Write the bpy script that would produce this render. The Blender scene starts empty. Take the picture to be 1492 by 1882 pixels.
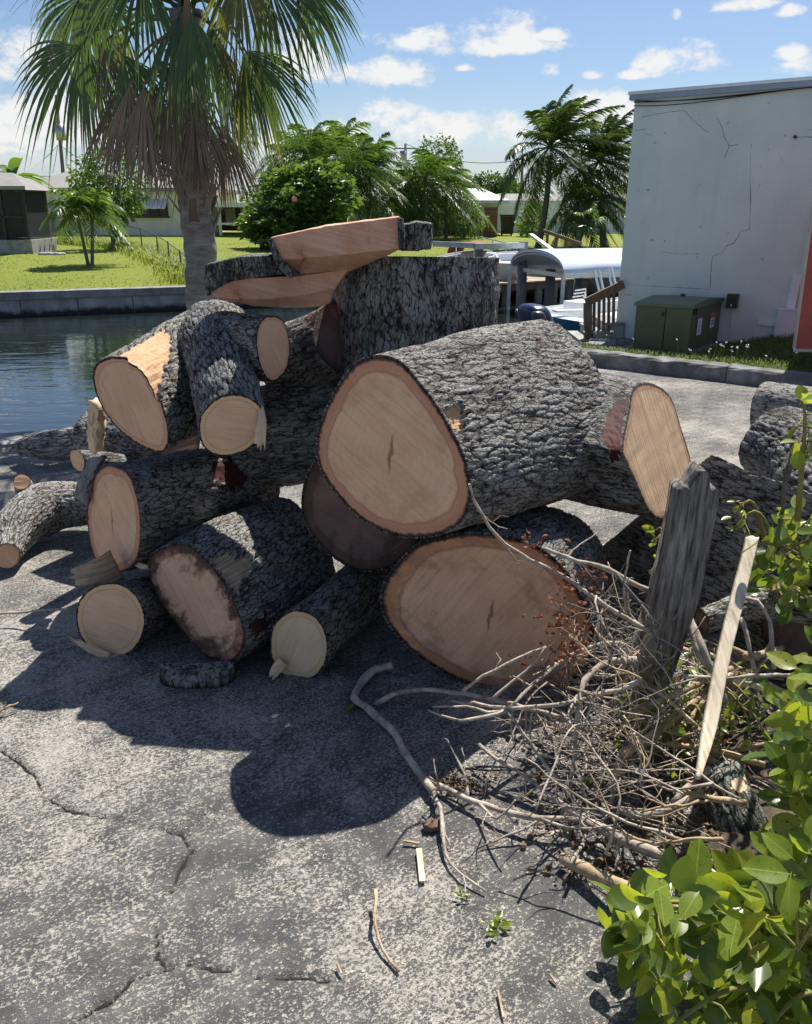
import bpy, math, random
import numpy as np
from mathutils import Vector, Matrix
SC = bpy.context.scene
rad = math.radians
# ---------------------------------------------------------------- camera
CX, CY, FPX = 746.0, 941.0, 1530.0
PITCH = rad(20.1); CAMZ = 1.7
cam_d = bpy.data.cameras.new('camera'); cam = bpy.data.objects.new('camera', cam_d)
SC.collection.objects.link(cam); SC.camera = cam
cam_d.sensor_fit = 'HORIZONTAL'; cam_d.sensor_width = 36.0; cam_d.lens = 36.0 * FPX / 1492.0
cam_d.clip_start = 0.05; cam_d.clip_end = 3000
cam.location = (0, 0, CAMZ); cam.rotation_euler = (rad(90) - PITCH, 0, 0)
# ---------------------------------------------------------------- light
SUN_EL, SUN_AZ = rad(58), rad(25)            # azimuth to the right of straight ahead
sdir = Vector((math.sin(SUN_AZ) * math.cos(SUN_EL), math.cos(SUN_AZ) * math.cos(SUN_EL), math.sin(SUN_EL)))
sun_d = bpy.data.lights.new('sun', 'SUN'); sun = bpy.data.objects.new('sun', sun_d)
SC.collection.objects.link(sun)
sun_d.energy = 5.0; sun_d.angle = rad(0.53); sun_d.color = (1.0, 0.955, 0.88)
sun.rotation_euler = sdir.to_track_quat('Z', 'Y').to_euler()
SC.view_settings.view_transform = 'Standard'; SC.view_settings.look = 'None'
SC.view_settings.exposure = 0.62; SC.view_settings.gamma = 1.0; SC.view_settings.use_curve_mapping = False
SC.render.engine = 'CYCLES'
SC.cycles.max_bounces = 8; SC.cycles.transparent_max_bounces = 12
SC.cycles.use_denoising = True
SKY_STRENGTH = 0.10

def ray(px, py):
    u = (px - CX) / FPX; v = (py - CY) / FPX
    cp, sp = math.cos(PITCH), math.sin(PITCH)
    return np.array([u, cp - v * sp, -sp - v * cp])
def P(px, py, Y):                # the place seen at a pixel, Y metres ahead
    d = ray(px, py); return np.array([0, 0, CAMZ]) + d * (Y / d[1])
def PZ(px, py, z=0.0):           # the place seen at a pixel, at height z
    d = ray(px, py); return np.array([0, 0, CAMZ]) + d * ((z - CAMZ) / d[2])
def PN(px, py, c, n):            # the place seen at a pixel on a plane
    d = ray(px, py); o = np.array([0, 0, CAMZ]); return o + d * (np.dot(c - o, n) / np.dot(d, n))
def proj(V):
    V = np.asarray(V); cp, sp = math.cos(PITCH), math.sin(PITCH)
    y = V[..., 1]; z = V[..., 2] - CAMZ
    zc = y * cp - z * sp; up = y * sp + z * cp
    return np.stack([CX + FPX * V[..., 0] / zc, CY - FPX * up / zc], -1)

# ---------------------------------------------------------------- node helper
class NT:
    def __init__(s, nt): s.nt = nt
    def n(s, typ, _out=0, **kw):
        nd = s.nt.nodes.new('ShaderNode' + typ)
        ins = {}
        for k, v in kw.items():
            if k.startswith('_'): continue
            if k[0].islower(): setattr(nd, k, v)
            else: ins[k] = v
        for k, v in ins.items():
            key = k.replace('__', ' ')
            if key[-1].isdigit() and key[:-1] in ('In',): sock = nd.inputs[int(key[-1])]
            else: sock = nd.inputs[key]
            if isinstance(v, bpy.types.NodeSocket): s.nt.links.new(v, sock)
            else:
                if sock.type == 'RGBA' and hasattr(v, '__len__') and len(v) == 3: v = (*v, 1)
                sock.default_value = v
        return nd.outputs[_out] if not isinstance(_out, str) else nd.outputs[_out]
    def math(s, op, a, b=0.0, c=None, clamp=False):
        kw = dict(operation=op, use_clamp=clamp, In0=a, In1=b)
        if c is not None: kw['In2'] = c
        return s.n('Math', **kw)
    def mix(s, f, a, b, blend='MIX'):
        nd = s.nt.nodes.new('ShaderNodeMix'); nd.data_type = 'RGBA'; nd.blend_type = blend; nd.clamp_factor = True
        for i, v in ((0, f), (6, a), (7, b)):
            if isinstance(v, bpy.types.NodeSocket): s.nt.links.new(v, nd.inputs[i])
            else:
                if i and len(v) == 3: v = (*v, 1)
                nd.inputs[i].default_value = v
        return nd.outputs[2]
    def ss(s, x, a, b):          # smoothstep
        nd = s.nt.nodes.new('ShaderNodeMapRange'); nd.interpolation_type = 'SMOOTHSTEP'
        for i, v in ((0, x), (1, a), (2, b), (3, 0.0), (4, 1.0)):
            if isinstance(v, bpy.types.NodeSocket): s.nt.links.new(v, nd.inputs[i])
            else: nd.inputs[i].default_value = v
        return nd.outputs[0]
    def ramp(s, f, stops, interp='LINEAR'):
        nd = s.nt.nodes.new('ShaderNodeValToRGB'); cr = nd.color_ramp; cr.interpolation = interp
        while len(cr.elements) < len(stops): cr.elements.new(0.5)
        for e, (p, c) in zip(cr.elements, stops):
            e.position = p; e.color = (*c, 1)
        s.nt.links.new(f, nd.inputs[0]); return nd.outputs[0]
    def scale(s, v, sc):
        return s.n('VectorMath', operation='MULTIPLY', In0=v, In1=sc)
    def noise(s, v, sc, detail=4.0, rough=0.55, dist=0.0, out=0):
        return s.n('TexNoise', _out=out, Vector=v, Scale=sc, Detail=detail, Roughness=rough, Distortion=dist)

def mat(name):
    m = bpy.data.materials.new(name); m.use_nodes = True
    nt = m.node_tree; b = nt.nodes['Principled BSDF']
    return m, NT(nt), b
def setb(h, b, **kw):
    for k, v in kw.items():
        sock = b.inputs[k.replace('__', ' ')]
        if isinstance(v, bpy.types.NodeSocket): h.nt.links.new(v, sock)
        else:
            if sock.type == 'RGBA' and len(v) == 3: v = (*v, 1)
            sock.default_value = v
def bump(h, b, hgt, strength=0.5, dist=0.01):
    o = h.n('Bump', Height=hgt, Strength=strength, Distance=dist)
    h.nt.links.new(o, b.inputs['Normal'])
def simple(name, col, rough=0.7, var=0.15, vs=6.0, bmp=0.0, metal=0.0, spec=0.5):
    m, h, b = mat(name)
    co = h.n('TexCoord', _out='Object')
    n = h.noise(co, vs, 5, 0.6)
    lo = tuple(c * (1 - var) for c in col); hi = tuple(min(1, c * (1 + var)) for c in col)
    setb(h, b, Base__Color=h.mix(h.ss(n, 0.3, 0.7), lo, hi), Roughness=rough, Metallic=metal)
    b.inputs['Specular IOR Level'].default_value = spec
    if bmp: bump(h, b, h.noise(co, vs * 8, 4), bmp, 0.01)
    return m

# ---------------------------------------------------------------- sky
world = bpy.data.worlds.new('World'); SC.world = world; world.use_nodes = True
wt = world.node_tree; wh = NT(wt); bg = wt.nodes['Background']
sky = wt.nodes.new('ShaderNodeTexSky'); sky.sky_type = 'NISHITA'; sky.sun_disc = False
sky.sun_elevation = SUN_EL; sky.sun_rotation = SUN_AZ
sky.air_density = 1.0; sky.dust_density = 0.6; sky.ozone_density = 2.2; sky.altitude = 10
gco = wh.n('TexCoord', _out='Generated')
sep = wt.nodes.new('ShaderNodeSeparateXYZ'); wt.links.new(gco, sep.inputs[0])
w_az = wh.math('ARCTAN2', sep.outputs[0], sep.outputs[1]); w_el = wh.math('ARCSINE', sep.outputs[2])
cmb = wh.n('CombineXYZ', X=w_az, Y=wh.math('MULTIPLY', w_el, 1.6), Z=0.0)
n_big = wh.noise(cmb, 9.0, 8, 0.6); n_sm = wh.noise(cmb, 30.0, 7, 0.66)
puff = wh.math('ADD', wh.math('MULTIPLY', wh.math('SUBTRACT', n_big, 0.5), 2.6), wh.math('MULTIPLY', wh.math('SUBTRACT', n_sm, 0.5), 2.6))
def azel(px, py):
    d = ray(px, py); d = d / np.linalg.norm(d); return math.atan2(d[0], d[1]), math.asin(d[2])
CLOUDS = [(930, 66, 72, 36), (790, 78, 110, 24), (870, 88, 150, 20), (1010, 66, 34, 13), (700, 136, 112, 32),
          (560, 118, 60, 48), (20, 118, 110, 56), (1238, 112, 66, 32), (1290, 122, 42, 16), (705, 214, 70, 32), (820, 240, 150, 36),
          (940, 236, 80, 30), (1112, 214, 80, 42), (1370, 8, 55, 14), (1455, 22, 26, 11), (1243, 28, 11, 12), (1456, 98, 28, 14),
          (1008, 132, 20, 15), (1090, 140, 20, 8), (1160, 140, 28, 9), (850, 126, 26, 8), (600, 268, 150, 40), (70, 230, 170, 70), (-150, 90, 160, 50), (1650, 120, 150, 50), (1720, 250, 130, 50)]
field = None
for (px, py, hw, hh) in CLOUDS:
    a0, e0 = azel(px, py)
    dx = wh.math('MULTIPLY', wh.math('SUBTRACT', w_az, a0), FPX / hw * 0.95)
    dy = wh.math('MULTIPLY', wh.math('SUBTRACT', w_el, e0), FPX / hh * 0.95)
    dy = wh.math('MAXIMUM', dy, wh.math('MULTIPLY', dy, -1.5))        # flatter base
    q = wh.math('SUBTRACT', 1.0, wh.math('ADD', wh.math('MULTIPLY', dx, dx), wh.math('MULTIPLY', dy, dy)))
    q = wh.math('MAXIMUM', q, -1.5)
    field = q if field is None else wh.math('MAXIMUM', field, q)
m_cl = wh.ss(wh.math('ADD', field, wh.math('MULTIPLY', puff, 1.25)), 0.0, 1.05)
# fair weather clouds over the rest of the sky, and a soft low bank near the horizon all round
n_gen = wh.noise(wh.n('CombineXYZ', X=wh.math('MULTIPLY', w_az, 1.0), Y=wh.math('MULTIPLY', w_el, 2.2), Z=3.7), 4.2, 8, 0.58)
side = wh.ss(wh.math('ABSOLUTE', w_az), 0.52, 0.75)
m_gen = wh.math('MULTIPLY', wh.math('MULTIPLY', wh.ss(n_gen, 0.56, 0.66), side), wh.ss(w_el, 1.2, 0.7))
low = wh.math('MULTIPLY', wh.ss(w_el, 0.135, 0.02), wh.ss(wh.math('ADD', n_big, wh.math('MULTIPLY', n_sm, 0.4)), 0.42, 0.8))
m_all = wh.math('MAXIMUM', wh.math('MAXIMUM', m_cl, m_gen), wh.math('MULTIPLY', low, 0.6))
shade = wh.ss(wh.math('ADD', wh.math('MULTIPLY', field, 0.7), puff), -0.9, 0.9)
c_cl = wh.mix(shade, (4.3, 4.6, 5.15), (6.1, 6.05, 5.95))
c_sky = wh.mix(1.0, sky.outputs[0], (0.60, 0.64, 0.715), 'MULTIPLY')
fin = wh.mix(wh.math('MULTIPLY', m_all, 0.93), c_sky, c_cl)
wt.links.new(fin, bg.inputs['Color']); bg.inputs['Strength'].default_value = SKY_STRENGTH

# ---------------------------------------------------------------- mesh helpers
ORI = {}
COL = SC.collection
def props(o, label=None, cat=None, group=None, kind=None):
    if label: o['label'] = label
    if cat: o['category'] = cat
    if group: o['group'] = group
    if kind: o['kind'] = kind
    return o
def root(name, loc, label, cat, group=None, kind=None):
    o = bpy.data.objects.new(name, None); COL.objects.link(o); o.empty_display_size = 0.1
    o.location = tuple(float(c) for c in loc); ORI[o.name] = np.array(loc, float)
    return props(o, label, cat, group, kind)
def rawmesh(name, V, Fs, smooth=True, attrs=None, mats=None, mi=None):
    me = bpy.data.meshes.new(name); V = np.asarray(V, np.float32)
    if isinstance(Fs, np.ndarray): Fs = [Fs]
    Fs = [np.asarray(f, np.int32) for f in Fs if len(f)]
    me.vertices.add(len(V)); me.vertices.foreach_set('co', V.ravel())
    nl = sum(f.size for f in Fs); nf = sum(len(f) for f in Fs)
    me.loops.add(nl); me.loops.foreach_set('vertex_index', np.concatenate([f.ravel() for f in Fs]))
    me.polygons.add(nf)
    cnt = np.concatenate([np.full(len(f), f.shape[1], np.int32) for f in Fs])
    st = np.concatenate([[0], np.cumsum(cnt)[:-1]]).astype(np.int32)
    me.polygons.foreach_set('loop_start', st); me.polygons.foreach_set('loop_total', cnt)
    me.polygons.foreach_set('use_smooth', np.full(nf, bool(smooth)))
    if mi is not None: me.polygons.foreach_set('material_index', np.asarray(mi, np.int32))
    for k, a in (attrs or {}).items():
        a = np.asarray(a, np.float32)
        at = me.attributes.new(k, 'FLOAT' if a.ndim == 1 else 'FLOAT_VECTOR', 'POINT')
        at.data.foreach_set('value' if a.ndim == 1 else 'vector', a.ravel())
    for m in ([mats] if isinstance(mats, bpy.types.Material) else (mats or [])): me.materials.append(m)
    me.update(calc_edges=True)
    return me
def mk(name, V, Fs, m, parent=None, smooth=True, attrs=None, loc=None, mi=None, **pr):
    """one mesh object from world coordinates"""
    V = np.asarray(V, float).reshape(-1, 3)
    if parent is not None: o0 = ORI[parent.name]
    else:
        o0 = np.array([V[:, 0].mean(), V[:, 1].mean(), V[:, 2].min()]) if loc is None else np.array(loc, float)
    me = rawmesh(name, V - o0, Fs, smooth, attrs, m, mi)
    o = bpy.data.objects.new(name, me); COL.objects.link(o)
    if parent is not None: o.parent = parent
    else: o.location = tuple(o0)
    ORI[o.name] = o0
    return props(o, **pr)
def inst(name, me, M, parent=None, **pr):
    o = bpy.data.objects.new(name, me); COL.objects.link(o)
    if parent is not None:
        o.parent = parent; o.matrix_local = Matrix.Translation(-Vector(ORI[parent.name])) @ M
    else: o.matrix_local = M
    ORI[o.name] = ORI[parent.name] if parent is not None else np.array(M.translation)
    return props(o, **pr)
class MB:
    """collects shapes into one mesh"""
    def __init__(s): s.V = []; s.Q = []; s.T = []; s.n = 0
    def add(s, V, Q=None, T=None):
        V = np.asarray(V, float).reshape(-1, 3)
        if Q is not None and len(Q): s.Q.append(np.asarray(Q) + s.n)
        if T is not None and len(T): s.T.append(np.asarray(T) + s.n)
        s.V.append(V); s.n += len(V); return s
    def box(s, c, size, rz=0.0, R=None):
        x, y, z = [a / 2 for a in size]
        v = np.array([[-x, -y, -z], [x, -y, -z], [x, y, -z], [-x, y, -z], [-x, -y, z], [x, -y, z], [x, y, z], [-x, y, z]])
        if R is None:
            ca, sa = math.cos(rz), math.sin(rz); R = np.array([[ca, -sa, 0], [sa, ca, 0], [0, 0, 1]])
        v = v @ np.asarray(R).T + np.asarray(c, float)
        return s.add(v, [[0, 3, 2, 1], [4, 5, 6, 7], [0, 1, 5, 4], [1, 2, 6, 5], [2, 3, 7, 6], [3, 0, 4, 7]])
    def bar(s, a, b, w, t=None):
        a, b = np.asarray(a, float), np.asarray(b, float); d = b - a; L = np.linalg.norm(d); d = d / L
        up = np.array([0, 0, 1.0]) if abs(d[2]) < 0.95 else np.array([0, 1.0, 0])
        x = np.cross(d, up); x /= np.linalg.norm(x); y = np.cross(x, d)
        return s.box((a + b) / 2, (w, L, t or w), R=np.stack([x, d, y], 1))
    def hexa(s, p):              # 8 points: bottom 4 then top 4, counter-clockwise from above
        return s.add(p, [[0, 3, 2, 1], [4, 5, 6, 7], [0, 1, 5, 4], [1, 2, 6, 5], [2, 3, 7, 6], [3, 0, 4, 7]])
    def tube(s, pts, r, k=6, cap=True):
        pts = np.asarray(pts, float); n = len(pts); r = np.broadcast_to(np.asarray(r, float), (n,))
        T = np.gradient(pts, axis=0); T /= np.linalg.norm(T, axis=1, keepdims=True) + 1e-9
        up = np.array([0, 0, 1.0]) if abs(T[0, 2]) < 0.9 else np.array([1.0, 0, 0])
        x = np.cross(T[0], up); x /= np.linalg.norm(x); X = [x]
        for i in range(1, n):
            x = X[-1] - T[i] * np.dot(X[-1], T[i]); X.append(x / (np.linalg.norm(x) + 1e-9))
        X = np.array(X); Y = np.cross(T, X)
        a = np.arange(k) * 2 * math.pi / k
        V = pts[:, None] + r[:, None, None] * (np.cos(a)[None, :, None] * X[:, None] + np.sin(a)[None, :, None] * Y[:, None])
        i, j = np.meshgrid(np.arange(n - 1), np.arange(k), indexing='ij'); j2 = (j + 1) % k
        Q = np.stack([i * k + j, i * k + j2, (i + 1) * k + j2, (i + 1) * k + j], -1).reshape(-1, 4)
        V = V.reshape(-1, 3); Tr = None
        if cap:
            V = np.vstack([V, pts[0], pts[-1]]); c0, c1 = n * k, n * k + 1; jj = np.arange(k); jn = (jj + 1) % k
            Tr = np.vstack([np.stack([np.full(k, c0), jn, jj], 1), np.stack([np.full(k, c1), (n - 1) * k + jj, (n - 1) * k + jn], 1)])
        return s.add(V, Q, Tr)
    def prism(s, poly, off):     # planar polygon (world points) pushed by a vector; convex or mildly concave
        p = np.asarray(poly, float); n = len(p); q = p + np.asarray(off, float)
        c0, c1 = p.mean(0), q.mean(0); V = np.vstack([p, q, c0, c1]); i = np.arange(n); j = (i + 1) % n
        return s.add(V, np.stack([i, i + n, j + n, j], 1), np.vstack([np.stack([np.full(n, 2 * n), i, j], 1), np.stack([np.full(n, 2 * n + 1), j + n, i + n], 1)]))
    def build(s, name, m, parent=None, smooth=False, **pr):
        V = np.vstack(s.V); F = []
        if s.Q: F.append(np.vstack(s.Q))
        if s.T: F.append(np.vstack(s.T))
        return mk(name, V, F, m, parent, smooth, **pr)

# ---------------------------------------------------------------- noise in numpy
def _h(i, j, k, s):
    n = (i * 374761393 + j * 668265263 + k * 1442695041 + s * 974634777) & 0xffffffff
    n = ((n ^ (n >> 13)) * 1274126177) & 0xffffffff
    return (n ^ (n >> 16)) & 0xffffffff
def perlin(p, seed=0):
    p = np.asarray(p, float); i = np.floor(p).astype(np.int64); f = p - i; u = f * f * f * (f * (f * 6 - 15) + 10)
    def g(dx, dy, dz):
        h = _h(i[..., 0] + dx, i[..., 1] + dy, i[..., 2] + dz, seed)
        a = (h & 1023) / 1023.0 * 2 - 1; b = ((h >> 10) & 1023) / 1023.0 * 2 - 1; c = ((h >> 20) & 1023) / 1023.0 * 2 - 1
        return a * (f[..., 0] - dx) + b * (f[..., 1] - dy) + c * (f[..., 2] - dz)
    l = lambda a, b, t: a + (b - a) * t
    x00 = l(g(0, 0, 0), g(1, 0, 0), u[..., 0]); x10 = l(g(0, 1, 0), g(1, 1, 0), u[..., 0])
    x01 = l(g(0, 0, 1), g(1, 0, 1), u[..., 0]); x11 = l(g(0, 1, 1), g(1, 1, 1), u[..., 0])
    return l(l(x00, x10, u[..., 1]), l(x01, x11, u[..., 1]), u[..., 2]) * 1.1
def fbm(p, o=4, seed=0, gain=0.5):
    p = np.asarray(p, float); r = 0; a = 1.0
    for k in range(o): r = r + a * perlin(p, seed + k * 17); p = p * 2.03 + 11.3; a *= gain
    return r
def worley(p, seed=0):
    p = np.asarray(p, float); i = np.floor(p).astype(np.int64); f1 = np.full(p.shape[:-1], 9.0); f2 = f1.copy(); idv = f1 * 0
    for a in (-1, 0, 1):
        for b in (-1, 0, 1):
            for c in (-1, 0, 1):
                h = _h(i[..., 0] + a, i[..., 1] + b, i[..., 2] + c, seed)
                o = np.stack([(h & 1023) / 1023.0, ((h >> 10) & 1023) / 1023.0, ((h >> 20) & 1023) / 1023.0], -1)
                d = np.linalg.norm(i + np.array([a, b, c]) + o - p, axis=-1)
                nw = d < f1
                f2 = np.where(nw, f1, np.minimum(f2, d)); idv = np.where(nw, (h & 255) / 255.0, idv); f1 = np.where(nw, d, f1)
    return f1, f2, idv
def sstep(x, a, b):
    t = np.clip((x - a) / (b - a), 0, 1); return t * t * (3 - 2 * t)
def resample(pts, n, closed=False, smooth=True):
    p = np.asarray(pts, float)
    if smooth:                                     # Catmull-Rom
        m = len(p); out = []
        rng = range(m if closed else m - 1)
        for i in rng:
            g = (lambda k: p[k % m]) if closed else (lambda k: p[min(max(k, 0), m - 1)])
            a, b, c, d = g(i - 1), g(i), g(i + 1), g(i + 2)
            t = np.linspace(0, 1, 12, endpoint=False)[:, None]
            out.append(0.5 * (2 * b + (c - a) * t + (2 * a - 5 * b + 4 * c - d) * t ** 2 + (3 * b - a - 3 * c + d) * t ** 3))
        p = np.vstack(out + ([] if closed else [p[-1:]]))
    if closed: p = np.vstack([p, p[:1]])
    L = np.concatenate([[0], np.cumsum(np.linalg.norm(np.diff(p, axis=0), axis=1))])
    t = np.linspace(0, L[-1], n, endpoint=not closed)
    return np.stack([np.interp(t, L, p[:, k]) for k in range(p.shape[1])], 1)
def inpoly(pts, poly):
    x, y = pts[..., 0], pts[..., 1]; r = np.zeros(x.shape, bool); n = len(poly)
    for k in range(n):
        x1, y1 = poly[k]; x2, y2 = poly[(k + 1) % n]
        c = ((y1 > y) != (y2 > y)); r ^= c & (x < (x2 - x1) * (y - y1) / ((y2 - y1) if y2 != y1 else 1e-9) + x1)
    return r
def nz(az, tilt=0.0):            # unit vector towards the camera, turned az degrees to the right, tilted up
    v = np.array([math.sin(rad(az)), -math.cos(rad(az)), tilt]); return v / np.linalg.norm(v)
rng = np.random.default_rng(7)
random.seed(7)
# ================================================================ materials
def bark_mat(name, lo, mid, hi, lichen, lamt=0.5, red=0.0):
    m, h, b = mat(name)
    bco = h.n('Attribute', _out='Vector', attribute_name='bco'); bh = h.n('Attribute', _out='Fac', attribute_name='bh')
    st = h.scale(bco, (1, 1, 0.45))
    fine = h.noise(st, 85, 5, 0.65); mid_n = h.noise(bco, 9, 4, 0.6); big = h.noise(bco, 3.2, 3, 0.5)
    wv = h.n('VectorMath', operation='ADD', In0=bco, In1=h.scale(h.n('VectorMath', operation='SUBTRACT', In0=h.noise(bco, 22, 3, out='Color'), In1=(0.5, 0.5, 0.5)), (0.03, 0.03, 0.06)))
    ck = h.n('TexVoronoi', _out='Distance', feature='DISTANCE_TO_EDGE', Vector=h.scale(wv, (1, 1, 0.26)), Scale=48.0)
    ck2 = h.n('TexVoronoi', _out='Distance', feature='DISTANCE_TO_EDGE', Vector=h.scale(wv, (1, 1, 0.42)), Scale=112.0)
    crack = h.math('MULTIPLY', h.ss(ck, 0.0, 0.11), h.math('ADD', 0.45, h.math('MULTIPLY', h.ss(ck2, 0.0, 0.14), 0.55)))
    bh = h.math('MULTIPLY', h.math('ADD', bh, 0.12), h.math('ADD', 0.35, h.math('MULTIPLY', crack, 0.78)))
    hh = h.math('ADD', bh, h.math('MULTIPLY', h.math('SUBTRACT', fine, 0.5), 0.55))
    c = h.ramp(hh, [(0.10, lo), (0.32, mid), (0.60, hi), (0.9, tuple(min(1, x * 1.25) for x in hi))])
    lm = h.math('MULTIPLY', h.ss(h.math('ADD', mid_n, h.math('MULTIPLY', fine, 0.35)), 0.62, 0.74), h.ss(bh, 0.15, 0.5))
    c = h.mix(h.math('MULTIPLY', lm, lamt), c, lichen)
    c = h.mix(h.math('MULTIPLY', h.ss(big, 0.52, 0.68), 0.28), c, tuple(0.5 * (x + y) for x, y in zip(lo, mid)))
    moss = h.math('MULTIPLY', h.ss(h.noise(bco, 5.5, 4, 0.6), 0.62, 0.74), 0.35)
    c = h.mix(moss, c, (0.07, 0.085, 0.035))
    if red: c = h.mix(h.math('MULTIPLY', h.ss(h.noise(bco, 6.3, 5, 0.7), 0.60, 0.66), red), c, (0.16, 0.045, 0.028))
    setb(h, b, Base__Color=c, Roughness=0.92); b.inputs['Specular IOR Level'].default_value = 0.2
    bump(h, b, h.math('ADD', h.math('ADD', fine, h.math('MULTIPLY', crack, 1.1)), h.math('MULTIPLY', h.noise(bco, 210, 3), 0.5)), 0.85, 0.006)
    return m
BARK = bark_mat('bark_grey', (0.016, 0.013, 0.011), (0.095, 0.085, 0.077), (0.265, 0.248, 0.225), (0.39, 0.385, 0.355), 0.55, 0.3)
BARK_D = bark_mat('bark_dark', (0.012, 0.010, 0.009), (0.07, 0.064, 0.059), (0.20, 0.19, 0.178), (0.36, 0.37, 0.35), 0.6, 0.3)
BARK_L = bark_mat('bark_pale', (0.03, 0.025, 0.02), (0.14, 0.125, 0.105), (0.33, 0.31, 0.28), (0.46, 0.45, 0.42), 0.5, 0.1)
BARK_M = bark_mat('bark_mossy', (0.02, 0.018, 0.013), (0.07, 0.07, 0.055), (0.17, 0.17, 0.15), (0.36, 0.38, 0.33), 0.6, 0.0)

def wood_mat(name, heart, heart2, rim, line, stain=0.0, stain_col=(0.05, 0.028, 0.022), pith=True, rimw=0.87, ang=0.6, grain=0.0, dusty=0.35):
    m, h, b = mat(name)
    f = h.n('Attribute', _out='Vector', attribute_name='fco')
    s = h.nt.nodes.new('ShaderNodeSeparateXYZ'); h.nt.links.new(f, s.inputs[0])
    x, y, rn = s.outputs
    xy = h.n('CombineXYZ', X=x, Y=y, Z=0.0)
    rot = h.n('VectorRotate', rotation_type='Z_AXIS', Vector=xy, Angle=ang)
    saw = h.noise(h.scale(rot, (4.0, 60.0, 1)), 1.0, 4, 0.6, 0.4)
    blot = h.noise(xy, 7.0, 5, 0.6); fine = h.noise(xy, 120.0, 3, 0.6)
    rw = h.math('ADD', rn, h.math('ADD', h.math('MULTIPLY', h.math('SUBTRACT', h.noise(xy, 3.0, 2), 0.5), 0.16), h.math('MULTIPLY', h.math('SUBTRACT', h.noise(xy, 14.0, 4), 0.5), 0.09)))
    ring = h.math('SINE', h.math('MULTIPLY', rw, 75.0))
    c = h.mix(h.ss(blot, 0.3, 0.7), heart, heart2)
    c = h.mix(h.math('MULTIPLY', h.ss(saw, 0.45, 0.75), 0.5), c, tuple(v * 0.62 for v in heart))
    c = h.mix(h.math('MULTIPLY', h.ss(saw, 0.42, 0.25), 0.30), c, tuple(min(1, v * 1.22) for v in heart2))
    blot2 = h.noise(h.scale(rot, (2.2, 7.0, 1)), 1.0, 4, 0.6)
    c = h.mix(h.math('MULTIPLY', h.ss(blot2, 0.5, 0.72), 0.38), c, tuple(v * k for v, k in zip(heart, (0.72, 0.62, 0.58))))
    gouge = h.ss(h.noise(h.scale(rot, (1.1, 26.0, 1)), 1.0, 3, 0.5, 0.3), 0.62, 0.70)
    c = h.mix(h.math('MULTIPLY', gouge, 0.30), c, tuple(v * 0.5 for v in heart))
    c = h.mix(h.math('MULTIPLY', h.ss(ring, 0.2, 1.0), 0.10), c, tuple(v * 0.6 for v in heart))
    c = h.mix(h.math('MULTIPLY', h.ss(fine, 0.55, 0.75), 0.16), c, tuple(v * 0.62 for v in heart))
    rimf = h.ss(rw, rimw - 0.03, rimw + 0.05)
    c = h.mix(h.math('MULTIPLY', rimf, 0.85), c, rim)
    ln = h.math('MULTIPLY', h.ss(rw, rimw - 0.035, rimw), h.math('SUBTRACT', 1.0, h.ss(rw, rimw, rimw + 0.03)))
    c = h.mix(h.math('MULTIPLY', ln, 0.55), c, line)
    c = h.mix(h.ss(h.math('ADD', rn, h.math('MULTIPLY', h.math('SUBTRACT', h.noise(xy, 40.0, 3), 0.5), 0.06)), 0.965, 0.99), c, (0.06, 0.03, 0.022))
    if grain:
        g = h.noise(h.scale(rot, (1.2, 75.0, 1)), 1.0, 5, 0.7)
        c = h.mix(h.math('MULTIPLY', h.ss(g, 0.42, 0.62), grain), c, tuple(v * 0.35 for v in heart))
    if stain:
        sn = h.noise(h.scale(rot, (9.0, 5.0, 1)), 1.0, 6, 0.68)
        sm = h.ss(h.math('ADD', sn, h.math('MULTIPLY', h.math('SUBTRACT', rn, 0.6), 0.38)), 0.50, 0.68)
        c = h.mix(h.math('MULTIPLY', sm, stain), c, stain_col)
    # scattered dark specks and dirt
    spk = h.ss(h.noise(xy, 34.0, 4, 0.7), 0.66, 0.73)
    dust = h.math('MULTIPLY', h.ss(h.noise(xy, 16.0, 5, 0.75), 0.60, 0.72), dusty); c = h.mix(dust, c, (0.82, 0.66, 0.48))
    c = h.mix(h.math('MULTIPLY', spk, 0.6), c, tuple(v * 0.3 for v in heart))
    if pith:
        wob = h.math('MULTIPLY', h.math('SUBTRACT', h.noise(xy, 25.0, 4), 0.5), 0.03)
        px_ = h.math('ABSOLUTE', h.math('ADD', x, h.math('ADD', wob, h.math('MULTIPLY', y, -0.15))))
        py_ = h.math('ABSOLUTE', y)
        wd = h.math('MAXIMUM', h.math('SUBTRACT', 0.009, h.math('MULTIPLY', py_, 0.10)), 0.0)
        pf = h.math('SUBTRACT', 1.0, h.ss(h.math('SUBTRACT', px_, wd), -0.003, 0.003))
        pf = h.math('MULTIPLY', pf, h.math('SUBTRACT', 1.0, h.ss(py_, 0.045, 0.085)))
        c = h.mix(h.math('MULTIPLY', pf, 0.7), c, tuple(v * 0.22 for v in heart))
    setb(h, b, Base__Color=c, Roughness=0.75); b.inputs['Specular IOR Level'].default_value = 0.25
    bump(h, b, h.math('ADD', h.math('MULTIPLY', saw, 0.6), h.math('MULTIPLY', fine, 0.4)), 0.7, 0.006)
    return m
W_PINK = wood_mat('wood_pink', (0.78, 0.455, 0.275), (0.84, 0.545, 0.355), (0.58, 0.27, 0.16), (0.34, 0.15, 0.09), stain=0.25, stain_col=(0.36, 0.17, 0.11))
W_PINK2 = wood_mat('wood_rose_brown', (0.70, 0.415, 0.255), (0.79, 0.50, 0.325), (0.58, 0.28, 0.135), (0.27, 0.12, 0.07), ang=-0.9, stain=0.45, stain_col=(0.22, 0.09, 0.055))
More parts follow.
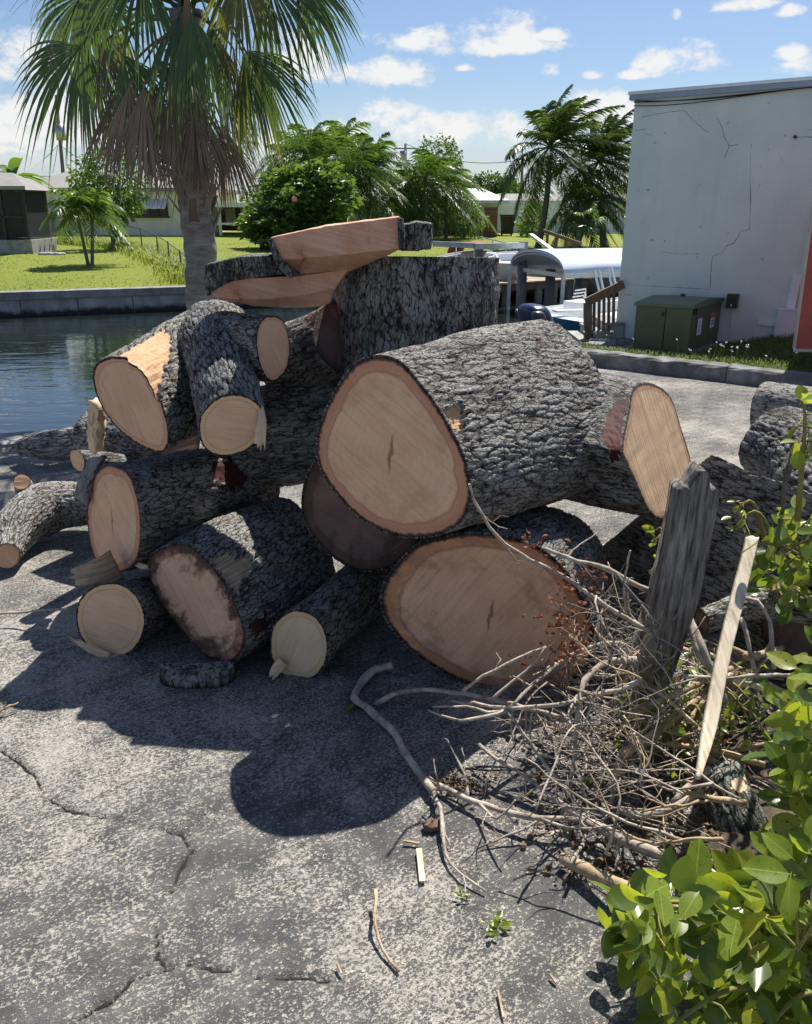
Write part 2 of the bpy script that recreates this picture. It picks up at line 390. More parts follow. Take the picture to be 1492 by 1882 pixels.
W_TAN = wood_mat('wood_tan', (0.72, 0.425, 0.255), (0.79, 0.505, 0.32), (0.66, 0.35, 0.19), (0.36, 0.19, 0.09), pith=False, rimw=0.90, ang=1.1)
W_PALE = wood_mat('wood_pale', (0.75, 0.475, 0.30), (0.81, 0.55, 0.36), (0.76, 0.49, 0.27), (0.40, 0.24, 0.12), pith=False, rimw=0.84, ang=0.2)
W_YEL = wood_mat('wood_cream', (0.74, 0.53, 0.34), (0.80, 0.595, 0.39), (0.68, 0.46, 0.25), (0.44, 0.29, 0.13), pith=False, rimw=0.83, ang=2.0)
W_STAIN = wood_mat('wood_stained', (0.64, 0.385, 0.25), (0.73, 0.46, 0.31), (0.42, 0.17, 0.12), (0.14, 0.06, 0.05), stain=0.9, pith=False, ang=0.9)
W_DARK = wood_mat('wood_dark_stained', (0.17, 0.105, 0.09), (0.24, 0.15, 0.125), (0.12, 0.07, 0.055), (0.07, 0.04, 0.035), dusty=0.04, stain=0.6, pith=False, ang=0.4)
W_GRAIN = wood_mat('wood_rough_sawn', (0.50, 0.335, 0.20), (0.60, 0.42, 0.27), (0.40, 0.23, 0.12), (0.25, 0.12, 0.06), pith=False, ang=1.62, grain=0.75, rimw=0.93)
W_ORANGE = wood_mat('wood_orange', (0.55, 0.32, 0.17), (0.68, 0.45, 0.26), (0.45, 0.22, 0.11), (0.3, 0.13, 0.07), pith=False, ang=0.3, grain=0.25, rimw=2.0)
W_RED = wood_mat('inner_bark_red', (0.05, 0.015, 0.013), (0.11, 0.034, 0.027), (0.06, 0.02, 0.02), (0.06, 0.02, 0.02), pith=False, grain=0.6, dusty=0.0, stain=0.8, stain_col=(0.03, 0.018, 0.016), rimw=2.0)
W_TORN = wood_mat('wood_torn', (0.52, 0.36, 0.22), (0.72, 0.55, 0.36), (0.3, 0.15, 0.08), (0.2, 0.1, 0.06), pith=False, ang=1.57, grain=0.6, stain=0.55, stain_col=(0.15, 0.06, 0.04), rimw=2.0)
W_SLAB = wood_mat('wood_slab', (0.58, 0.295, 0.185), (0.72, 0.44, 0.31), (0.42, 0.2, 0.13), (0.3, 0.13, 0.09), pith=False, ang=1.57, grain=0.15, stain=0.9, stain_col=(0.25, 0.08, 0.05), rimw=2.0)

def tex_obj(name, cols, scale, stretch=(1, 1, 1), rough=0.85, bmp=0.5, bs=8.0, dist=0.008, lo=0.3, hi=0.7):
    m, h, b = mat(name); co = h.scale(h.n('TexCoord', _out='Object'), stretch)
    n = h.noise(co, scale, 6, 0.65); st = [(lo + (hi - lo) * i / (len(cols) - 1), c) for i, c in enumerate(cols)]
    setb(h, b, Base__Color=h.ramp(n, st), Roughness=rough); b.inputs['Specular IOR Level'].default_value = 0.3
    if bmp: bump(h, b, h.noise(co, scale * bs, 4, 0.6), bmp, dist)
    return m
M_TWIG = tex_obj('twig_grey', [(0.16, 0.125, 0.09), (0.42, 0.35, 0.28), (0.64, 0.57, 0.47)], 22, bmp=0.5)
M_TWIG2 = tex_obj('twig_tan', [(0.24, 0.165, 0.095), (0.45, 0.33, 0.20), (0.58, 0.46, 0.31)], 16, bmp=0.5)
M_STICK = tex_obj('split_stick', [(0.40, 0.31, 0.20), (0.66, 0.56, 0.42), (0.78, 0.70, 0.57)], 9, (9, 1.2, 1.2), bmp=0.4)
M_POST = tex_obj('weathered_post', [(0.08, 0.07, 0.062), (0.31, 0.28, 0.25), (0.52, 0.48, 0.435)], 11, (6, 6, 0.45), bmp=1.0, bs=6, dist=0.012, lo=0.36, hi=0.66)
M_SLIVER = tex_obj('grey_splinter', [(0.12, 0.12, 0.125), (0.24, 0.24, 0.25), (0.36, 0.35, 0.34)], 9, (6, 6, 0.6), bmp=0.7)

def leaf_mat(name, col, col2, trans, spots=0.0, rough=0.35, tr=0.42):
    m, h, b = mat(name); nt = h.nt
    co = h.n('TexCoord', _out='Object'); rnd = h.n('ObjectInfo', _out='Random')
    n = h.noise(h.n('VectorMath', operation='ADD', In0=co, In1=h.n('CombineXYZ', X=h.math('MULTIPLY', rnd, 37.0), Y=0.0, Z=0.0)), 3.2, 4)
    f = h.math('ADD', h.math('MULTIPLY', n, 0.7), h.math('MULTIPLY', rnd, 0.4))
    c = h.mix(h.ss(f, 0.25, 0.85), col, col2)
    tc = h.mix(h.ss(f, 0.25, 0.85), trans, tuple(min(1, 1.25 * v) for v in trans))
    if spots or name.startswith('leaf_green'):
        sxyz = nt.nodes.new('ShaderNodeSeparateXYZ'); nt.links.new(co, sxyz.inputs[0]); ay = h.math('ABSOLUTE', sxyz.outputs[1])
        vein = h.math('MAXIMUM', h.math('SUBTRACT', 1.0, h.ss(ay, 0.004, 0.016)), h.math('MULTIPLY', h.ss(h.math('SINE', h.math('ADD', h.math('MULTIPLY', sxyz.outputs[0], 62.0), h.math('MULTIPLY', ay, -55.0))), 0.86, 1.0), 0.35))
        c = h.mix(h.math('MULTIPLY', vein, 0.65), c, tuple(min(1, 1.9 * v + 0.03) for v in col2)); tc = h.mix(h.math('MULTIPLY', vein, 0.45), tc, tuple(v * 0.6 for v in trans))
        edge = h.math('MULTIPLY', h.ss(h.noise(co, 5.0, 4, 0.7), 0.60, 0.72), 0.35); c = h.mix(edge, c, (0.20, 0.17, 0.03))
    if spots:
        sp = h.math('MULTIPLY', h.ss(h.noise(co, 14.0, 3, 0.6), 0.60, 0.68), spots)
        c = h.mix(sp, c, (0.05, 0.03, 0.012)); tc = h.mix(sp, tc, (0.06, 0.035, 0.01))
    setb(h, b, Base__Color=c, Roughness=rough)
    t = nt.nodes.new('ShaderNodeBsdfTranslucent'); nt.links.new(tc, t.inputs[0])
    mx = nt.nodes.new('ShaderNodeMixShader'); mx.inputs[0].default_value = tr
    nt.links.new(b.outputs[0], mx.inputs[1]); nt.links.new(t.outputs[0], mx.inputs[2])
    nt.links.new(mx.outputs[0], nt.nodes['Material Output'].inputs[0])
    return m
L_FRESH = leaf_mat('leaf_green', (0.115, 0.17, 0.018), (0.20, 0.255, 0.033), (0.46, 0.54, 0.03), 0.5, 0.28)
L_YEL = leaf_mat('leaf_yellow_green', (0.16, 0.19, 0.025), (0.24, 0.26, 0.04), (0.52, 0.56, 0.04), 0.95, 0.33)
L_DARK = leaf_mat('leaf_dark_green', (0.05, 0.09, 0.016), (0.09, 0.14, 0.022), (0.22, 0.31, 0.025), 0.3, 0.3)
F_TREE = leaf_mat('foliage_green', (0.036, 0.075, 0.019), (0.075, 0.13, 0.03), (0.16, 0.28, 0.03), 0, 0.4, 0.3)
F_LIGHT = leaf_mat('foliage_light', (0.045, 0.095, 0.02), (0.09, 0.15, 0.032), (0.20, 0.33, 0.035), 0, 0.38, 0.38)
F_COCO = leaf_mat('foliage_coconut', (0.032, 0.06, 0.018), (0.075, 0.115, 0.035), (0.15, 0.24, 0.035), 0, 0.33, 0.28)
F_SABAL = leaf_mat('frond_sabal', (0.035, 0.07, 0.025), (0.075, 0.125, 0.045), (0.17, 0.28, 0.04), 0, 0.34, 0.33)
F_SABALY = leaf_mat('frond_sabal_yellowing', (0.08, 0.095, 0.025), (0.20, 0.19, 0.04), (0.34, 0.36, 0.04), 0, 0.4, 0.33)
F_DEAD = leaf_mat('frond_dead', (0.085, 0.058, 0.038), (0.31, 0.235, 0.155), (0.14, 0.09, 0.05), 0, 0.8, 0.10)
F_RUST = leaf_mat('leaf_dry_rust', (0.10, 0.035, 0.018), (0.25, 0.085, 0.04), (0.28, 0.09, 0.03), 0, 0.6, 0.3)
F_LITTER = leaf_mat('leaf_litter', (0.12, 0.075, 0.04), (0.26, 0.18, 0.10), (0.2, 0.12, 0.05), 0, 0.7, 0.15)
M_PALMT = tex_obj('palm_trunk', [(0.11, 0.10, 0.09), (0.24, 0.22, 0.195), (0.36, 0.34, 0.31)], 5, (1, 1, 3.5), bmp=0.9, bs=6, dist=0.02)
M_TRUNK = tex_obj('trunk_grey', [(0.10, 0.09, 0.08), (0.20, 0.185, 0.165)], 6, (1, 1, 3), bmp=0.5)
M_CONC = tex_obj('concrete', [(0.20, 0.195, 0.18), (0.33, 0.32, 0.30), (0.42, 0.41, 0.385)], 4, bmp=0.35, bs=14)
M_CONCD = tex_obj('concrete_weathered', [(0.13, 0.125, 0.12), (0.24, 0.23, 0.22), (0.34, 0.33, 0.315)], 3.2, bmp=0.5, bs=14)
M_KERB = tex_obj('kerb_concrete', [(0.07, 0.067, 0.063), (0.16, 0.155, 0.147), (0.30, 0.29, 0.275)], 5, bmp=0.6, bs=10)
M_WHITE = simple('white_paint', (0.84, 0.84, 0.82), 0.5, 0.06, 3)
M_CREAM = simple('cream_wall', (0.84, 0.80, 0.70), 0.8, 0.06, 1.5)
M_GREYW = simple('pale_grey_wall', (0.74, 0.75, 0.76), 0.8, 0.06, 1.5)
M_ROOFG = simple('roof_grey', (0.24, 0.225, 0.21), 0.8, 0.12, 2.0, 0.3)
M_ROOFW = simple('roof_white', (0.82, 0.82, 0.82), 0.6, 0.05, 2.0)
M_DARKM = simple('dark_metal', (0.04, 0.042, 0.045), 0.45, 0.2, 5, 0, 0.6)
M_STEEL = simple('galvanised_steel', (0.40, 0.41, 0.42), 0.4, 0.15, 8, 0, 0.8)
M_ALU = simple('aluminium', (0.72, 0.73, 0.74), 0.35, 0.08, 8, 0, 0.6)
M_GLASS = simple('window_glass', (0.03, 0.035, 0.04), 0.08, 0.2, 2, 0, 0, 0.8)
M_BLACK = simple('black_plastic', (0.02, 0.02, 0.022), 0.4, 0.2, 5)
M_BROWN = simple('brown_timber', (0.16, 0.10, 0.065), 0.8, 0.3, 4, 0.4)
M_TIMBER = tex_obj('rail_timber', [(0.13, 0.085, 0.055), (0.25, 0.175, 0.115)], 5, (4, 4, 1), bmp=0.4)
M_PILE = tex_obj('dock_pile', [(0.07, 0.075, 0.075), (0.16, 0.165, 0.16), (0.25, 0.25, 0.24)], 4, (1, 1, 0.4), bmp=0.5)
M_DECK = tex_obj('dock_board', [(0.34, 0.27, 0.20), (0.50, 0.42, 0.33)], 4, (1, 6, 1), bmp=0.3)
M_WIRE = simple('cable_black', (0.025, 0.025, 0.028), 0.5, 0.1, 5)
M_RED = simple('red_canvas', (0.22, 0.025, 0.03), 0.7, 0.15, 4)
# ================================================================ ground, water, far bank
BANK = np.array([(-40, 3.0), (-12, 4.9), (-3.35, 6.2), (-2.5, 6.55), (-2.25, 7.2), (-2.2, 8.6), (-1.2, 9.7), (0.6, 10.3), (2.35, 10.9), (2.6, 11.2), (2.85, 13.2), (9, 17.0), (30, 26)], float)
FAR = np.array([(-60, 0.2), (-9.3, 19.6), (-5.1, 21.2), (4.5, 24.9), (30, 34.7), (70, 50)], float)
FAR[0] = (-60, 0.0)
SEA_Z, FARTOP = -0.68, -0.15
def bank_y(x): return np.interp(x, BANK[:, 0], BANK[:, 1])
def far_y(x): return np.interp(x, [-60, -9.3, -5.1, 4.5, 30, 70], [0.5, 19.6, 21.2, 24.9, 34.7, 50.0])

# --- asphalt
CRACKS = [[(-40, 1368), (0, 1378), (40, 1402), (75, 1445), (120, 1488), (210, 1500), (290, 1516), (328, 1530), (346, 1552)],
          [(352, 1556), (330, 1600), (305, 1640), (290, 1700), (289, 1752), (300, 1770)],
          [(300, 1770), (240, 1800), (205, 1838), (120, 1880), (60, 1925)],
          [(300, 1770), (340, 1768), (385, 1776), (480, 1790), (600, 1796)],
          [(305, 1522), (355, 1500), (420, 1468), (470, 1440)]]
def seg_dist(px, py, pl):
    best = np.full(px.shape, 9.0); sg = best.copy()
    for a, b in zip(pl[:-1], pl[1:]):
        d = b - a; L2 = (d ** 2).sum(); t = np.clip(((px - a[0]) * d[0] + (py - a[1]) * d[1]) / L2, 0, 1)
        dx, dy = px - a[0] - t * d[0], py - a[1] - t * d[1]; r = np.hypot(dx, dy)
        best = np.minimum(best, r)
    return best
def axis_lines(lo, d0, d1, hi, fine, med, coarse):
    a = list(np.arange(d0, d1, fine)); x = d1; s = fine
    while x < hi: a.append(x); s = min(s * 1.25, coarse); x += s
    a.append(hi); x = d0; s = fine; b = []
    while True:
        s = min(s * 1.25, coarse); x -= s
        if x <= lo: break
        b.append(x)
    return np.array([lo] + b[::-1] + a)
gx = axis_lines(-40, -1.55, 0.6, 14, 0.009, 0.06, 0.16); gy = axis_lines(-6, 1.0, 2.5, 17, 0.009, 0.06, 0.16)
GXX, GYY = np.meshgrid(gx, gy)
gq = np.stack([GXX, GYY, GXX * 0], -1)
GZ = 0.010 * fbm(gq * 0.9, 3, 5) + 0.0015 * perlin(gq * 14, 3)
wx = GXX + 0.012 * perlin(gq * 26, 11) + 0.02 * perlin(gq * 7, 12); wy = GYY + 0.012 * perlin(gq * 26, 13) + 0.02 * perlin(gq * 7, 14)
crk = np.zeros(GXX.shape)
near = (GXX > -2.6) & (GXX < 1.2) & (GYY > 0.7) & (GYY < 3.2)
for ci, c in enumerate(CRACKS):
    pl = np.array([PZ(*q)[:2] for q in c]); d = seg_dist(wx[near], wy[near], pl)
    w = (0.0046 if ci != 4 else 0.0022) * (0.35 + 1.3 * np.clip(0.42 + fbm(gq[near] * 6, 3, 21 + ci), 0, 1))
    crk[near] = np.maximum(crk[near], 1 - sstep(d, w * 0.35, w * 1.3))
    GZ[near] -= 0.004 * (1 - sstep(d, 0.0, 0.05))
GZ -= 0.014 * crk
ny, nx = GXX.shape; vid = np.arange(nx * ny).reshape(ny, nx)
Qg = np.stack([vid[:-1, :-1], vid[:-1, 1:], vid[1:, 1:], vid[1:, :-1]], -1).reshape(-1, 4)
cxm = (GXX[:-1, :-1] + GXX[1:, 1:]).ravel() / 2; cym = (GYY[:-1, :-1] + GYY[1:, 1:]).ravel() / 2
Qg = Qg[cym < bank_y(cxm) - 0.02]
Vg = np.stack([GXX, GYY, GZ], -1).reshape(-1, 3)
def asphalt():
    m, h, b = mat('asphalt')
    co = h.n('TexCoord', _out='Object'); ck = h.n('Attribute', _out='Fac', attribute_name='crk')
    rot = h.n('VectorRotate', rotation_type='Z_AXIS', Vector=co, Angle=-0.65)
    gr = h.scale(rot, (0.85, 1.25, 1))                          # aggregate smeared by the roller and the broom
    big = h.noise(co, 1.1, 5, 0.6); med = h.noise(co, 4.5, 5, 0.65); st = h.noise(h.scale(rot, (1.6, 15, 1)), 1.7, 5, 0.65)
    wear = h.math('ADD', h.math('MULTIPLY', h.math('SUBTRACT', big, 0.5), 1.25), h.math('ADD', h.math('MULTIPLY', h.math('SUBTRACT', med, 0.5), 0.50), h.math('MULTIPLY', h.math('SUBTRACT', st, 0.5), 0.50)))
    g1 = h.noise(gr, 92, 4, 0.65); g2 = h.noise(gr, 210, 3, 0.65); g3 = h.noise(gr, 380, 2, 0.6)
    gs = h.math('ADD', h.math('MULTIPLY', g1, 0.50), h.math('ADD', h.math('MULTIPLY', g2, 0.36), h.math('MULTIPLY', g3, 0.20)))
    thr = h.math('SUBTRACT', 0.530, h.math('MULTIPLY', wear, 0.32))
    agg = h.ss(h.math('SUBTRACT', gs, thr), -0.025, 0.035)
    cell = h.nt.nodes.new('ShaderNodeSeparateColor'); v = h.n('TexVoronoi', _out='Color', Vector=gr, Scale=95.0); h.nt.links.new(v, cell.inputs[0])
    vd = h.n('TexVoronoi', _out='Distance', Vector=gr, Scale=95.0)
    peb = h.math('MULTIPLY', h.ss(h.math('ADD', cell.outputs[0], h.math('MULTIPLY', wear, 0.5)), 0.78, 0.86), h.math('SUBTRACT', 1.0, h.ss(vd, 0.25, 0.5)))
    stone = h.mix(h.ss(h.noise(co, 38, 4), 0.35, 0.65), (0.51, 0.465, 0.395), (0.34, 0.317, 0.285))
    binder = h.mix(h.ss(h.noise(co, 9, 5, 0.65), 0.35, 0.7), (0.075, 0.074, 0.075), (0.15, 0.146, 0.14))
    c = h.mix(h.math('MULTIPLY', agg, 0.84), binder, stone); c = h.mix(h.math('MULTIPLY', peb, 0.6), c, (0.64, 0.59, 0.50))
    c = h.mix(h.math('MULTIPLY', h.ss(g3, 0.60, 0.70), 0.6), c, (0.04, 0.04, 0.042))
    stn = h.math('MULTIPLY', h.ss(h.noise(co, 0.7, 4, 0.6), 0.55, 0.75), 0.28); c = h.mix(stn, c, (0.10, 0.095, 0.09))
    c = h.mix(h.math('MULTIPLY', h.ss(h.noise(co, 2.3, 5, 0.7), 0.60, 0.75), 0.22), c, (0.36, 0.29, 0.20))       # dusty sawdust drifts
    c = h.mix(h.ss(ck, 0.2, 0.75), c, (0.03, 0.028, 0.025))
    setb(h, b, Base__Color=c, Roughness=0.88); b.inputs['Specular IOR Level'].default_value = 0.3
    bump(h, b, h.math('ADD', gs, h.math('ADD', h.math('MULTIPLY', peb, 0.25), h.math('MULTIPLY', agg, 0.2))), 0.9, 0.010)
    return m
M_ASPH = asphalt()
mk('parking_lot_ground', Vg, Qg, M_ASPH, attrs={'crk': crk.ravel()}, loc=(0, 0, 0), kind='structure')

# --- canal water
def water():
    m, h, b = mat('canal_water'); co = h.n('TexCoord', _out='Object')
    w1 = h.noise(h.scale(co, (1, 2.8, 1)), 0.9, 3, 0.5, 0.5); w2 = h.noise(h.scale(co, (1, 3.0, 1)), 3.2, 3, 0.5)
    setb(h, b, Base__Color=(0.012, 0.018, 0.016), Roughness=0.04, IOR=1.6)
    b.inputs['Specular IOR Level'].default_value = 0.7
    bump(h, b, h.math('ADD', w1, h.math('MULTIPLY', w2, 0.28)), 0.32, 0.03)
    return m
mk('canal_water', [(-60, -4, SEA_Z), (75, -4, SEA_Z), (75, 60, SEA_Z), (-60, 60, SEA_Z)], np.array([[0, 1, 2, 3]]), water(), kind='structure', loc=(0, 0, SEA_Z))
mk('canal_bed', [(-60, -4, -2.6), (75, -4, -2.6), (75, 60, -2.6), (-60, 60, -2.6)], np.array([[0, 1, 2, 3]]), M_CONCD, kind='structure')

# --- near bank: cap and wall
def strip_solid(line, w_in, w_out, z0, z1):
    L = resample(line, 90, smooth=False); T = np.gradient(L, axis=0); T /= np.linalg.norm(T, axis=1, keepdims=True)
    Nn = np.stack([-T[:, 1], T[:, 0]], 1)
    a = L - Nn * w_in; c = L + Nn * w_out; n = len(L)
    V = np.vstack([np.c_[a, np.full(n, z0)], np.c_[c, np.full(n, z0)], np.c_[c, np.full(n, z1)], np.c_[a, np.full(n, z1)]])
    i = np.arange(n - 1); Q = [np.stack([i + k * n, i + ((k + 1) % 4) * n, i + 1 + ((k + 1) % 4) * n, i + 1 + k * n], 1)[:, ::-1] for k in range(4)]
    return V, np.vstack(Q)
V, Q = strip_solid(BANK, 0.28, 0.10, -0.16, 0.022); mk('bank_cap', V, Q, M_CONCD, kind='structure', smooth=False)
V, Q = strip_solid(BANK, 0.02, 0.07, -2.5, -0.163); mk('bank_wall', V, Q, M_CONCD, kind='structure', smooth=False)

# --- far lawn
def lawn_z(x, y):
    d = np.maximum(y - far_y(x), 0)
    return -0.14 + 0.16 * sstep(d, 0, 5) + 0.36 * np.clip(d / 26, 0, 1.2)
lx = np.concatenate([np.linspace(-60, -20, 14), np.linspace(-19, 22, 110), np.linspace(24, 90, 20)]); lt = np.concatenate([np.linspace(0, 12, 60), np.linspace(12.6, 40, 50), np.linspace(45, 400, 14)])
LX, LT = np.meshgrid(lx, lt); LY = far_y(LX) + LT
lq = np.stack([LX, LY, LX * 0], -1)
LZ = lawn_z(LX, LY) + 0.03 * fbm(lq * 0.35, 3, 8) * (LT > 0.4)
def grass_mat(name, a, b_, c_, sc=3.0):
    m, h, b = mat(name); co = h.n('TexCoord', _out='Object')
    n1 = h.noise(co, sc * 0.12, 4, 0.6); n2 = h.noise(h.scale(co, (1, 2.2, 1)), sc * 1.4, 5, 0.7); n3 = h.noise(co, sc * 14, 4, 0.7)
    c = h.mix(h.ss(n1, 0.35, 0.65), a, b_); c = h.mix(h.math('MULTIPLY', h.ss(n2, 0.42, 0.72), 0.65), c, c_)
    c = h.mix(h.math('MULTIPLY', h.ss(n3, 0.5, 0.75), 0.55), c, tuple(v * 0.5 for v in a))
    setb(h, b, Base__Color=c, Roughness=0.8); b.inputs['Specular IOR Level'].default_value = 0.2
    bump(h, b, h.math('ADD', n3, n2), 0.9, 0.06)
    return m
M_LAWN = grass_mat('lawn_grass', (0.20, 0.255, 0.03), (0.25, 0.295, 0.038), (0.30, 0.31, 0.06))
n1, n2 = LX.shape; vid = np.arange(n1 * n2).reshape(n1, n2)
Ql = np.stack([vid[:-1, :-1], vid[:-1, 1:], vid[1:, 1:], vid[1:, :-1]], -1).reshape(-1, 4)
mk('far_lawn', np.stack([LX, LY, LZ], -1).reshape(-1, 3), Ql, M_LAWN, kind='structure', loc=(0, 30, 0))

# --- far seawall: cap and separate concrete panels
def far_pts(x0, x1, n):
    x = np.linspace(x0, x1, n); return np.c_[x, far_y(x)]
V, Q = strip_solid(far_pts(-40, 40, 60), 0.16, 0.30, FARTOP - 0.14, FARTOP + 0.03)
wallr = root('seawall', (-5, 21.2, SEA_Z), 'grey concrete seawall of wide panels holding the lawn across the canal', 'seawall')
mk('cap', V, Q, M_CONCD, wallr, smooth=False)
PAN = None; px_edges = []
x = -24.0
def panel_mat():
    m, h, b = mat('seawall_panel'); co = h.n('TexCoord', _out='Object'); sp = h.nt.nodes.new('ShaderNodeSeparateXYZ'); h.nt.links.new(co, sp.inputs[0])
    n = h.noise(h.scale(co, (1, 1, 0.4)), 2.5, 5, 0.65); c = h.mix(h.ss(n, 0.3, 0.7), (0.24, 0.24, 0.235), (0.44, 0.435, 0.42))
    tide = h.math('ADD', sp.outputs[2], h.math('MULTIPLY', h.math('SUBTRACT', h.noise(co, 4.0, 5, 0.7), 0.5), 0.28))    # oyster and algae line above the water
    c = h.mix(h.ss(tide, 0.20, 0.05), c, (0.025, 0.026, 0.022)); setb(h, b, Base__Color=c, Roughness=0.9); bump(h, b, h.noise(co, 30, 4), 0.5, 0.01); return m
M_PANEL = panel_mat()
while x < 14:
    a = np.array([x, far_y(x)]); b = np.array([x + 1.16, far_y(x + 1.16)]); off = 0.01 * rng.normal()
    d = (b - a) / np.linalg.norm(b - a); nn = np.array([d[1], -d[0]])
    mid = (a + b) / 2 + nn * (0.02 + off)
    mb = MB(); mb.box((mid[0], mid[1], -0.80), (np.linalg.norm(b - a) - 0.022, 0.14, 1.0), math.atan2(d[1], d[0]))
    mb.build('wall_panel', M_PANEL, wallr); x += 1.16
V, Q = strip_solid(far_pts(-40, 40, 60), 0.05, 0.05, -1.4, FARTOP - 0.145); mk('backing_wall', V, Q, M_CONCD, wallr, smooth=False)
# ================================================================ logs
def bark_h(q, seed, freq, stretch):
    """0..1 bark relief: plates split by wavy furrows, drawn out along the log"""
    q = np.asarray(q); w = np.stack([perlin(q * 5.5 + 3.1, seed + 1), perlin(q * 5.5 + 9.7, seed + 2), perlin(q * 4.5 - 4.2, seed + 3)], -1)
    w2 = np.stack([perlin(q * 22 + 3.1, seed + 4), perlin(q * 22 + 9.7, seed + 6), perlin(q * 16 - 4.2, seed + 7)], -1)
    p = q + w * 0.022 + w2 * 0.009
    f1, f2, idv = worley(p * np.array([1, 1, stretch]) * freq * 1.7, seed)
    plate = sstep(f2 - f1, 0.0, 0.26) * (0.72 + 0.28 * idv)
    rid = 0.5 + 0.75 * fbm(p * np.array([1, 1, stretch * 0.45]) * freq * 2.1 + 5.5, 3, seed + 5)
    g1, g2, gi = worley(p * np.array([1, 1, 0.45]) * freq * 3.9, seed + 9)
    small = sstep(g2 - g1, 0.0, 0.32) * (0.5 + 0.5 * gi)
    n = fbm(p * freq * 4.0, 2, seed + 20)
    return np.clip(0.42 * plate + 0.34 * np.clip(rid, 0, 1) + 0.10 * small + 0.10 * n + 0.02, 0, 1)

def frames(path, n, e1):
    T = np.gradient(path, axis=0); T /= np.linalg.norm(T, axis=1, keepdims=True)
    E1 = []; E2 = []
    x = e1
    for t in T:
        x = x - t * np.dot(x, t) * 1.0; x = x / np.linalg.norm(x); E1.append(x); E2.append(np.cross(-t, x))
    return T, np.array(E1), np.array(E2)

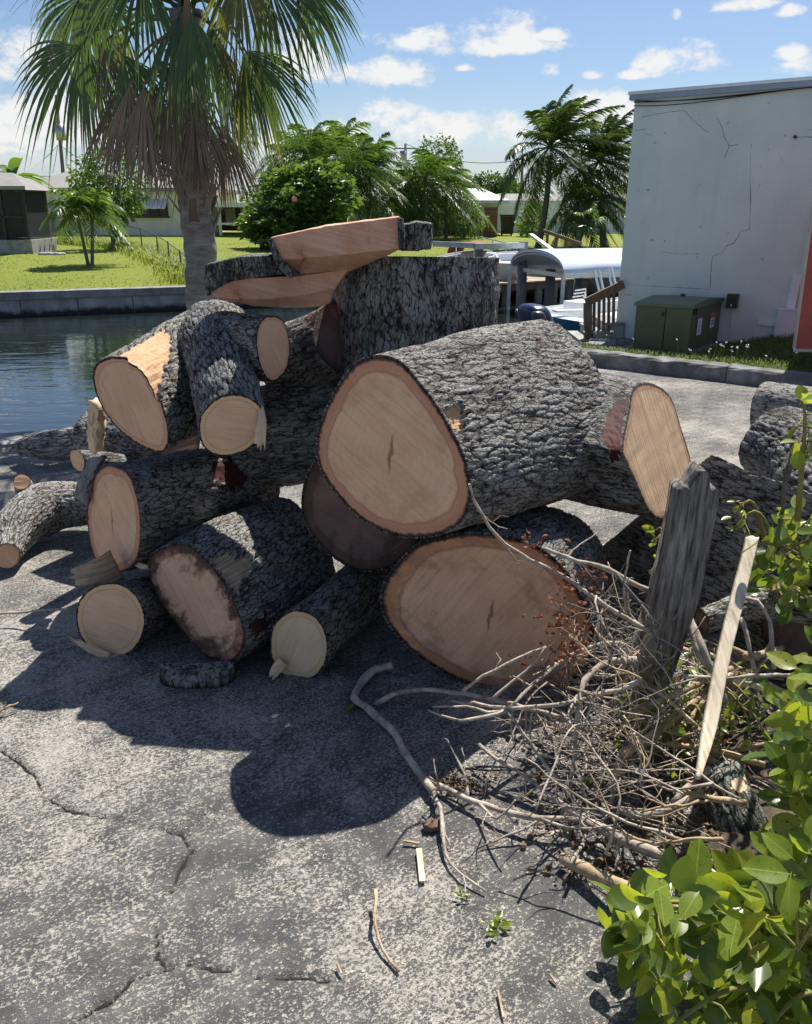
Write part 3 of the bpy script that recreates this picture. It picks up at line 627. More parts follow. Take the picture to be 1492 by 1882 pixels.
def make_log(label, face=None, Y=3.0, c=None, az=0.0, tilt=0.0, r=0.2, end=None, path=None, scales=(1.0, 1.0), N=195, M=114,
             amp=0.0096, freq=22, stretch=0.30, seed=1, bark=None, wood=None, back=None, feats=(), name='log', parent=None, sharp=False,
             low=0.02, lobes=0.03, twist=0.0, fcap=True, bcap=True, group=None):
    bark = bark or BARK; wood = wood or W_PINK; back = back or W_DARK
    if face is not None:
        fp = np.array(face, float); cc = fp.mean(0)
        if c is None: C0 = P(cc[0], cc[1], Y)
        else: C0 = np.array(c, float)
        nrm = nz(az, tilt)
        e1 = np.cross(np.array([0, 0, 1.0]), nrm); e1 /= np.linalg.norm(e1); e2 = np.cross(nrm, e1)
        W3 = np.array([PN(a, b, C0, nrm) for a, b in fp])
        o2 = np.stack([(W3 - C0) @ e1, (W3 - C0) @ e2], 1)
        area = 0.5 * np.sum(o2[:, 0] * np.roll(o2[:, 1], -1) - np.roll(o2[:, 0], -1) * o2[:, 1])
        if area < 0: o2 = o2[::-1]
        o2 = resample(o2, N, True, not sharp)
        if path is None: path = [C0, np.array(end, float)]
        else: path = [C0] + [np.array(q, float) for q in path]
        straight = len(path) == 2
    else:
        path = [np.array(q, float) for q in path]
        a = np.arange(N) * 2 * math.pi / N
        rr = r * (1 + lobes * np.cos(2 * a + seed) + lobes * 0.8 * np.cos(3 * a + 2.1 * seed) + lobes * 0.5 * np.cos(5 * a + seed * 1.3))
        o2 = np.stack([rr * np.cos(a), rr * np.sin(a)], 1)
        nrm = path[0] - path[1]; nrm /= np.linalg.norm(nrm)
        if az or tilt: nrm = nz(az, tilt)
        e1 = np.cross(np.array([0, 0, 1.0]), nrm)
        e1 = e1 / np.linalg.norm(e1) if np.linalg.norm(e1) > 0.05 else np.array([1.0, 0, 0]); e2 = np.cross(nrm, e1)
        straight = len(path) == 2
    pth = resample(np.array(path), M, smooth=len(path) > 2)
    L = np.concatenate([[0], np.cumsum(np.linalg.norm(np.diff(pth, axis=0), axis=1))])
    t = L / L[-1]
    sc = np.interp(t, np.linspace(0, 1, len(scales)), scales)
    if straight: E1 = np.repeat(e1[None], M, 0); E2 = np.repeat(e2[None], M, 0)
    else:
        T, E1, E2 = frames(pth, M, e1)
        k = sstep(t, 0, 0.15)[:, None]
        E1 = e1 * (1 - k) + E1 * k; E2 = e2 * (1 - k) + E2 * k
    tan = np.roll(o2, -1, 0) - np.roll(o2, 1, 0); nn = np.stack([tan[:, 1], -tan[:, 0]], 1); nn /= np.linalg.norm(nn, axis=1, keepdims=True)
    base = o2[None] * sc[:, None, None]
    # morph towards a rounder section away from the cut
    rm = np.sqrt(np.mean((o2 ** 2).sum(1)))
    q = np.concatenate([base, np.broadcast_to(L[:, None, None], (M, N, 1))], -1)
    if twist:
        an = twist * L[:, None]; ca, sa = np.cos(an), np.sin(an)
        q = np.stack([q[..., 0] * ca - q[..., 1] * sa, q[..., 0] * sa + q[..., 1] * ca, q[..., 2]], -1)
    h = bark_h(q + seed * 3.3, seed, freq, stretch)
    big = fbm(q * 2.2 + seed, 2, seed + 40)
    off = amp * (h - 0.6) * (0.45 + 0.55 * sstep(t, 0.0, 0.05))[:, None] + low * big * sstep(t, 0.0, 0.2)[:, None]
    X = base + nn[None] * off[..., None]
    V = pth[:, None] + X[..., :1] * E1[:, None] + X[..., 1:] * E2[:, None]
    NW = nn[None, :, :1] * E1[:, None] + nn[None, :, 1:] * E2[:, None]
    fid = np.zeros((M, N), int)
    flist = []
    for k, (fname, poly, depth, fm, flabel) in enumerate(feats):
        px = proj(V) + 12 * np.stack([fbm(q * 26, 3, seed + 70), fbm(q * 26, 3, seed + 71)], -1)
        vis = (NW * (V - np.array([0, 0, CAMZ]))).sum(-1) < 0
        mk_ = inpoly(px, poly) & vis
        if mk_.sum() < 6: print('feature empty', label, fname); continue
        inner = mk_.astype(float)
        for _ in range(3): inner = (inner + np.roll(inner, 1, 1) + np.roll(inner, -1, 1) + np.vstack([inner[:1], inner[:-1]]) + np.vstack([inner[1:], inner[-1:]])) / 5
        inner *= mk_
        fib = fbm(q * np.array([40, 40, 6.0]), 3, seed + 80)
        V = V - NW * (inner * depth * (1 + 0.35 * fib))[..., None] + NW * (np.where(mk_, -off * inner * (0.7 if depth > 0.008 else 0.25), 0))[..., None]
        fid[mk_] = k + 1; flist.append((k + 1, fname, fm, flabel))
    o0 = V.reshape(-1, 3).min(0); o0 = np.array([V[..., 0].mean(), V[..., 1].mean(), o0[2]])
    R = root(name, o0, label, 'log', group) if parent is None else parent
    vid = np.arange(M * N).reshape(M, N); v2 = np.roll(vid, -1, 1)
    Q = np.stack([vid[:-1], vid[1:], v2[1:], v2[:-1]], -1).reshape(-1, 4)
    ff = fid.reshape(-1)[Q]; fface = np.where((ff == ff[:, :1]).all(1), ff[:, 0], 0)
    allV = V.reshape(-1, 3); at_b = q.reshape(-1, 3) + seed * 3.3; h = h * sstep(t, -0.02, 0.012)[:, None]; at_h = h.reshape(-1)
    # bark rims at both ends
    exV, exQ, exB, exH = [], [], [], []
    caps = []
    nbase = M * N
    for ei, on in ((0, fcap), (M - 1, bcap)):
        ring = V[ei]; cen = ring.mean(0); inn = cen + (ring - cen) * 0.968
        exV.append(inn); ids = nbase + np.arange(N); i2 = np.roll(ids, -1); ring_i = vid[ei]; r2 = v2[ei]
        exQ.append(np.stack([ring_i, r2, i2, ids], 1) if ei == 0 else np.stack([ring_i, ids, i2, r2], 1))
        exB.append(at_b.reshape(M, N, 3)[ei]); exH.append(np.full(N, 0.02)); nbase += N
        caps.append((ei, on, cen, inn))
    allV2 = np.vstack([allV] + exV); B2 = np.vstack([at_b] + exB); H2 = np.concatenate([at_h] + exH)
    Qb = np.vstack([Q[fface == 0]] + exQ)
    mk('bark', allV2, Qb, bark, R, attrs={'bco': B2, 'bh': H2})
    for k, fname, fm, flabel in flist:
        Qk = Q[fface == k]
        if len(Qk) == 0: continue
        u, inv = np.unique(Qk, return_inverse=True)
        qq = q.reshape(-1, 3)[u]; xy = np.stack([np.arctan2(qq[:, 1], qq[:, 0]) * rm, qq[:, 2], np.full(len(u), 0.4)], 1)
        mk(fname, allV[u], inv.reshape(-1, 4), fm, R, attrs={'fco': xy}, label=flabel)
    K = 12
    for ei, on, cen, inn in caps:
        fk = (np.arange(1, K + 1) / K) ** 0.8
        ring = cen + (inn - cen)[None] * fk[:, None, None]; ring = np.concatenate([cen[None, None].repeat(N, 1)[:, :1].reshape(1, 3), ring.reshape(-1, 3)])
        e1_, e2_ = E1[ei], E2[ei]; pn = nrm if ei == 0 else -nrm
        fx = (ring - cen) @ e1_; fy = (ring - cen) @ e2_
        rn = np.concatenate([[0], np.repeat(fk, N)])
        fc = np.stack([fx, fy, rn], 1)
        nn_ = fbm(np.stack([fx * 3, fy * 22, fx * 0 + seed], 1), 3, seed + 90)
        ring = ring + pn * (0.0025 * nn_ * (rn < 0.999))[:, None]
        ids = 1 + np.arange(K * N).reshape(K, N); id2 = np.roll(ids, -1, 1)
        Qc = np.stack([ids[:-1], ids[1:], id2[1:], id2[:-1]], -1).reshape(-1, 4); Tc = np.stack([np.zeros(N, int), ids[0], id2[0]], 1)
        if ei != 0: Qc = Qc[:, ::-1]; Tc = Tc[:, ::-1]
        mk('cut_face', ring, [Qc, Tc], wood if ei == 0 else back, R, attrs={'fco': fc})
    return R

def splinter(R, pts, w, m, thick=0.012, name='splinter', label=None):
    """a torn flake: ragged tapering sheet along a line of world points"""
    pts = resample(pts, 10); T = np.gradient(pts, axis=0); T /= np.linalg.norm(T, axis=1, keepdims=True)
    side = np.cross(T, np.array([0, -1.0, 0.2])); side /= np.linalg.norm(side, axis=1, keepdims=True); nrm = np.cross(side, T)
    nw = 9; u = np.linspace(-1, 1, nw); n = len(pts); w = np.interp(np.linspace(0, 1, n), np.linspace(0, 1, len(w)), w)
    j = 0.02 * rng.normal(size=(n, nw)); jag = np.abs(rng.normal(size=nw)) * 0.02
    top = pts[:, None] + side[:, None] * (u[None, :, None] * w[:, None, None]) + nrm[:, None] * (thick * (1 - u ** 2) * 0.6)[None, :, None]
    top = top + T[-1] * (jag[None, :, None] * np.linspace(0, 1, n)[:, None, None] ** 3) + nrm[:, None] * (0.003 * rng.normal(size=(n, nw)))[..., None]
    bot = top - nrm[:, None] * thick
    V = np.concatenate([top.reshape(-1, 3), bot.reshape(-1, 3)]); vid = np.arange(n * nw).reshape(n, nw); o = n * nw
    Q = np.stack([vid[:-1, :-1], vid[:-1, 1:], vid[1:, 1:], vid[1:, :-1]], -1).reshape(-1, 4)
    E = [Q, Q[:, ::-1] + o]
    for e in (vid[0], vid[-1][::-1], vid[:, -1], vid[:, 0][::-1]):
        E.append(np.stack([e[:-1], e[:-1] + o, e[1:] + o, e[1:]], 1))
    ss_ = np.linspace(0, 1, n)[:, None] * np.ones(nw); uu = u[None] * w[:, None]
    fc = np.stack([uu.ravel(), ss_.ravel() * 0.3, np.full(n * nw, 0.4)], 1)
    return mk(name, V, np.vstack(E), m, R, attrs={'fco': np.vstack([fc, fc])}, label=label)

# --- the big log on top of the heap
big = make_log('biggest log of the heap, huge oval cut end facing front with thick grey bark',
    face=[(690, 652), (655, 664), (628, 695), (603, 738), (584, 790), (580, 832), (592, 872), (620, 912), (660, 952), (710, 980), (760, 990), (812, 983), (850, 960), (866, 922), (866, 890), (855, 842), (830, 790), (800, 740), (770, 700), (742, 668), (718, 655)],
    Y=2.65, az=-26, end=P(1008, 744, 3.45), scales=(1.0, 1.08, 1.15, 1.18), N=480, M=290, amp=0.0125, freq=23, stretch=0.16, seed=3, low=0.016, twist=0.35,
    feats=[('knot_hole', [(822, 752), (846, 738), (862, 756), (858, 786), (842, 800), (830, 785)], 0.022, W_ORANGE, 'rotted orange knot hole at the cut rim')])
# --- the wide log under it
make_log('wide log lying under the biggest log, oval cut face half behind dry twigs',
    face=[(860, 978), (812, 985), (765, 1000), (727, 1035), (702, 1075), (698, 1110), (712, 1148), (745, 1188), (800, 1228), (860, 1257), (950, 1275), (1030, 1268), (1078, 1228), (1092, 1180), (1082, 1120), (1042, 1050), (992, 1005), (930, 984)],
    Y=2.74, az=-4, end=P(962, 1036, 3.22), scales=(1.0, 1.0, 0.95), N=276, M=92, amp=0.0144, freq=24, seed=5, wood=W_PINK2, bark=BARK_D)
# --- rough-sawn end at the right
make_log('log at the right with a rough sawn striped end turned to the right',
    face=[(1165, 710), (1200, 705), (1233, 730), (1252, 788), (1268, 840), (1272, 880), (1257, 930), (1222, 955), (1195, 945), (1168, 890), (1150, 850), (1141, 822), (1150, 770)],
    Y=3.35, az=64, tilt=0.42, end=P(985, 790, 3.72), scales=(1.0, 1.05), N=229, M=126, amp=0.0160, freq=21, seed=8, wood=W_GRAIN, bark=BARK_D,
    feats=[('torn_bark', [(1108, 762), (1128, 740), (1158, 722), (1160, 740), (1146, 775), (1141, 840), (1128, 862), (1120, 830), (1104, 812)], 0.004, W_RED, 'dark red torn inner bark')])
# --- split log behind the grey post
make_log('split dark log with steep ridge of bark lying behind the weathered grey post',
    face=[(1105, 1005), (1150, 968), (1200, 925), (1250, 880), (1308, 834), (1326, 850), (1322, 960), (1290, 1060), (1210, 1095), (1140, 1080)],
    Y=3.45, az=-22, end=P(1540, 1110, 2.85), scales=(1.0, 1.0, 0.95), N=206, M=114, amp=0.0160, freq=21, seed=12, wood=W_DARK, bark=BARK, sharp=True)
# --- the two logs at the right edge
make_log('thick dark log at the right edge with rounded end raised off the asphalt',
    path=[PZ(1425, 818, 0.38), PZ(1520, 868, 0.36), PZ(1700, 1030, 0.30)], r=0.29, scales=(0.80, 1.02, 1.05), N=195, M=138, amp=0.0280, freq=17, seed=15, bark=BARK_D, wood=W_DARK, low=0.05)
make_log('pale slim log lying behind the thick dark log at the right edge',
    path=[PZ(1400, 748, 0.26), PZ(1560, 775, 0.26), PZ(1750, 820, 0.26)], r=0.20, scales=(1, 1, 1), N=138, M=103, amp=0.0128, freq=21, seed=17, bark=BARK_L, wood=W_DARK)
# --- standing stump
make_log('tall upright stump section standing on the heap under the sawn slab',
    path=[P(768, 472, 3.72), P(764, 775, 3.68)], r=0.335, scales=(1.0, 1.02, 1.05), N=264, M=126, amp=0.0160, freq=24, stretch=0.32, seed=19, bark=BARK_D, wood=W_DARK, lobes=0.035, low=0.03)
# --- upper left log with the flared, stripped cut
make_log('upper left log with teardrop cut face and a sunlit stripped orange cut above',
    face=[(215, 655), (245, 660), (275, 687), (298, 740), (312, 800), (306, 828), (285, 832), (250, 815), (215, 787), (186, 747), (171, 705), (174, 672), (193, 657)],
    Y=3.2, az=-24, tilt=0.10, end=P(395, 655, 3.95), scales=(1.0, 1.10, 1.22, 1.22), N=264, M=172, amp=0.0176, freq=22, seed=23, wood=W_TAN, bark=BARK,
    feats=[('stripped_wood', [(168, 668), (196, 640), (225, 610), (262, 592), (306, 598), (318, 622), (316, 650), (300, 700), (296, 742), (262, 680), (215, 648), (185, 655)], 0.02, W_ORANGE, 'sunlit orange wood where the bark was cut away')])
# --- forked log
fork = root('forked_log', P(415, 830, 3.2), 'forked log at the top left with two round cut limbs', 'log')
make_log('', face=[(425, 724), (452, 727), (476, 742), (487, 765), (484, 790), (466, 818), (440, 834), (408, 839), (382, 830), (366, 805), (366, 770), (382, 745), (402, 730)],
    Y=3.02, az=4, tilt=-0.12, path=[P(412, 690, 3.25), P(398, 630, 3.55), P(385, 612, 3.95)], scales=(1.0, 1.06, 1.3, 1.35), N=195, M=126, amp=0.0128, freq=27, seed=27, wood=W_PALE, bark=BARK_D, parent=fork)
make_log('', face=[(500, 580), (516, 584), (528, 605), (533, 640), (529, 672), (515, 695), (500, 702), (486, 690), (475, 662), (470, 625), (476, 595), (488, 582)],
    Y=3.2, az=46, path=[P(440, 632, 3.42), P(390, 615, 3.7), P(380, 612, 3.95)], scales=(1.0, 1.05, 1.15, 1.2), N=172, M=103, amp=0.0128, freq=27, seed=29, wood=W_TAN, bark=BARK_D, parent=fork)
splinter(fork, [P(478, 745, 3.03), P(481, 775, 2.99), P(478, 808, 2.96)], (0.010, 0.018, 0.022), W_YEL, 0.006)
# --- short log behind
make_log('short log wedged between the forked log and the upright stump',
    path=[P(628, 622, 3.62), P(520, 668, 3.86)], r=0.16, scales=(1, 1), N=138, M=80, amp=0.0096, freq=25, seed=31, bark=BARK_D, wood=W_DARK,
    feats=[('torn_bark', [(560, 590), (600, 560), (640, 560), (640, 585), (585, 612)], 0.004, W_RED, 'dark red torn inner bark')])
# --- middle logs
make_log('long shaded log crossing the middle of the heap behind the biggest log',
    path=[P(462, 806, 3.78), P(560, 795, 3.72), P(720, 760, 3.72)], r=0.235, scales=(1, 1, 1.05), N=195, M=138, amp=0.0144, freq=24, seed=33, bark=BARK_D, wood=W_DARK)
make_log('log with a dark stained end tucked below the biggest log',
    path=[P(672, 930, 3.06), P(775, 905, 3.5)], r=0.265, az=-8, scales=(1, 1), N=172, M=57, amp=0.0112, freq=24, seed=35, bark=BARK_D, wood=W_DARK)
# --- left middle log
L13 = make_log('left middle log with tall narrow cut face and a red bark scar',
    face=[(206, 852), (186, 858), (169, 885), (160, 935), (163, 985), (175, 1030), (195, 1048), (226, 1052), (250, 1035), (259, 1000), (259, 950), (251, 905), (236, 868)],
    Y=3.28, az=-50, end=P(462, 898, 3.95), scales=(1.0, 0.98, 0.94), N=229, M=172, amp=0.0136, freq=25, seed=37, wood=W_PINK, bark=BARK,
    feats=[('bark_scar', [(385, 850), (440, 832), (470, 850), (462, 880), (430, 902), (398, 885)], 0.006, W_RED, 'dark red scar of torn bark')])
splinter(L13, [P(215, 1038, 3.24), P(185, 1052, 3.16), P(140, 1060, 3.10)], (0.07, 0.06, 0.035), W_TORN, 0.008)
splinter(L13, [P(240, 1030, 3.2), P(258, 1040, 3.14), P(268, 1043, 3.10)], (0.018, 0.012, 0.008), W_YEL, 0.008)
# --- front centre-left log
make_log('front log with a stained oval face and torn notch on its sunlit bark',
    face=[(300, 1004), (340, 998), (378, 1026), (418, 1080), (448, 1148), (449, 1190), (421, 1221), (372, 1202), (322, 1143), (291, 1102), (272, 1052), (277, 1020)],
    Y=2.93, az=-34, tilt=0.05, end=P(535, 1000, 3.55), scales=(1.0, 1.06, 1.08, 1.0), N=276, M=172, amp=0.0136, freq=25, seed=41, wood=W_STAIN, bark=BARK,
    feats=[('torn_notch', [(385, 1018), (420, 1008), (465, 1022), (478, 1040), (452, 1060), (446, 1105), (430, 1085), (408, 1055)], 0.03, W_TORN, 'pale torn notch in the bark'),
           ('bark_scar', [(462, 1140), (490, 1125), (500, 1140), (482, 1170), (462, 1180)], 0.004, W_RED, 'dark red scar of torn bark')])
# --- small round logs on the ground
L15 = make_log('small round log at the lower left of the heap with pale ringed face',
    face=[(205, 1070), (180, 1074), (155, 1090), (141, 1115), (141, 1150), (152, 1178), (176, 1200), (208, 1210), (240, 1200), (260, 1175), (268, 1145), (262, 1112), (245, 1086), (225, 1073)],
    Y=2.98, az=-16, end=P(318, 1108, 3.6), scales=(1.0, 0.97), N=172, M=92, amp=0.0096, freq=29, seed=43, wood=W_PALE, bark=BARK_D)
splinter(L15, [P(200, 1206, 2.955), P(172, 1196, 2.945), P(144, 1182, 2.94)], (0.014, 0.016, 0.010), W_YEL, 0.006)
L16 = make_log('small round log in front centre with cream ringed face and broken lip',
    face=[(548, 1120), (522, 1128), (502, 1150), (496, 1180), (500, 1215), (518, 1240), (545, 1250), (575, 1246), (595, 1225), (603, 1195), (598, 1160), (580, 1132)],
    Y=2.80, az=-16, end=P(680, 1070, 3.4), scales=(1.0, 1.0), N=172, M=103, amp=0.0096, freq=29, seed=45, wood=W_YEL, bark=BARK)
splinter(L16, [P(520, 1216, 2.785), P(508, 1230, 2.775), P(502, 1240, 2.775)], (0.022, 0.022, 0.016), W_YEL, 0.012, 'broken_lip')
# --- left edge logs
L17 = make_log('curved pale log at the left edge with a cut stub on top',
    path=[PZ(12, 1022, 0.10), PZ(30, 975, 0.14), PZ(85, 935, 0.17), PZ(160, 925, 0.18), PZ(215, 930, 0.2)], r=0.105, az=30, scales=(0.62, 1.1, 1.35, 1.1, 1.0), N=161, M=138, amp=0.0128, freq=27, seed=47, wood=W_TAN, bark=BARK_L)
make_log('', path=[PZ(40, 886, 0.335), PZ(48, 905, 0.22)], r=0.042, scales=(1, 1.3), N=50, M=20, amp=0.0064, freq=25, seed=48, wood=W_ORANGE, bark=BARK_L, parent=L17)
make_log('weathered grey log with a pale broken top at the left by the water',
    path=[PZ(42, 822, 0.11), PZ(90, 824, 0.13), PZ(175, 812, 0.13)], r=0.115, scales=(0.55, 1.0, 1.1), N=149, M=92, amp=0.0240, freq=18, seed=49, wood=W_DARK, bark=BARK_L, low=0.05)
make_log('dark log lying under the upper left log at the back',
    path=[P(176, 800, 4.25), P(330, 815, 4.0)], r=0.15, scales=(1, 1.1), N=110, M=60, amp=0.0112, freq=25, seed=51, wood=W_DARK, bark=BARK_D)
make_log('thin round branch end peeping out beside the split upright piece',
    path=[P(142, 846, 3.62), P(240, 850, 3.95)], r=0.05, scales=(1, 1), az=-30, N=60, M=30, amp=0.0048, freq=25, seed=53, wood=W_PALE, bark=BARK_D)
# --- split upright piece, grey sliver, ground bark
def slab_piece(name, label, cat, px, Y, thick, m, az=0.0):
    C = P(np.mean([a for a, _ in px]), np.mean([b for _, b in px]), Y); n = nz(az)
    W3 = np.array([PN(a, b, C, n) for a, b in px]); W3 = resample(W3, 26, True, False)
    bk = W3 - n * thick; mid = W3 - n * thick * 0.5 + (W3 - W3.mean(0)) * 0.03
    N_ = len(W3); rings = [W3 + (W3.mean(0) - W3) * k + n * 0.0 for k in (1, 0.6, 0.25, 0.06)] + [W3 + (W3.mean(0) - W3) * 0.0 - n * 0.006] + [mid, bk] + [bk + (bk.mean(0) - bk) * k for k in (0.5, 1)]
    V = np.array(rings); V = V + 0.004 * rng.normal(size=V.shape) * (np.arange(len(rings)) > 0)[:, None, None]
    V[0] = V[0].mean(0); V[-1] = V[-1].mean(0)
    vid = np.arange(V.shape[0] * N_).reshape(-1, N_); v2 = np.roll(vid, -1, 1)
    Q = np.stack([vid[:-1], v2[:-1], v2[1:], vid[1:]], -1).reshape(-1, 4)
    fl = V.reshape(-1, 3); fc = np.stack([fl[:, 0] - C[0], fl[:, 2] - C[2], np.full(len(fl), 0.4)], 1)
    return mk(name, fl, Q, m, None, True, attrs={'fco': fc}, label=label, cat=cat)
slab_piece('split_wood_piece', 'pale split wood piece standing on end left of the upper left log', 'wood piece', [(163, 738), (174, 738), (181, 750), (180, 800), (176, 834), (161, 832), (159, 780)], 3.6, 0.05, W_YEL, -20)
slab_piece('wood_sliver', 'grey weathered wood sliver leaning against the narrow cut face', 'wood piece', [(162, 842), (186, 840), (178, 858), (162, 898), (158, 930), (137, 918), (142, 880)], 3.42, 0.03, M_SLIVER, -20)
def bark_shell(label, px, w, seed):
    pts = resample(np.array([PZ(a, b, 0.02) for a, b in px]), 60); T = np.gradient(pts, axis=0); T /= np.linalg.norm(T, axis=1, keepdims=True)
    S = np.cross(T, [0, 0, 1.0]); nv = 26; a = np.linspace(-1, 1, nv)
    ww = w * np.sqrt(np.clip(1 - np.linspace(-1, 1, 60) ** 4, 0.02, 1))
    q = np.stack([np.broadcast_to(a * w, (60, nv)), np.zeros((60, nv)), np.broadcast_to(np.linspace(0, .5, 60)[:, None], (60, nv))], -1)
    h = bark_h(q + seed, seed, 22, 0.35)
    top = pts[:, None] + S[:, None] * (a[None, :, None] * ww[:, None, None]); top[..., 2] += 0.05 * (1 - a ** 2)[None] + 0.014 * h - 0.005
    bot = top.copy(); bot[..., 2] = np.maximum(bot[..., 2] - 0.03, -0.01)
    vid = np.arange(60 * nv).reshape(60, nv); o = 60 * nv; Q = np.stack([vid[:-1, :-1], vid[:-1, 1:], vid[1:, 1:], vid[1:, :-1]], -1).reshape(-1, 4)
    E = [Q, Q[:, ::-1] + o] + [np.stack([e[:-1], e[:-1] + o, e[1:] + o, e[1:]], 1) for e in (vid[0], vid[-1][::-1], vid[:, -1], vid[:, 0][::-1])]
    mk('bark_slab', np.vstack([top.reshape(-1, 3), bot.reshape(-1, 3)]), np.vstack(E), BARK_M, attrs={'bco': np.vstack([q.reshape(-1, 3)] * 2), 'bh': np.concatenate([h.ravel(), h.ravel() * 0.3])}, label=label, cat='bark')
bark_shell('loose slab of mossy bark lying on the asphalt below the stained front log', [(295, 1238), (360, 1240), (432, 1238)], 0.065, 61)

# --- the sawn slab with a felling notch on top
slab = root('sawn_slab', P(560, 560, 3.45), 'stepped sawn slab with a felling notch laid across the top of the heap', 'log slab')
def loft(name, rows, m, parent, n=44, sub=7):
    """crisp sawn block: straight bands between rows of points, every band with its own edges"""
    R = np.array([resample(np.array([P(a, b, Yv) for a, b, Yv in r_]), n, smooth=False) for r_ in rows]); k = len(R)
    Vs, Qs, o = [], [], 0
    for i in range(k - 1):
        f = np.linspace(0, 1, sub)[:, None, None]; D = R[i] * (1 - f) + R[i + 1] * f
        fl = D.reshape(-1, 3); inner = np.sin(np.linspace(0, math.pi, sub))[:, None, None] ** 0.5
        D = D + (0.006 * fbm(fl * np.array([3, 9, 22]), 3, 5) + 0.004 * fbm(fl * 2.2, 2, 6)).reshape(sub, n, 1) * np.array([0, 1, 0.4]) * inner
        D[0] += 0.0025 * fbm(D[0] * 30, 2, 9)[:, None] * np.array([0, 0, 1]); D[-1] += 0.0025 * fbm(D[-1] * 30, 2, 9)[:, None] * np.array([0, 0, 1])
        vid = o + np.arange(sub * n).reshape(sub, n); Vs.append(D.reshape(-1, 3)); Qs.append(np.stack([vid[:-1, :-1], vid[1:, :-1], vid[1:, 1:], vid[:-1, 1:]], -1).reshape(-1, 4)); o += sub * n
    for e, fl_ in ((0, 1), (-1, 0)):
        ring = R[:-1, e]; c = ring.mean(0); kk = len(ring); Vs.append(np.vstack([ring, c])); idx = o + np.arange(kk); nx_ = np.roll(idx, -1)
        tq = np.stack([idx, np.full(kk, o + kk), nx_] if fl_ else [nx_, np.full(kk, o + kk), idx], 1); Qs.append(tq); o += kk + 1
    V = np.vstack(Vs); c = V.mean(0)
    fc = np.stack([(V[:, 2] - c[2]) + 0.25 * (V[:, 0] - c[0]), V[:, 0] - c[0] + (V[:, 1] - c[1]) * 0.3, np.full(len(V), 0.4)], 1); bh = np.clip(0.5 + fbm(V * 24, 3, 9), 0, 1)
    return mk(name, V, [np.vstack(Qs[:k - 1]), np.vstack(Qs[k - 1:])], m, parent, True, attrs={'fco': fc, 'bco': V, 'bh': bh})
loft('upper_block', [[(505, 434, 3.47), (600, 413, 3.47), (733, 397, 3.47)], [(497, 437, 3.27), (600, 416, 3.27), (734, 399, 3.27)], [(515, 478, 3.28), (610, 470, 3.27), (737, 457, 3.28)],
                     [(540, 508, 3.42), (632, 502, 3.44), (700, 476, 3.45)], [(540, 512, 3.55), (632, 504, 3.55), (700, 478, 3.55)], [(505, 434, 3.47), (600, 413, 3.47), (733, 397, 3.47)]], W_SLAB, slab)
loft('lower_slab', [[(384, 500, 3.54), (480, 500, 3.54), (628, 500, 3.56)], [(384, 536, 3.36), (410, 520, 3.37), (450, 512, 3.38), (545, 508, 3.40), (640, 496, 3.42)], [(396, 546, 3.36), (440, 550, 3.37), (500, 549, 3.38), (560, 542, 3.38), (616, 530, 3.42)],
                    [(404, 549, 3.40), (470, 563, 3.41), (540, 566, 3.42), (590, 563, 3.44), (606, 558, 3.46)], [(404, 552, 3.52), (500, 562, 3.54), (606, 556, 3.56)], [(384, 500, 3.54), (480, 500, 3.54), (628, 500, 3.56)]], W_SLAB, slab)
def bark_block(name, poly, Y, depth, seed, n=80, m=36, bulge=0.02, amp=0.0144):
    W3 = np.array([P(a, b, Y) for a, b in poly]); W3 = resample(W3, n, True, False); cen = W3.mean(0)
    lay = [W3 + (cen - W3) * k for k in (0.98, 0.8, 0.62, 0.45, 0.3, 0.16, 0.05)]
    ys = np.linspace(0, depth, m); lay += [W3 + np.array([0, y, 0]) for y in ys] + [cen + (W3 - cen) * 0.02 + np.array([0, depth, 0])]
    V = np.array(lay); q = V.copy(); h = bark_h(q.reshape(-1, 3) + seed, seed, 18, 0.6).reshape(V.shape[:2])
    nr = (W3 - cen); nr /= np.linalg.norm(nr, axis=1, keepdims=True)
    V[7:-1] += nr[None] * (amp * (h[7:-1] - 0.6))[..., None]; V[:7, :, 1] -= (amp * (h[:7] - 0.4)) + bulge
    k = len(lay); vid = np.arange(k * n).reshape(k, n); v2 = np.roll(vid, -1, 1); Q = np.stack([vid[:-1], v2[:-1], v2[1:], vid[1:]], -1).reshape(-1, 4)
    mk(name, V.reshape(-1, 3), Q, BARK_D, slab, attrs={'bco': q.reshape(-1, 3), 'bh': h.ravel()})
bark_block('bark_crust', [(376, 486), (440, 471), (504, 468), (512, 486), (528, 503), (470, 510), (425, 518), (392, 534), (380, 546), (374, 520)], 3.37, 0.16, 71)
bark_block('bark_end', [(738, 414), (765, 408), (794, 411), (795, 440), (792, 458), (760, 462), (736, 462)], 3.42, 0.3, 73, bulge=0.0)
bark_block('bark_edge', [(491, 441), (500, 438), (517, 476), (545, 508), (532, 513), (506, 486)], 3.262, 0.22, 75, n=60, m=20, bulge=0.0, amp=0.0064)
bark_block('bark_edge', [(730, 400), (741, 402), (744, 430), (743, 459), (733, 461), (731, 430)], 3.262, 0.20, 77, n=60, m=20, bulge=0.0, amp=0.0064)
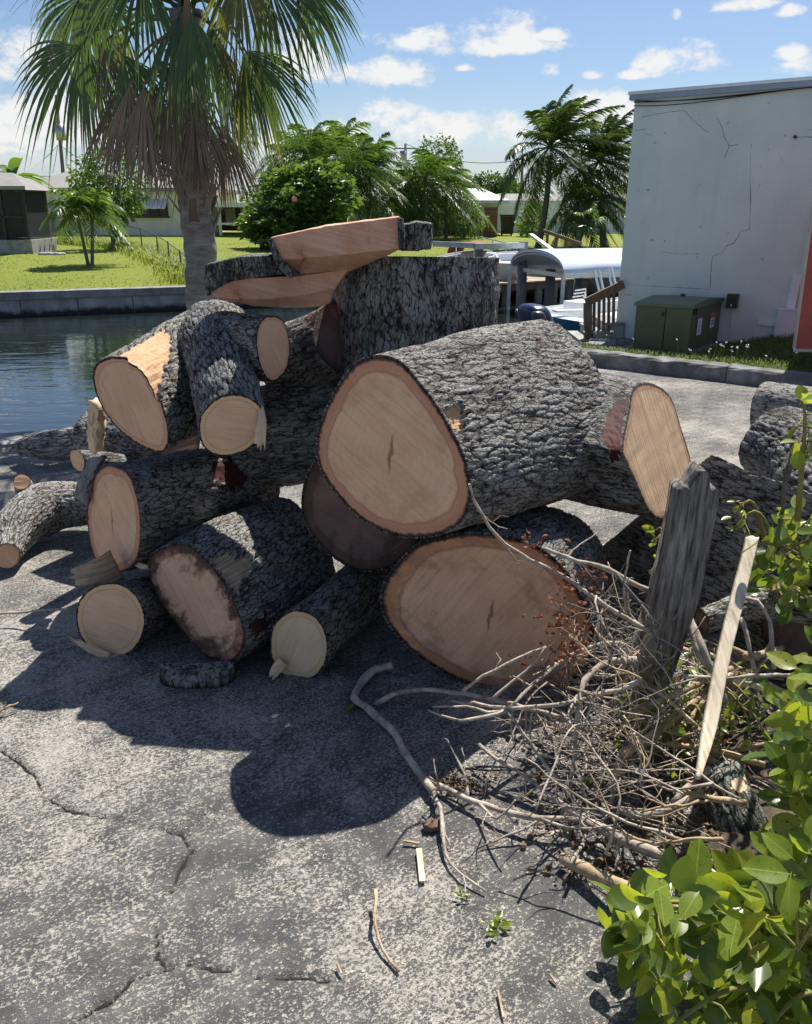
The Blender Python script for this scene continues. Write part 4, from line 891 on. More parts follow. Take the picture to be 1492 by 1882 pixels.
# ================================================================ building, kerb, berm
def UV2(a, b): d = np.array(b) - np.array(a); return d / np.linalg.norm(d)
KA = PZ(1045, 668, 0.0); KB = PZ(1400, 712, 0.0)                 # foot of the kerb
kd = (KB - KA)[:2]; kd /= np.linalg.norm(kd); kn = np.array([-kd[1], kd[0]])      # kn points away from the camera
K0 = KA[:2] - kd * 0.6; K1 = KB[:2] + kd * 4.5
def kpt(s, t, z): return np.array([*(K0 + kd * s + kn * t), z])
KL = np.linalg.norm(K1 - K0)
kerb = root('kerb', kpt(KL / 2, 0, 0), 'low concrete kerb edging the grass strip in front of the pale building', 'kerb')
s = 0.0; rk = np.random.default_rng(4)
while s < KL:
    e = min(s + 2.4, KL); n = 26; ss_ = np.linspace(s + 0.006, e - 0.006, n)
    prof = [(0.0, -0.05), (0.012, 0.135), (0.03, 0.158), (0.20, 0.165), (0.22, 0.15), (0.225, -0.05)]
    V = np.array([[kpt(a, t + 0.006 * rk.normal(), z + (0.004 * rk.normal() if z > 0 else 0)) for t, z in prof] for a in ss_]); m_ = len(prof)
    vid = np.arange(n * m_).reshape(n, m_); Q = np.stack([vid[:-1, :-1], vid[:-1, 1:], vid[1:, 1:], vid[1:, :-1]], -1).reshape(-1, 4)
    ends = [vid[0][::-1].tolist(), vid[-1].tolist()]
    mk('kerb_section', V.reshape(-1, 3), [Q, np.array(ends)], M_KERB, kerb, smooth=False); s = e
# wall frame
CORN = P(1128, 640, 11.7); CORN[2] = 0.0
wd = UV2((0, 0), (0.86, -0.52)); wn = np.array([-wd[1], wd[0]])   # wd runs along the wall towards the right, wn into the building
def wpt(s, t, z): return np.array([*(CORN[:2] + wd * s + wn * t), z])
def on_wall(px, py, t=0.0):
    q = PN(px, py, wpt(0, t, 0), np.array([-wn[0], -wn[1], 0.0])); return q
# grass berm between kerb and wall
bs = np.linspace(0.0, KL, 90); bt = np.linspace(0.2, 4.2, 48); BS, BT = np.meshgrid(bs, bt); BT = 0.2 + (BT - 0.2) * np.clip(0.12 + 0.88 * sstep(BS, 0.95, 1.5), 0, 1)
bz = 0.12 - 0.12 * sstep(BT, 0.3, 1.5) * (1 - sstep(BS, 1.2, 2.4)) + 0.42 * sstep(BS, 1.5, 4.6) * sstep(BT, 0.3, 2.0)
bq = np.stack([K0[0] + kd[0] * BS + kn[0] * BT, K0[1] + kd[1] * BS + kn[1] * BT, bz], -1)
bq[..., 2] += 0.025 * fbm(bq * np.array([3, 3, 0]), 3, 6)
n1, n2 = BS.shape; vid = np.arange(n1 * n2).reshape(n1, n2)
mk('grass_strip', bq.reshape(-1, 3), np.stack([vid[:-1, :-1], vid[:-1, 1:], vid[1:, 1:], vid[1:, :-1]], -1).reshape(-1, 4), grass_mat('strip_grass', (0.05, 0.075, 0.02), (0.07, 0.10, 0.025), (0.10, 0.115, 0.035), 5), kind='structure')
def berm_z(x, y):
    d = np.stack([x - K0[0], y - K0[1]], -1); s_ = d @ kd; t_ = d @ kn
    return 0.12 - 0.12 * sstep(t_, 0.3, 1.5) * (1 - sstep(s_, 1.2, 2.4)) + 0.42 * sstep(s_, 1.5, 4.6) * sstep(t_, 0.3, 2.0), s_, t_
def blades(name, pts, h0, h1, w, m, lean=0.5, seed=1, **pr):
    r = np.random.default_rng(seed); n = len(pts); a = r.uniform(0, 2 * math.pi, n); hh = r.uniform(h0, h1, n)
    d = np.stack([np.cos(a), np.sin(a), 0 * a], 1); sd = np.stack([-np.sin(a), np.cos(a), 0 * a], 1)
    p0 = pts; p1 = pts + np.array([0, 0, 1.0]) * (hh * 0.6)[:, None] + d * (hh * lean * 0.3)[:, None]; p2 = pts + np.array([0, 0, 1.0]) * (hh * 0.9)[:, None] + d * (hh * lean)[:, None]
    V = np.stack([p0 - sd * w, p0 + sd * w, p1 + sd * w * 0.7, p1 - sd * w * 0.7, p2], 1).reshape(-1, 3); i = np.arange(n) * 5
    return mk(name, V, [np.stack([i, i + 1, i + 2, i + 3], 1), np.stack([i + 3, i + 2, i + 4], 1)], m, None, False, **pr)
M_BLADE = leaf_mat('grass_blade', (0.05, 0.085, 0.016), (0.11, 0.14, 0.03), (0.2, 0.27, 0.03), 0, 0.5, 0.35)
M_BLADEL = leaf_mat('grass_blade_light', (0.12, 0.17, 0.025), (0.20, 0.23, 0.045), (0.36, 0.42, 0.05), 0, 0.5, 0.4)
r_ = np.random.default_rng(11); n = 26000
S_ = r_.uniform(0.2, KL - 0.2, n); T_ = 0.22 + 3.0 * r_.uniform(0, 1, n) ** 1.3 * (0.12 + 0.88 * sstep(S_, 0.95, 1.5))
bp = np.stack([K0[0] + kd[0] * S_ + kn[0] * T_, K0[1] + kd[1] * S_ + kn[1] * T_, 0 * S_], 1); bp[:, 2] = berm_z(bp[:, 0], bp[:, 1])[0] - 0.015
blades('grass', bp, 0.03, 0.10, 0.006, M_BLADE, 0.6, 12, kind='stuff', label='short unmown grass on the strip by the building')
# pale weed flowers on stalks by the corner of the wall
wf = MB(); wl = MB()
for k in range(34):
    s_ = r_.uniform(0.6, 2.6) if k < 22 else r_.uniform(2.6, 4.5); t_ = r_.uniform(0.22, 0.5); b = kpt(s_, t_, 0.15); h_ = r_.uniform(0.10, 0.22); tp = b + np.array([r_.normal() * 0.03, r_.normal() * 0.02, h_])
    wl.tube([b, (b + tp) / 2 + [0.005, 0, 0], tp], 0.0022, 4, False)
    for q in range(3): wf.box(tp + r_.normal(size=3) * 0.006, (0.011, 0.011, 0.008), r_.uniform(0, 3))
wr = root('flowering_weeds', kpt(1.6, 0.35, 0.14), 'thin stalked weeds with tiny pale flowers along the kerb top', 'weeds', kind='stuff')
wl.build('stalk', M_BLADEL, wr); wf.build('flower', M_WHITE, wr)

# --- the pale building
bld = root('pale_building', wpt(2, 1, 0), 'pale grey green stucco building with cracked windowless wall and metal roof edge', 'building')
def stucco():
    m, h, b = mat('stucco_wall'); co = h.n('TexCoord', _out='Object')
    n1 = h.noise(co, 0.9, 5, 0.6); n2 = h.noise(co, 7, 5, 0.7); n3 = h.noise(h.scale(co, (6, 6, 0.7)), 1.2, 4, 0.6)
    c = h.mix(h.ss(n1, 0.35, 0.65), (0.62, 0.71, 0.655), (0.72, 0.79, 0.735)); c = h.mix(h.math('MULTIPLY', h.ss(n3, 0.5, 0.75), 0.25), c, (0.50, 0.56, 0.52))
    c = h.mix(h.math('MULTIPLY', h.ss(n2, 0.62, 0.78), 0.4), c, (0.70, 0.74, 0.71))
    sp = h.ss(h.noise(co, 16, 2, 0.4), 0.73, 0.77)
    c = h.mix(h.math('MULTIPLY', sp, 0.55), c, (0.2, 0.22, 0.21))
    setb(h, b, Base__Color=c, Roughness=0.85); b.inputs['Specular IOR Level'].default_value = 0.25
    bump(h, b, h.math('ADD', h.noise(co, 60, 4, 0.6), h.math('MULTIPLY', n2, 1.5)), 0.35, 0.01)
    return m
M_STUC = stucco()
WL = 5.2
ztop0 = on_wall(1167, 184)[2]; e_ = on_wall(1492, 158); sE = (e_[:2] - CORN[:2]) @ wd; slope = (e_[2] - ztop0) / sE
def ztop(s): return ztop0 + slope * s
mb = MB(); mb.hexa([wpt(0, 0, -0.3), wpt(WL, 0, -0.3), wpt(WL, 5, -0.3), wpt(0, 5, -0.3), wpt(0, 0, ztop(0)), wpt(WL, 0, ztop(WL)), wpt(WL, 5, ztop(WL)), wpt(0, 5, ztop(0))])
mb.build('wall', M_STUC, bld)
mb = MB(); mb.hexa([wpt(-0.06, -0.055, ztop(0) - 0.005), wpt(WL + .1, -0.055, ztop(WL) - 0.005), wpt(WL + .1, 5.1, ztop(WL) - 0.005), wpt(-0.06, 5.1, ztop(0) - 0.005), wpt(-0.06, -0.055, ztop(0) + 0.075), wpt(WL + .1, -0.055, ztop(WL) + 0.075), wpt(WL + .1, 5.1, ztop(WL) + 0.075), wpt(-0.06, 5.1, ztop(0) + 0.075)])
M_FASC = simple('fascia_metal', (0.30, 0.36, 0.42), 0.4, 0.1, 3, 0, 0.5)
rf = mb.build('roof', M_FASC, bld)
mb = MB(); mb.hexa([wpt(-0.075, -0.075, ztop(0) + 0.055), wpt(WL + .1, -0.075, ztop(WL) + 0.055), wpt(WL + .1, -0.058, ztop(WL) + 0.055), wpt(-0.075, -0.058, ztop(0) + 0.055), wpt(-0.075, -0.075, ztop(0) + 0.092), wpt(WL + .1, -0.075, ztop(WL) + 0.092), wpt(WL + .1, -0.058, ztop(WL) + 0.092), wpt(-0.075, -0.058, ztop(0) + 0.092)])
mb.build('drip_edge', M_ALU, rf)
mb = MB()
for ph, dp in ((0.0, 0.07), (0.6, 0.045), (1.1, 0.095)):
    ss_ = np.linspace(0.0, WL, 40); mb.tube([wpt(a, -0.03 - 0.01 * ph, ztop(a) - 0.012 - 0.008 * ph - dp * abs(math.sin(a * 1.3 + ph * 0.5)) * max(0.15, 1 - 0.4 * a)) for a in ss_], 0.0055, 5)
mb.build('cable', M_WIRE, bld)
# cracks in the stucco: thin dark open joints
CRK = [[(1180, 216), (1190, 213), (1205, 210), (1225, 206), (1258, 204), (1272, 220), (1290, 235), (1302, 244)],
       [(1318, 218), (1327, 235), (1330, 252), (1340, 268), (1332, 290)], [(1340, 268), (1356, 266)],
       [(1380, 265), (1378, 330), (1379, 380), (1377, 422), (1362, 425), (1353, 440), (1348, 447), (1334, 452), (1328, 465), (1310, 470), (1307, 485), (1305, 530)],
       [(1158, 523), (1185, 525), (1240, 528), (1305, 532)], [(1215, 463), (1240, 466), (1285, 467)], [(1140, 541), (1160, 543)], [(1166, 240), (1185, 238)], [(1185, 245), (1200, 250)], [(1465, 252), (1492, 252)]]
mb = MB()
for c in CRK:
    w3 = np.array([on_wall(a, b, -0.002) for a, b in c]); w3 = resample(w3, max(8, int(np.linalg.norm(np.diff(w3, axis=0), axis=1).sum() / 0.02)), smooth=False)
    w3[:, 2] += 0.008 * fbm(w3 * 14, 2, 2); w3[:, :2] += (0.008 * fbm(w3 * 13 + 5, 2, 3))[:, None] * wd
    r0 = 0.0018 + 0.0035 * np.clip(fbm(w3 * 5, 3, 4) + 0.1, -0.3, 1); mb.tube(w3, np.maximum(r0, 0.0007), 4, False)
mb.build('wall_crack', simple('crack_dark', (0.14, 0.15, 0.145), 0.9, 0.2, 5), bld, kind='stuff')
mb = MB(); c = on_wall(1461, 252, -0.01); mb.tube([c + np.array([*(wn * 0.02), 0]), c - np.array([*(wn * 0.02), 0])], 0.02, 10); mb.build('pipe_stub', M_BLACK, bld)
# meter box on the wall
mt = root('meter_box', on_wall(1346, 553, -0.02), 'small black meter box fixed to the pale building wall', 'meter box')
c = on_wall(1346, 553, -0.06); Rw = np.stack([np.r_[wd, 0], np.r_[wn, 0], [0, 0, 1.0]], 1)
MB().box(c, (0.13, 0.11, 0.17), R=Rw).build('box', M_BLACK, mt)
MB().box(c - np.r_[wn * 0.06, 0], (0.09, 0.012, 0.11), R=Rw).build('lid', M_DARKM, mt)
MB().box(c - np.r_[wn * 0.062, 0.05], (0.02, 0.02, 0.02), R=Rw).build('lock', M_WHITE, mt)
mb = MB(); mb.tube([on_wall(1346, 566, -0.02), on_wall(1344, 600, -0.02), on_wall(1343, 622, -0.02)], 0.008, 5); mb.build('conduit', M_GREYW, mt)
# white trim board and utility pieces near the sign
tb = root('utility_box', on_wall(1445, 600, -0.1), 'pale grey utility box against the wall beside the leaning red sign', 'utility box')
c = on_wall(1448, 597, -0.12); MB().box(c, (0.26, 0.18, 0.36), R=Rw).build('box', M_GREYW, tb); MB().box(c + np.array([0, 0, 0.187]), (0.28, 0.2, 0.014), R=Rw).build('lid', M_GREYW, tb)
mb = MB(); mb.bar(on_wall(1451, 572, -0.05), on_wall(1466, 505, -0.05), 0.09, 0.05); mb.build('riser', M_WHITE, tb)
mb = MB()
for k in range(3): mb.tube([on_wall(1470 + 3 * k, 575, -0.06), on_wall(1472 + 4 * k, 520, -0.05), on_wall(1480 + 3 * k, 460, -0.04), on_wall(1492 + 2 * k, 380, -0.04)], 0.011, 6)
mb.build('conduit', M_GREYW, tb)
mb = MB(); mb.bar(on_wall(1394, 590, -0.015), on_wall(1432, 594, -0.015), 0.02, 0.09); mb.build('ledge_board', M_WHITE, bld)
# --- leaning red sign
sg = root('red_sign', P(1480, 640, 8.9), 'orange red sign board standing on the grass at the right edge', 'sign')
c0 = P(1462, 641, 8.9); xdir = np.array([0.98, -0.2, 0]); up = (P(1494, 388, 8.7) - c0); up = up / np.linalg.norm(up); up = np.array([0.02, 0.10, 1.0]); up /= np.linalg.norm(up)
nrm_ = np.cross(xdir, up); H_ = 1.86
M_SIGN = simple('sign_red', (0.47, 0.075, 0.05), 0.5, 0.12, 2); M_EDGE = simple('sign_edge', (0.55, 0.47, 0.36), 0.7, 0.1, 4)
mb = MB(); mb.hexa([c0, c0 + xdir * 1.1, c0 + xdir * 1.1 - nrm_ * 0.04, c0 - nrm_ * 0.04, c0 + up * H_, c0 + xdir * 1.1 + up * H_, c0 + xdir * 1.1 + up * H_ - nrm_ * 0.04, c0 + up * H_ - nrm_ * 0.04]); mb.build('board', M_SIGN, sg)
mb = MB(); mb.hexa([c0 + nrm_ * .004 - up * 0.03, c0 + nrm_ * .004 + xdir * 1.1 - up * 0.03, c0 + xdir * 1.1 - up * 0.03 - nrm_ * 0.045, c0 - nrm_ * 0.045 - up * 0.03, c0 + nrm_ * .004, c0 + nrm_ * .004 + xdir * 1.1, c0 + xdir * 1.1 - nrm_ * 0.045, c0 - nrm_ * 0.045]); mb.build('bottom_rail', M_EDGE, sg)
mb = MB(); mb.hexa([c0 - xdir * 0.025 + nrm_ * .003, c0 - xdir * 0.001 + nrm_ * .003, c0 - xdir * 0.001 - nrm_ * 0.044, c0 - xdir * 0.025 - nrm_ * 0.044] + [q + up * H_ for q in (c0 - xdir * 0.025 + nrm_ * .003, c0 - xdir * 0.001 + nrm_ * .003, c0 - xdir * 0.001 - nrm_ * 0.044, c0 - xdir * 0.025 - nrm_ * 0.044)]); mb.build('side_rail', M_EDGE, sg)
def text(name, s, pos, x, y, size, m, parent, align='LEFT'):
    cu = bpy.data.curves.new(name, 'FONT'); cu.body = s; cu.size = size; cu.align_x = align; cu.extrude = 0.0008
    t_ = bpy.data.objects.new(name, cu); COL.objects.link(t_); dg = bpy.context.evaluated_depsgraph_get()
    me = bpy.data.meshes.new_from_object(t_.evaluated_get(dg)); bpy.data.objects.remove(t_); bpy.data.curves.remove(cu)
    me.materials.clear(); me.materials.append(m); o = bpy.data.objects.new(name, me); COL.objects.link(o); o.parent = parent
    x = np.array(x) / np.linalg.norm(x); y = np.array(y) / np.linalg.norm(y); z = np.cross(x, y); p = np.array(pos) - ORI[parent.name]
    o.matrix_local = Matrix(((x[0], y[0], z[0], p[0]), (x[1], y[1], z[1], p[1]), (x[2], y[2], z[2], p[2]), (0, 0, 0, 1)))
    return o
text('lettering', 'TA', c0 + xdir * 0.115 + up * 0.155 + nrm_ * 0.006, xdir, up, 0.085, M_WIRE, sg)
# --- green transformer cabinet
tr = root('transformer_cabinet', on_wall(1230, 640, -0.6), 'olive green steel transformer cabinet with two doors beside the building', 'transformer')
A = PZ(1160, 640, 0.21); Bc = PZ(1266, 650, 0.21); A = P(1163, 644, 10.45); Bc = P(1264, 646, 10.1); Cc = P(1317, 632, 10.95)
ax = (Bc - A); ax[2] = 0; W1 = np.linalg.norm(ax); ax /= W1; ay = Cc - Bc; ay[2] = 0; W2 = np.linalg.norm(ay); ay /= W2
z0 = 0.07; z1 = P(1264, 561, 10.1)[2]
def tp(s, t, z): q = A + ax * s + ay * t; return np.array([q[0], q[1], z])
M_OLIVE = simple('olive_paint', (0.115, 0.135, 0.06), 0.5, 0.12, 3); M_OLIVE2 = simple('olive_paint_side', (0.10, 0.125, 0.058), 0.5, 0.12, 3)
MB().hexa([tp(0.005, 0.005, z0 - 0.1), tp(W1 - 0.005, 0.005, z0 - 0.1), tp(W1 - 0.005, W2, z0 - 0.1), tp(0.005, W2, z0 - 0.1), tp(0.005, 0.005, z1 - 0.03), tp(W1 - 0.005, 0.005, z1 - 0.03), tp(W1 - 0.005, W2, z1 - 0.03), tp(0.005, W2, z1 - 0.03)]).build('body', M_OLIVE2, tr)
for a, b in ((0.0, W1 * 0.535), (W1 * 0.555, W1)):
    d_ = MB().hexa([tp(a, -0.02, z0), tp(b, -0.02, z0), tp(b, 0.003, z0), tp(a, 0.003, z0), tp(a, -0.02, z1 - 0.045), tp(b, -0.02, z1 - 0.045), tp(b, 0.003, z1 - 0.045), tp(a, 0.003, z1 - 0.045)]).build('door', M_OLIVE, tr)
MB().box(tp(W1 * 0.5, -0.03, z1 - 0.12), (0.02, 0.02, 0.05)).build('handle', M_DARKM, tr)
mz = z1 + 0.045
MB().add([tp(-0.02, -0.035, z1 - 0.04), tp(W1 + 0.02, -0.035, z1 - 0.04), tp(W1 + 0.02, W2 + 0.02, z1 - 0.04), tp(-0.02, W2 + 0.02, z1 - 0.04), tp(-0.02, -0.035, z1), tp(W1 + 0.02, -0.035, z1), tp(W1 + 0.02, W2 + 0.02, z1), tp(-0.02, W2 + 0.02, z1), tp(-0.02, W2 * 0.5, mz), tp(W1 + 0.02, W2 * 0.5, mz)],
         [[0, 1, 5, 4], [4, 5, 9, 8], [8, 9, 6, 7], [2, 3, 7, 6], [0, 3, 2, 1]], [[1, 2, 5], [2, 6, 5], [5, 6, 9], [0, 4, 3], [3, 4, 7], [4, 8, 7]]).build('lid', simple('olive_lid', (0.13, 0.165, 0.10), 0.45, 0.1, 3), tr)
MB().box(tp(W1 * 0.5, W2 * 0.55, mz + 0.01), (0.05, 0.05, 0.03)).build('lifting_lug', M_DARKM, tr)
for q in (0.06, 0.13): MB().box(tp(W1 + 0.006, q, z1 - 0.085), (0.014, 0.03, 0.07), math.atan2(ax[1], ax[0])).build('hinge', M_BLACK, tr)
Rt = np.stack([ay, ax, [0, 0, 1.0]], 1); mat_x = simple('label_white', (0.72, 0.74, 0.80), 0.6, 0.05, 3); mat_r = simple('label_red', (0.55, 0.12, 0.10), 0.6, 0.05, 3); mat_b = simple('label_blue', (0.10, 0.12, 0.22), 0.6, 0.05, 3)
lb = MB().box(tp(W1 + 0.007, W2 * 0.27, z1 - 0.28), (0.15, 0.004, 0.20), R=Rt).build('warning_label', mat_x, tr)
MB().box(tp(W1 + 0.010, W2 * 0.27, z1 - 0.275), (0.125, 0.003, 0.006), R=Rt).build('label_line', mat_b, lb); MB().box(tp(W1 + 0.010, W2 * 0.27, z1 - 0.235), (0.008, 0.003, 0.05), R=Rt).build('label_mark', mat_b, lb)
MB().box(tp(W1 + 0.010, W2 * 0.25, z1 - 0.325), (0.025, 0.003, 0.02), R=Rt).build('label_mark', mat_b, lb)
lb = MB().box(tp(W1 + 0.007, W2 * 0.70, z1 - 0.25), (0.15, 0.004, 0.18), R=Rt).build('warning_label', mat_x, tr, label='white warning label with red header')
MB().box(tp(W1 + 0.010, W2 * 0.70, z1 - 0.188), (0.15, 0.003, 0.055), R=Rt).build('label_header', mat_r, lb)
for k in range(3): MB().box(tp(W1 + 0.010, W2 * 0.70, z1 - 0.25 - 0.022 * k), (0.085 - 0.01 * (k % 2), 0.003, 0.012), R=Rt).build('label_line', mat_b, lb)
MB().hexa([tp(-0.12, -0.15, -0.15), tp(W1 + 0.15, -0.15, -0.15), tp(W1 + 0.15, W2 + 0.1, -0.15), tp(-0.12, W2 + 0.1, -0.15), tp(-0.12, -0.15, z0 - 0.012), tp(W1 + 0.15, -0.15, z0 - 0.012), tp(W1 + 0.15, W2 + 0.1, z0 - 0.012), tp(-0.12, W2 + 0.1, z0 - 0.012)]).build('pad', M_CONCD, tr)
# --- concrete steps and timber railing left of the corner
st = root('concrete_steps', P(1095, 635, 11.5), 'three small concrete steps at the left corner of the building', 'steps')
sb = P(1072, 640, 11.5); M_STEP = simple('step_paint', (0.50, 0.49, 0.42), 0.8, 0.08, 3)
for k in range(3):
    q = P(1072 + 22 * k, 640, 11.5 + 0.05 * k); w = 0.24
    zt = P(1080 + 22 * k, 626 - 15 * k, 11.5)[2]
    MB().box((q[0] + w * 0.5 - 0.04, q[1] + 0.45, (zt - 0.4) / 2 - 0.02), (w * (1.0), 0.9, zt + 0.4)).build('riser', M_STEP, st)
    MB().box((q[0] + w * 0.5 - 0.05, q[1] + 0.44, zt + 0.012 - 0.02), (w + 0.03, 0.93, 0.034)).build('tread', M_CONC, st)
rl = root('timber_railing', P(1100, 620, 11.7), 'weathered timber stair railing with thin balusters beside the building corner', 'railing')
def rp(px, py): return P(px, py, 11.6)
mb = MB(); mb.bar(rp(1076, 556), rp(1146, 522), 0.06, 0.11); mb.build('handrail', M_TIMBER, rl)
mb = MB(); mb.bar(rp(1080, 628), rp(1080, 557), 0.10, 0.10); mb.build('newel_post', M_TIMBER, rl)
for k, px in enumerate((1091, 1100, 1109, 1118, 1127)):
    mb = MB(); mb.bar(rp(px, 622 - 14 * (k // 2)), rp(px + 1, 553 - 4.6 * k), 0.035, 0.04); mb.build('baluster', M_TIMBER, rl)

# ================================================================ water side: boats, lift, dock
def hull(name, label, stern, bow, beam, depth, z, m_hull, m_deck, cat='boat', deck=True):
    a, b = np.array(stern[:2]), np.array(bow[:2]); d = b - a; L = np.linalg.norm(d); d /= L; nrm2 = np.array([-d[1], d[0]])
    R = root(name, (*(a + b) / 2, z - depth * 0.4), label, cat); n, m_ = 22, 9
    V = np.zeros((n, m_, 3)); t = np.linspace(0, 1, n); wid = beam / 2 * np.where(t < 0.45, 1, np.sqrt(np.clip(1 - ((t - 0.45) / 0.55) ** 2.2, 0, 1))); sheer = z + 0.18 * t ** 2
    for j, u in enumerate(np.linspace(-1, 1, m_)):
        kz = np.abs(u) ** 0.7
        V[:, j, :2] = a + d * (t * L)[:, None] + nrm2 * (wid * u * (0.7 + 0.3 * abs(u)))[:, None]; V[:, j, 2] = sheer - depth * (1 - kz ** 2.2)
    vid = np.arange(n * m_).reshape(n, m_); Q = np.stack([vid[:-1, :-1], vid[1:, :-1], vid[1:, 1:], vid[:-1, 1:]], -1).reshape(-1, 4)
    c0 = n * m_; tri = np.stack([vid[0, :-1], vid[0, 1:], np.full(m_ - 1, c0)], 1)
    mk('hull', np.vstack([V.reshape(-1, 3), [[*a, z]]]), [Q, tri], m_hull, R)
    if deck:
        ed = np.concatenate([V[:, 0], V[::-1, -1]]); ed = ed + np.array([0, 0, 0.005]); cen = ed.mean(0); rings = [cen + (ed - cen) * k for k in (1.0, 0.84)] + [cen + (ed - cen) * 0.80 - [0, 0, 0.18], cen + (ed - cen) * 0.02 - [0, 0, 0.2]]
        rr = np.array(rings); v = np.arange(4 * len(ed)).reshape(4, -1); v2 = np.roll(v, -1, 1); mk('deck', rr.reshape(-1, 3), np.stack([v[:-1], v2[:-1], v2[1:], v[1:]], -1).reshape(-1, 4), m_deck, R, smooth=False)
        mb = MB(); mb.tube(np.vstack([V[:, 0], V[::-1, -1]]) + [0, 0, 0.01], 0.03, 6, False); mb.build('rub_rail', m_deck, R)
    return R
M_BLUEH = simple('hull_blue', (0.03, 0.16, 0.27), 0.25, 0.08, 2); M_WHITEH = simple('hull_white', (0.74, 0.76, 0.78), 0.3, 0.05, 2); M_NAVY = simple('cowl_navy', (0.012, 0.022, 0.075), 0.3, 0.3, 3)
hz = P(1050, 588, 13.6)[2]
bt_ = hull('blue_boat', 'teal blue hulled boat moored beside the timber railing', P(1016, 600, 13.9), P(1250, 575, 15.4), 2.0, 1.0, hz, M_BLUEH, M_WHITEH)
mb = MB(); q = P(1066, 570, 14.6); mb.box(q, (0.42, 0.4, 0.3), 0.5); mb.build('console', M_GREYW, bt_)
mb = MB()
for k in range(5): mb.tube([P(1048 + 2 * k, 558 - 6 * k, 15.0), P(1068 + 2 * k, 555 - 6 * k, 15.1), P(1076, 562 - 4 * k, 15.1)], 0.014, 5)
mb.build('ladder_rail', M_ALU, bt_)
mb = MB(); mb.box(P(1045, 571, 14.0), (0.50, 0.18, 0.03), 0.25); mb.build('seat_top', M_WHITEH, bt_)
mb = MB()
for a, b in (((1092, 497), (1106, 555)), ((1100, 495), (1112, 548)), ((1117, 494), (1126, 535)), ((1123, 492), (1133, 530))): mb.tube([P(*a, 15.4), P(*b, 15.2)], 0.024, 6)
mb.build('canopy_frame', M_ALU, bt_)
om = root('outboard_motor', P(990, 598, 13.3), 'dark navy outboard motor cowl tilted up behind the biggest log', 'outboard motor')
def blob(c, s, rz=0.0, n=18, sq=0.0, tip=0.0):
    u = np.linspace(0, math.pi, n); v = np.linspace(0, 2 * math.pi, 2 * n, endpoint=False); U, Vv = np.meshgrid(u, v, indexing='ij')
    f = lambda x: np.sign(x) * np.abs(x) ** (1 - sq)
    X = np.stack([f(np.sin(U) * np.cos(Vv)) * s[0], f(np.sin(U) * np.sin(Vv)) * s[1], f(np.cos(U)) * s[2]], -1)
    X[..., 0] += tip * X[..., 2]; ca, sa = math.cos(rz), math.sin(rz)
    X = np.stack([X[..., 0] * ca - X[..., 1] * sa, X[..., 0] * sa + X[..., 1] * ca, X[..., 2]], -1) + np.array(c)
    vid = np.arange(n * 2 * n).reshape(n, -1); v2 = np.roll(vid, -1, 1); return X.reshape(-1, 3), np.stack([vid[:-1], vid[1:], v2[1:], v2[:-1]], -1).reshape(-1, 4)
V, Q = blob(P(984, 588, 13.3), (0.20, 0.32, 0.25), 0.4, 18, 0.35, -0.3); mk('cowl', V, Q, M_NAVY, om)
V, Q = blob(P(990, 586, 13.02), (0.10, 0.1, 0.12), 0.4, 12, 0.4, -0.3); mk('emblem_panel', V, Q, simple('cowl_panel', (0.05, 0.055, 0.07), 0.4, 0.2, 4), om)
mb = MB(); mb.tube([P(986, 596, 13.4), P(986, 650, 13.5)], 0.09, 8); mb.build('leg', M_NAVY, om)
# boat lift with curved canopy
lf = root('boat_lift_canopy', P(1033, 570, 19.0), 'boat lift with a white curved canopy roof on posts over the canal', 'boat lift')
cA = P(1036, 497, 18.6); cB = P(937, 491, 21.2); cA[2] = cB[2] = 0.36; wv = cB - cA; axd = np.array([wv[1], -wv[0], 0]); axd /= np.linalg.norm(axd)
if axd[0] < 0: axd = -axd
n_, m_ = 24, 8; ang = np.linspace(0, math.pi, n_); pts = []
for sgn, off in ((1, 0.0), (-1, -0.03)):
    for kk in np.linspace(0, 6.2, m_): pts.append([cA + wv * (0.5 - 0.5 * math.cos(a)) + np.array([0, 0, (0.44 + off) * math.sin(a) ** 0.85 + off]) + axd * kk for a in ang])
pts = np.array(pts).reshape(2, m_, n_, 3); vid = np.arange(2 * m_ * n_).reshape(2, m_, n_)
qf = lambda v: np.stack([v[:-1, :-1], v[1:, :-1], v[1:, 1:], v[:-1, 1:]], -1).reshape(-1, 4)
Q = [qf(vid[0])[:, ::-1], qf(vid[1])] + [np.stack([vid[0, k, :-1], vid[0, k, 1:], vid[1, k, 1:], vid[1, k, :-1]], -1) for k in (0, -1)]
mk('canopy', pts.reshape(-1, 3), np.vstack(Q), simple('canopy_white', (0.66, 0.74, 0.84), 0.28, 0.03, 2), lf)
for kk in (0.03, 2.0, 4.0, 6.1):
    mb = MB(); mb.tube([cA + wv * (0.5 - 0.5 * math.cos(a)) + np.array([0, 0, 0.39 * math.sin(a) ** 0.85 - 0.05]) + axd * kk for a in np.linspace(0, math.pi, 20)], 0.02, 6)
    mb.bar(cA + axd * kk - [0, 0, .05], cB + axd * kk - [0, 0, .05], 0.07, 0.09); mb.build('arch_frame', M_ALU, lf)
for base in (cA, cB):
    mb = MB(); mb.bar(base - [0, 0, 0.05], base + axd * 6.2 - [0, 0, 0.05], 0.08, 0.1); mb.build('eave_rail', M_ALU, lf)
    for kk in (0.0, 6.1): mb = MB(); mb.bar(base + axd * kk - [0, 0, 1.35], base + axd * kk - [0, 0, 0.06], 0.08, 0.08); mb.build('post', M_ALU, lf)
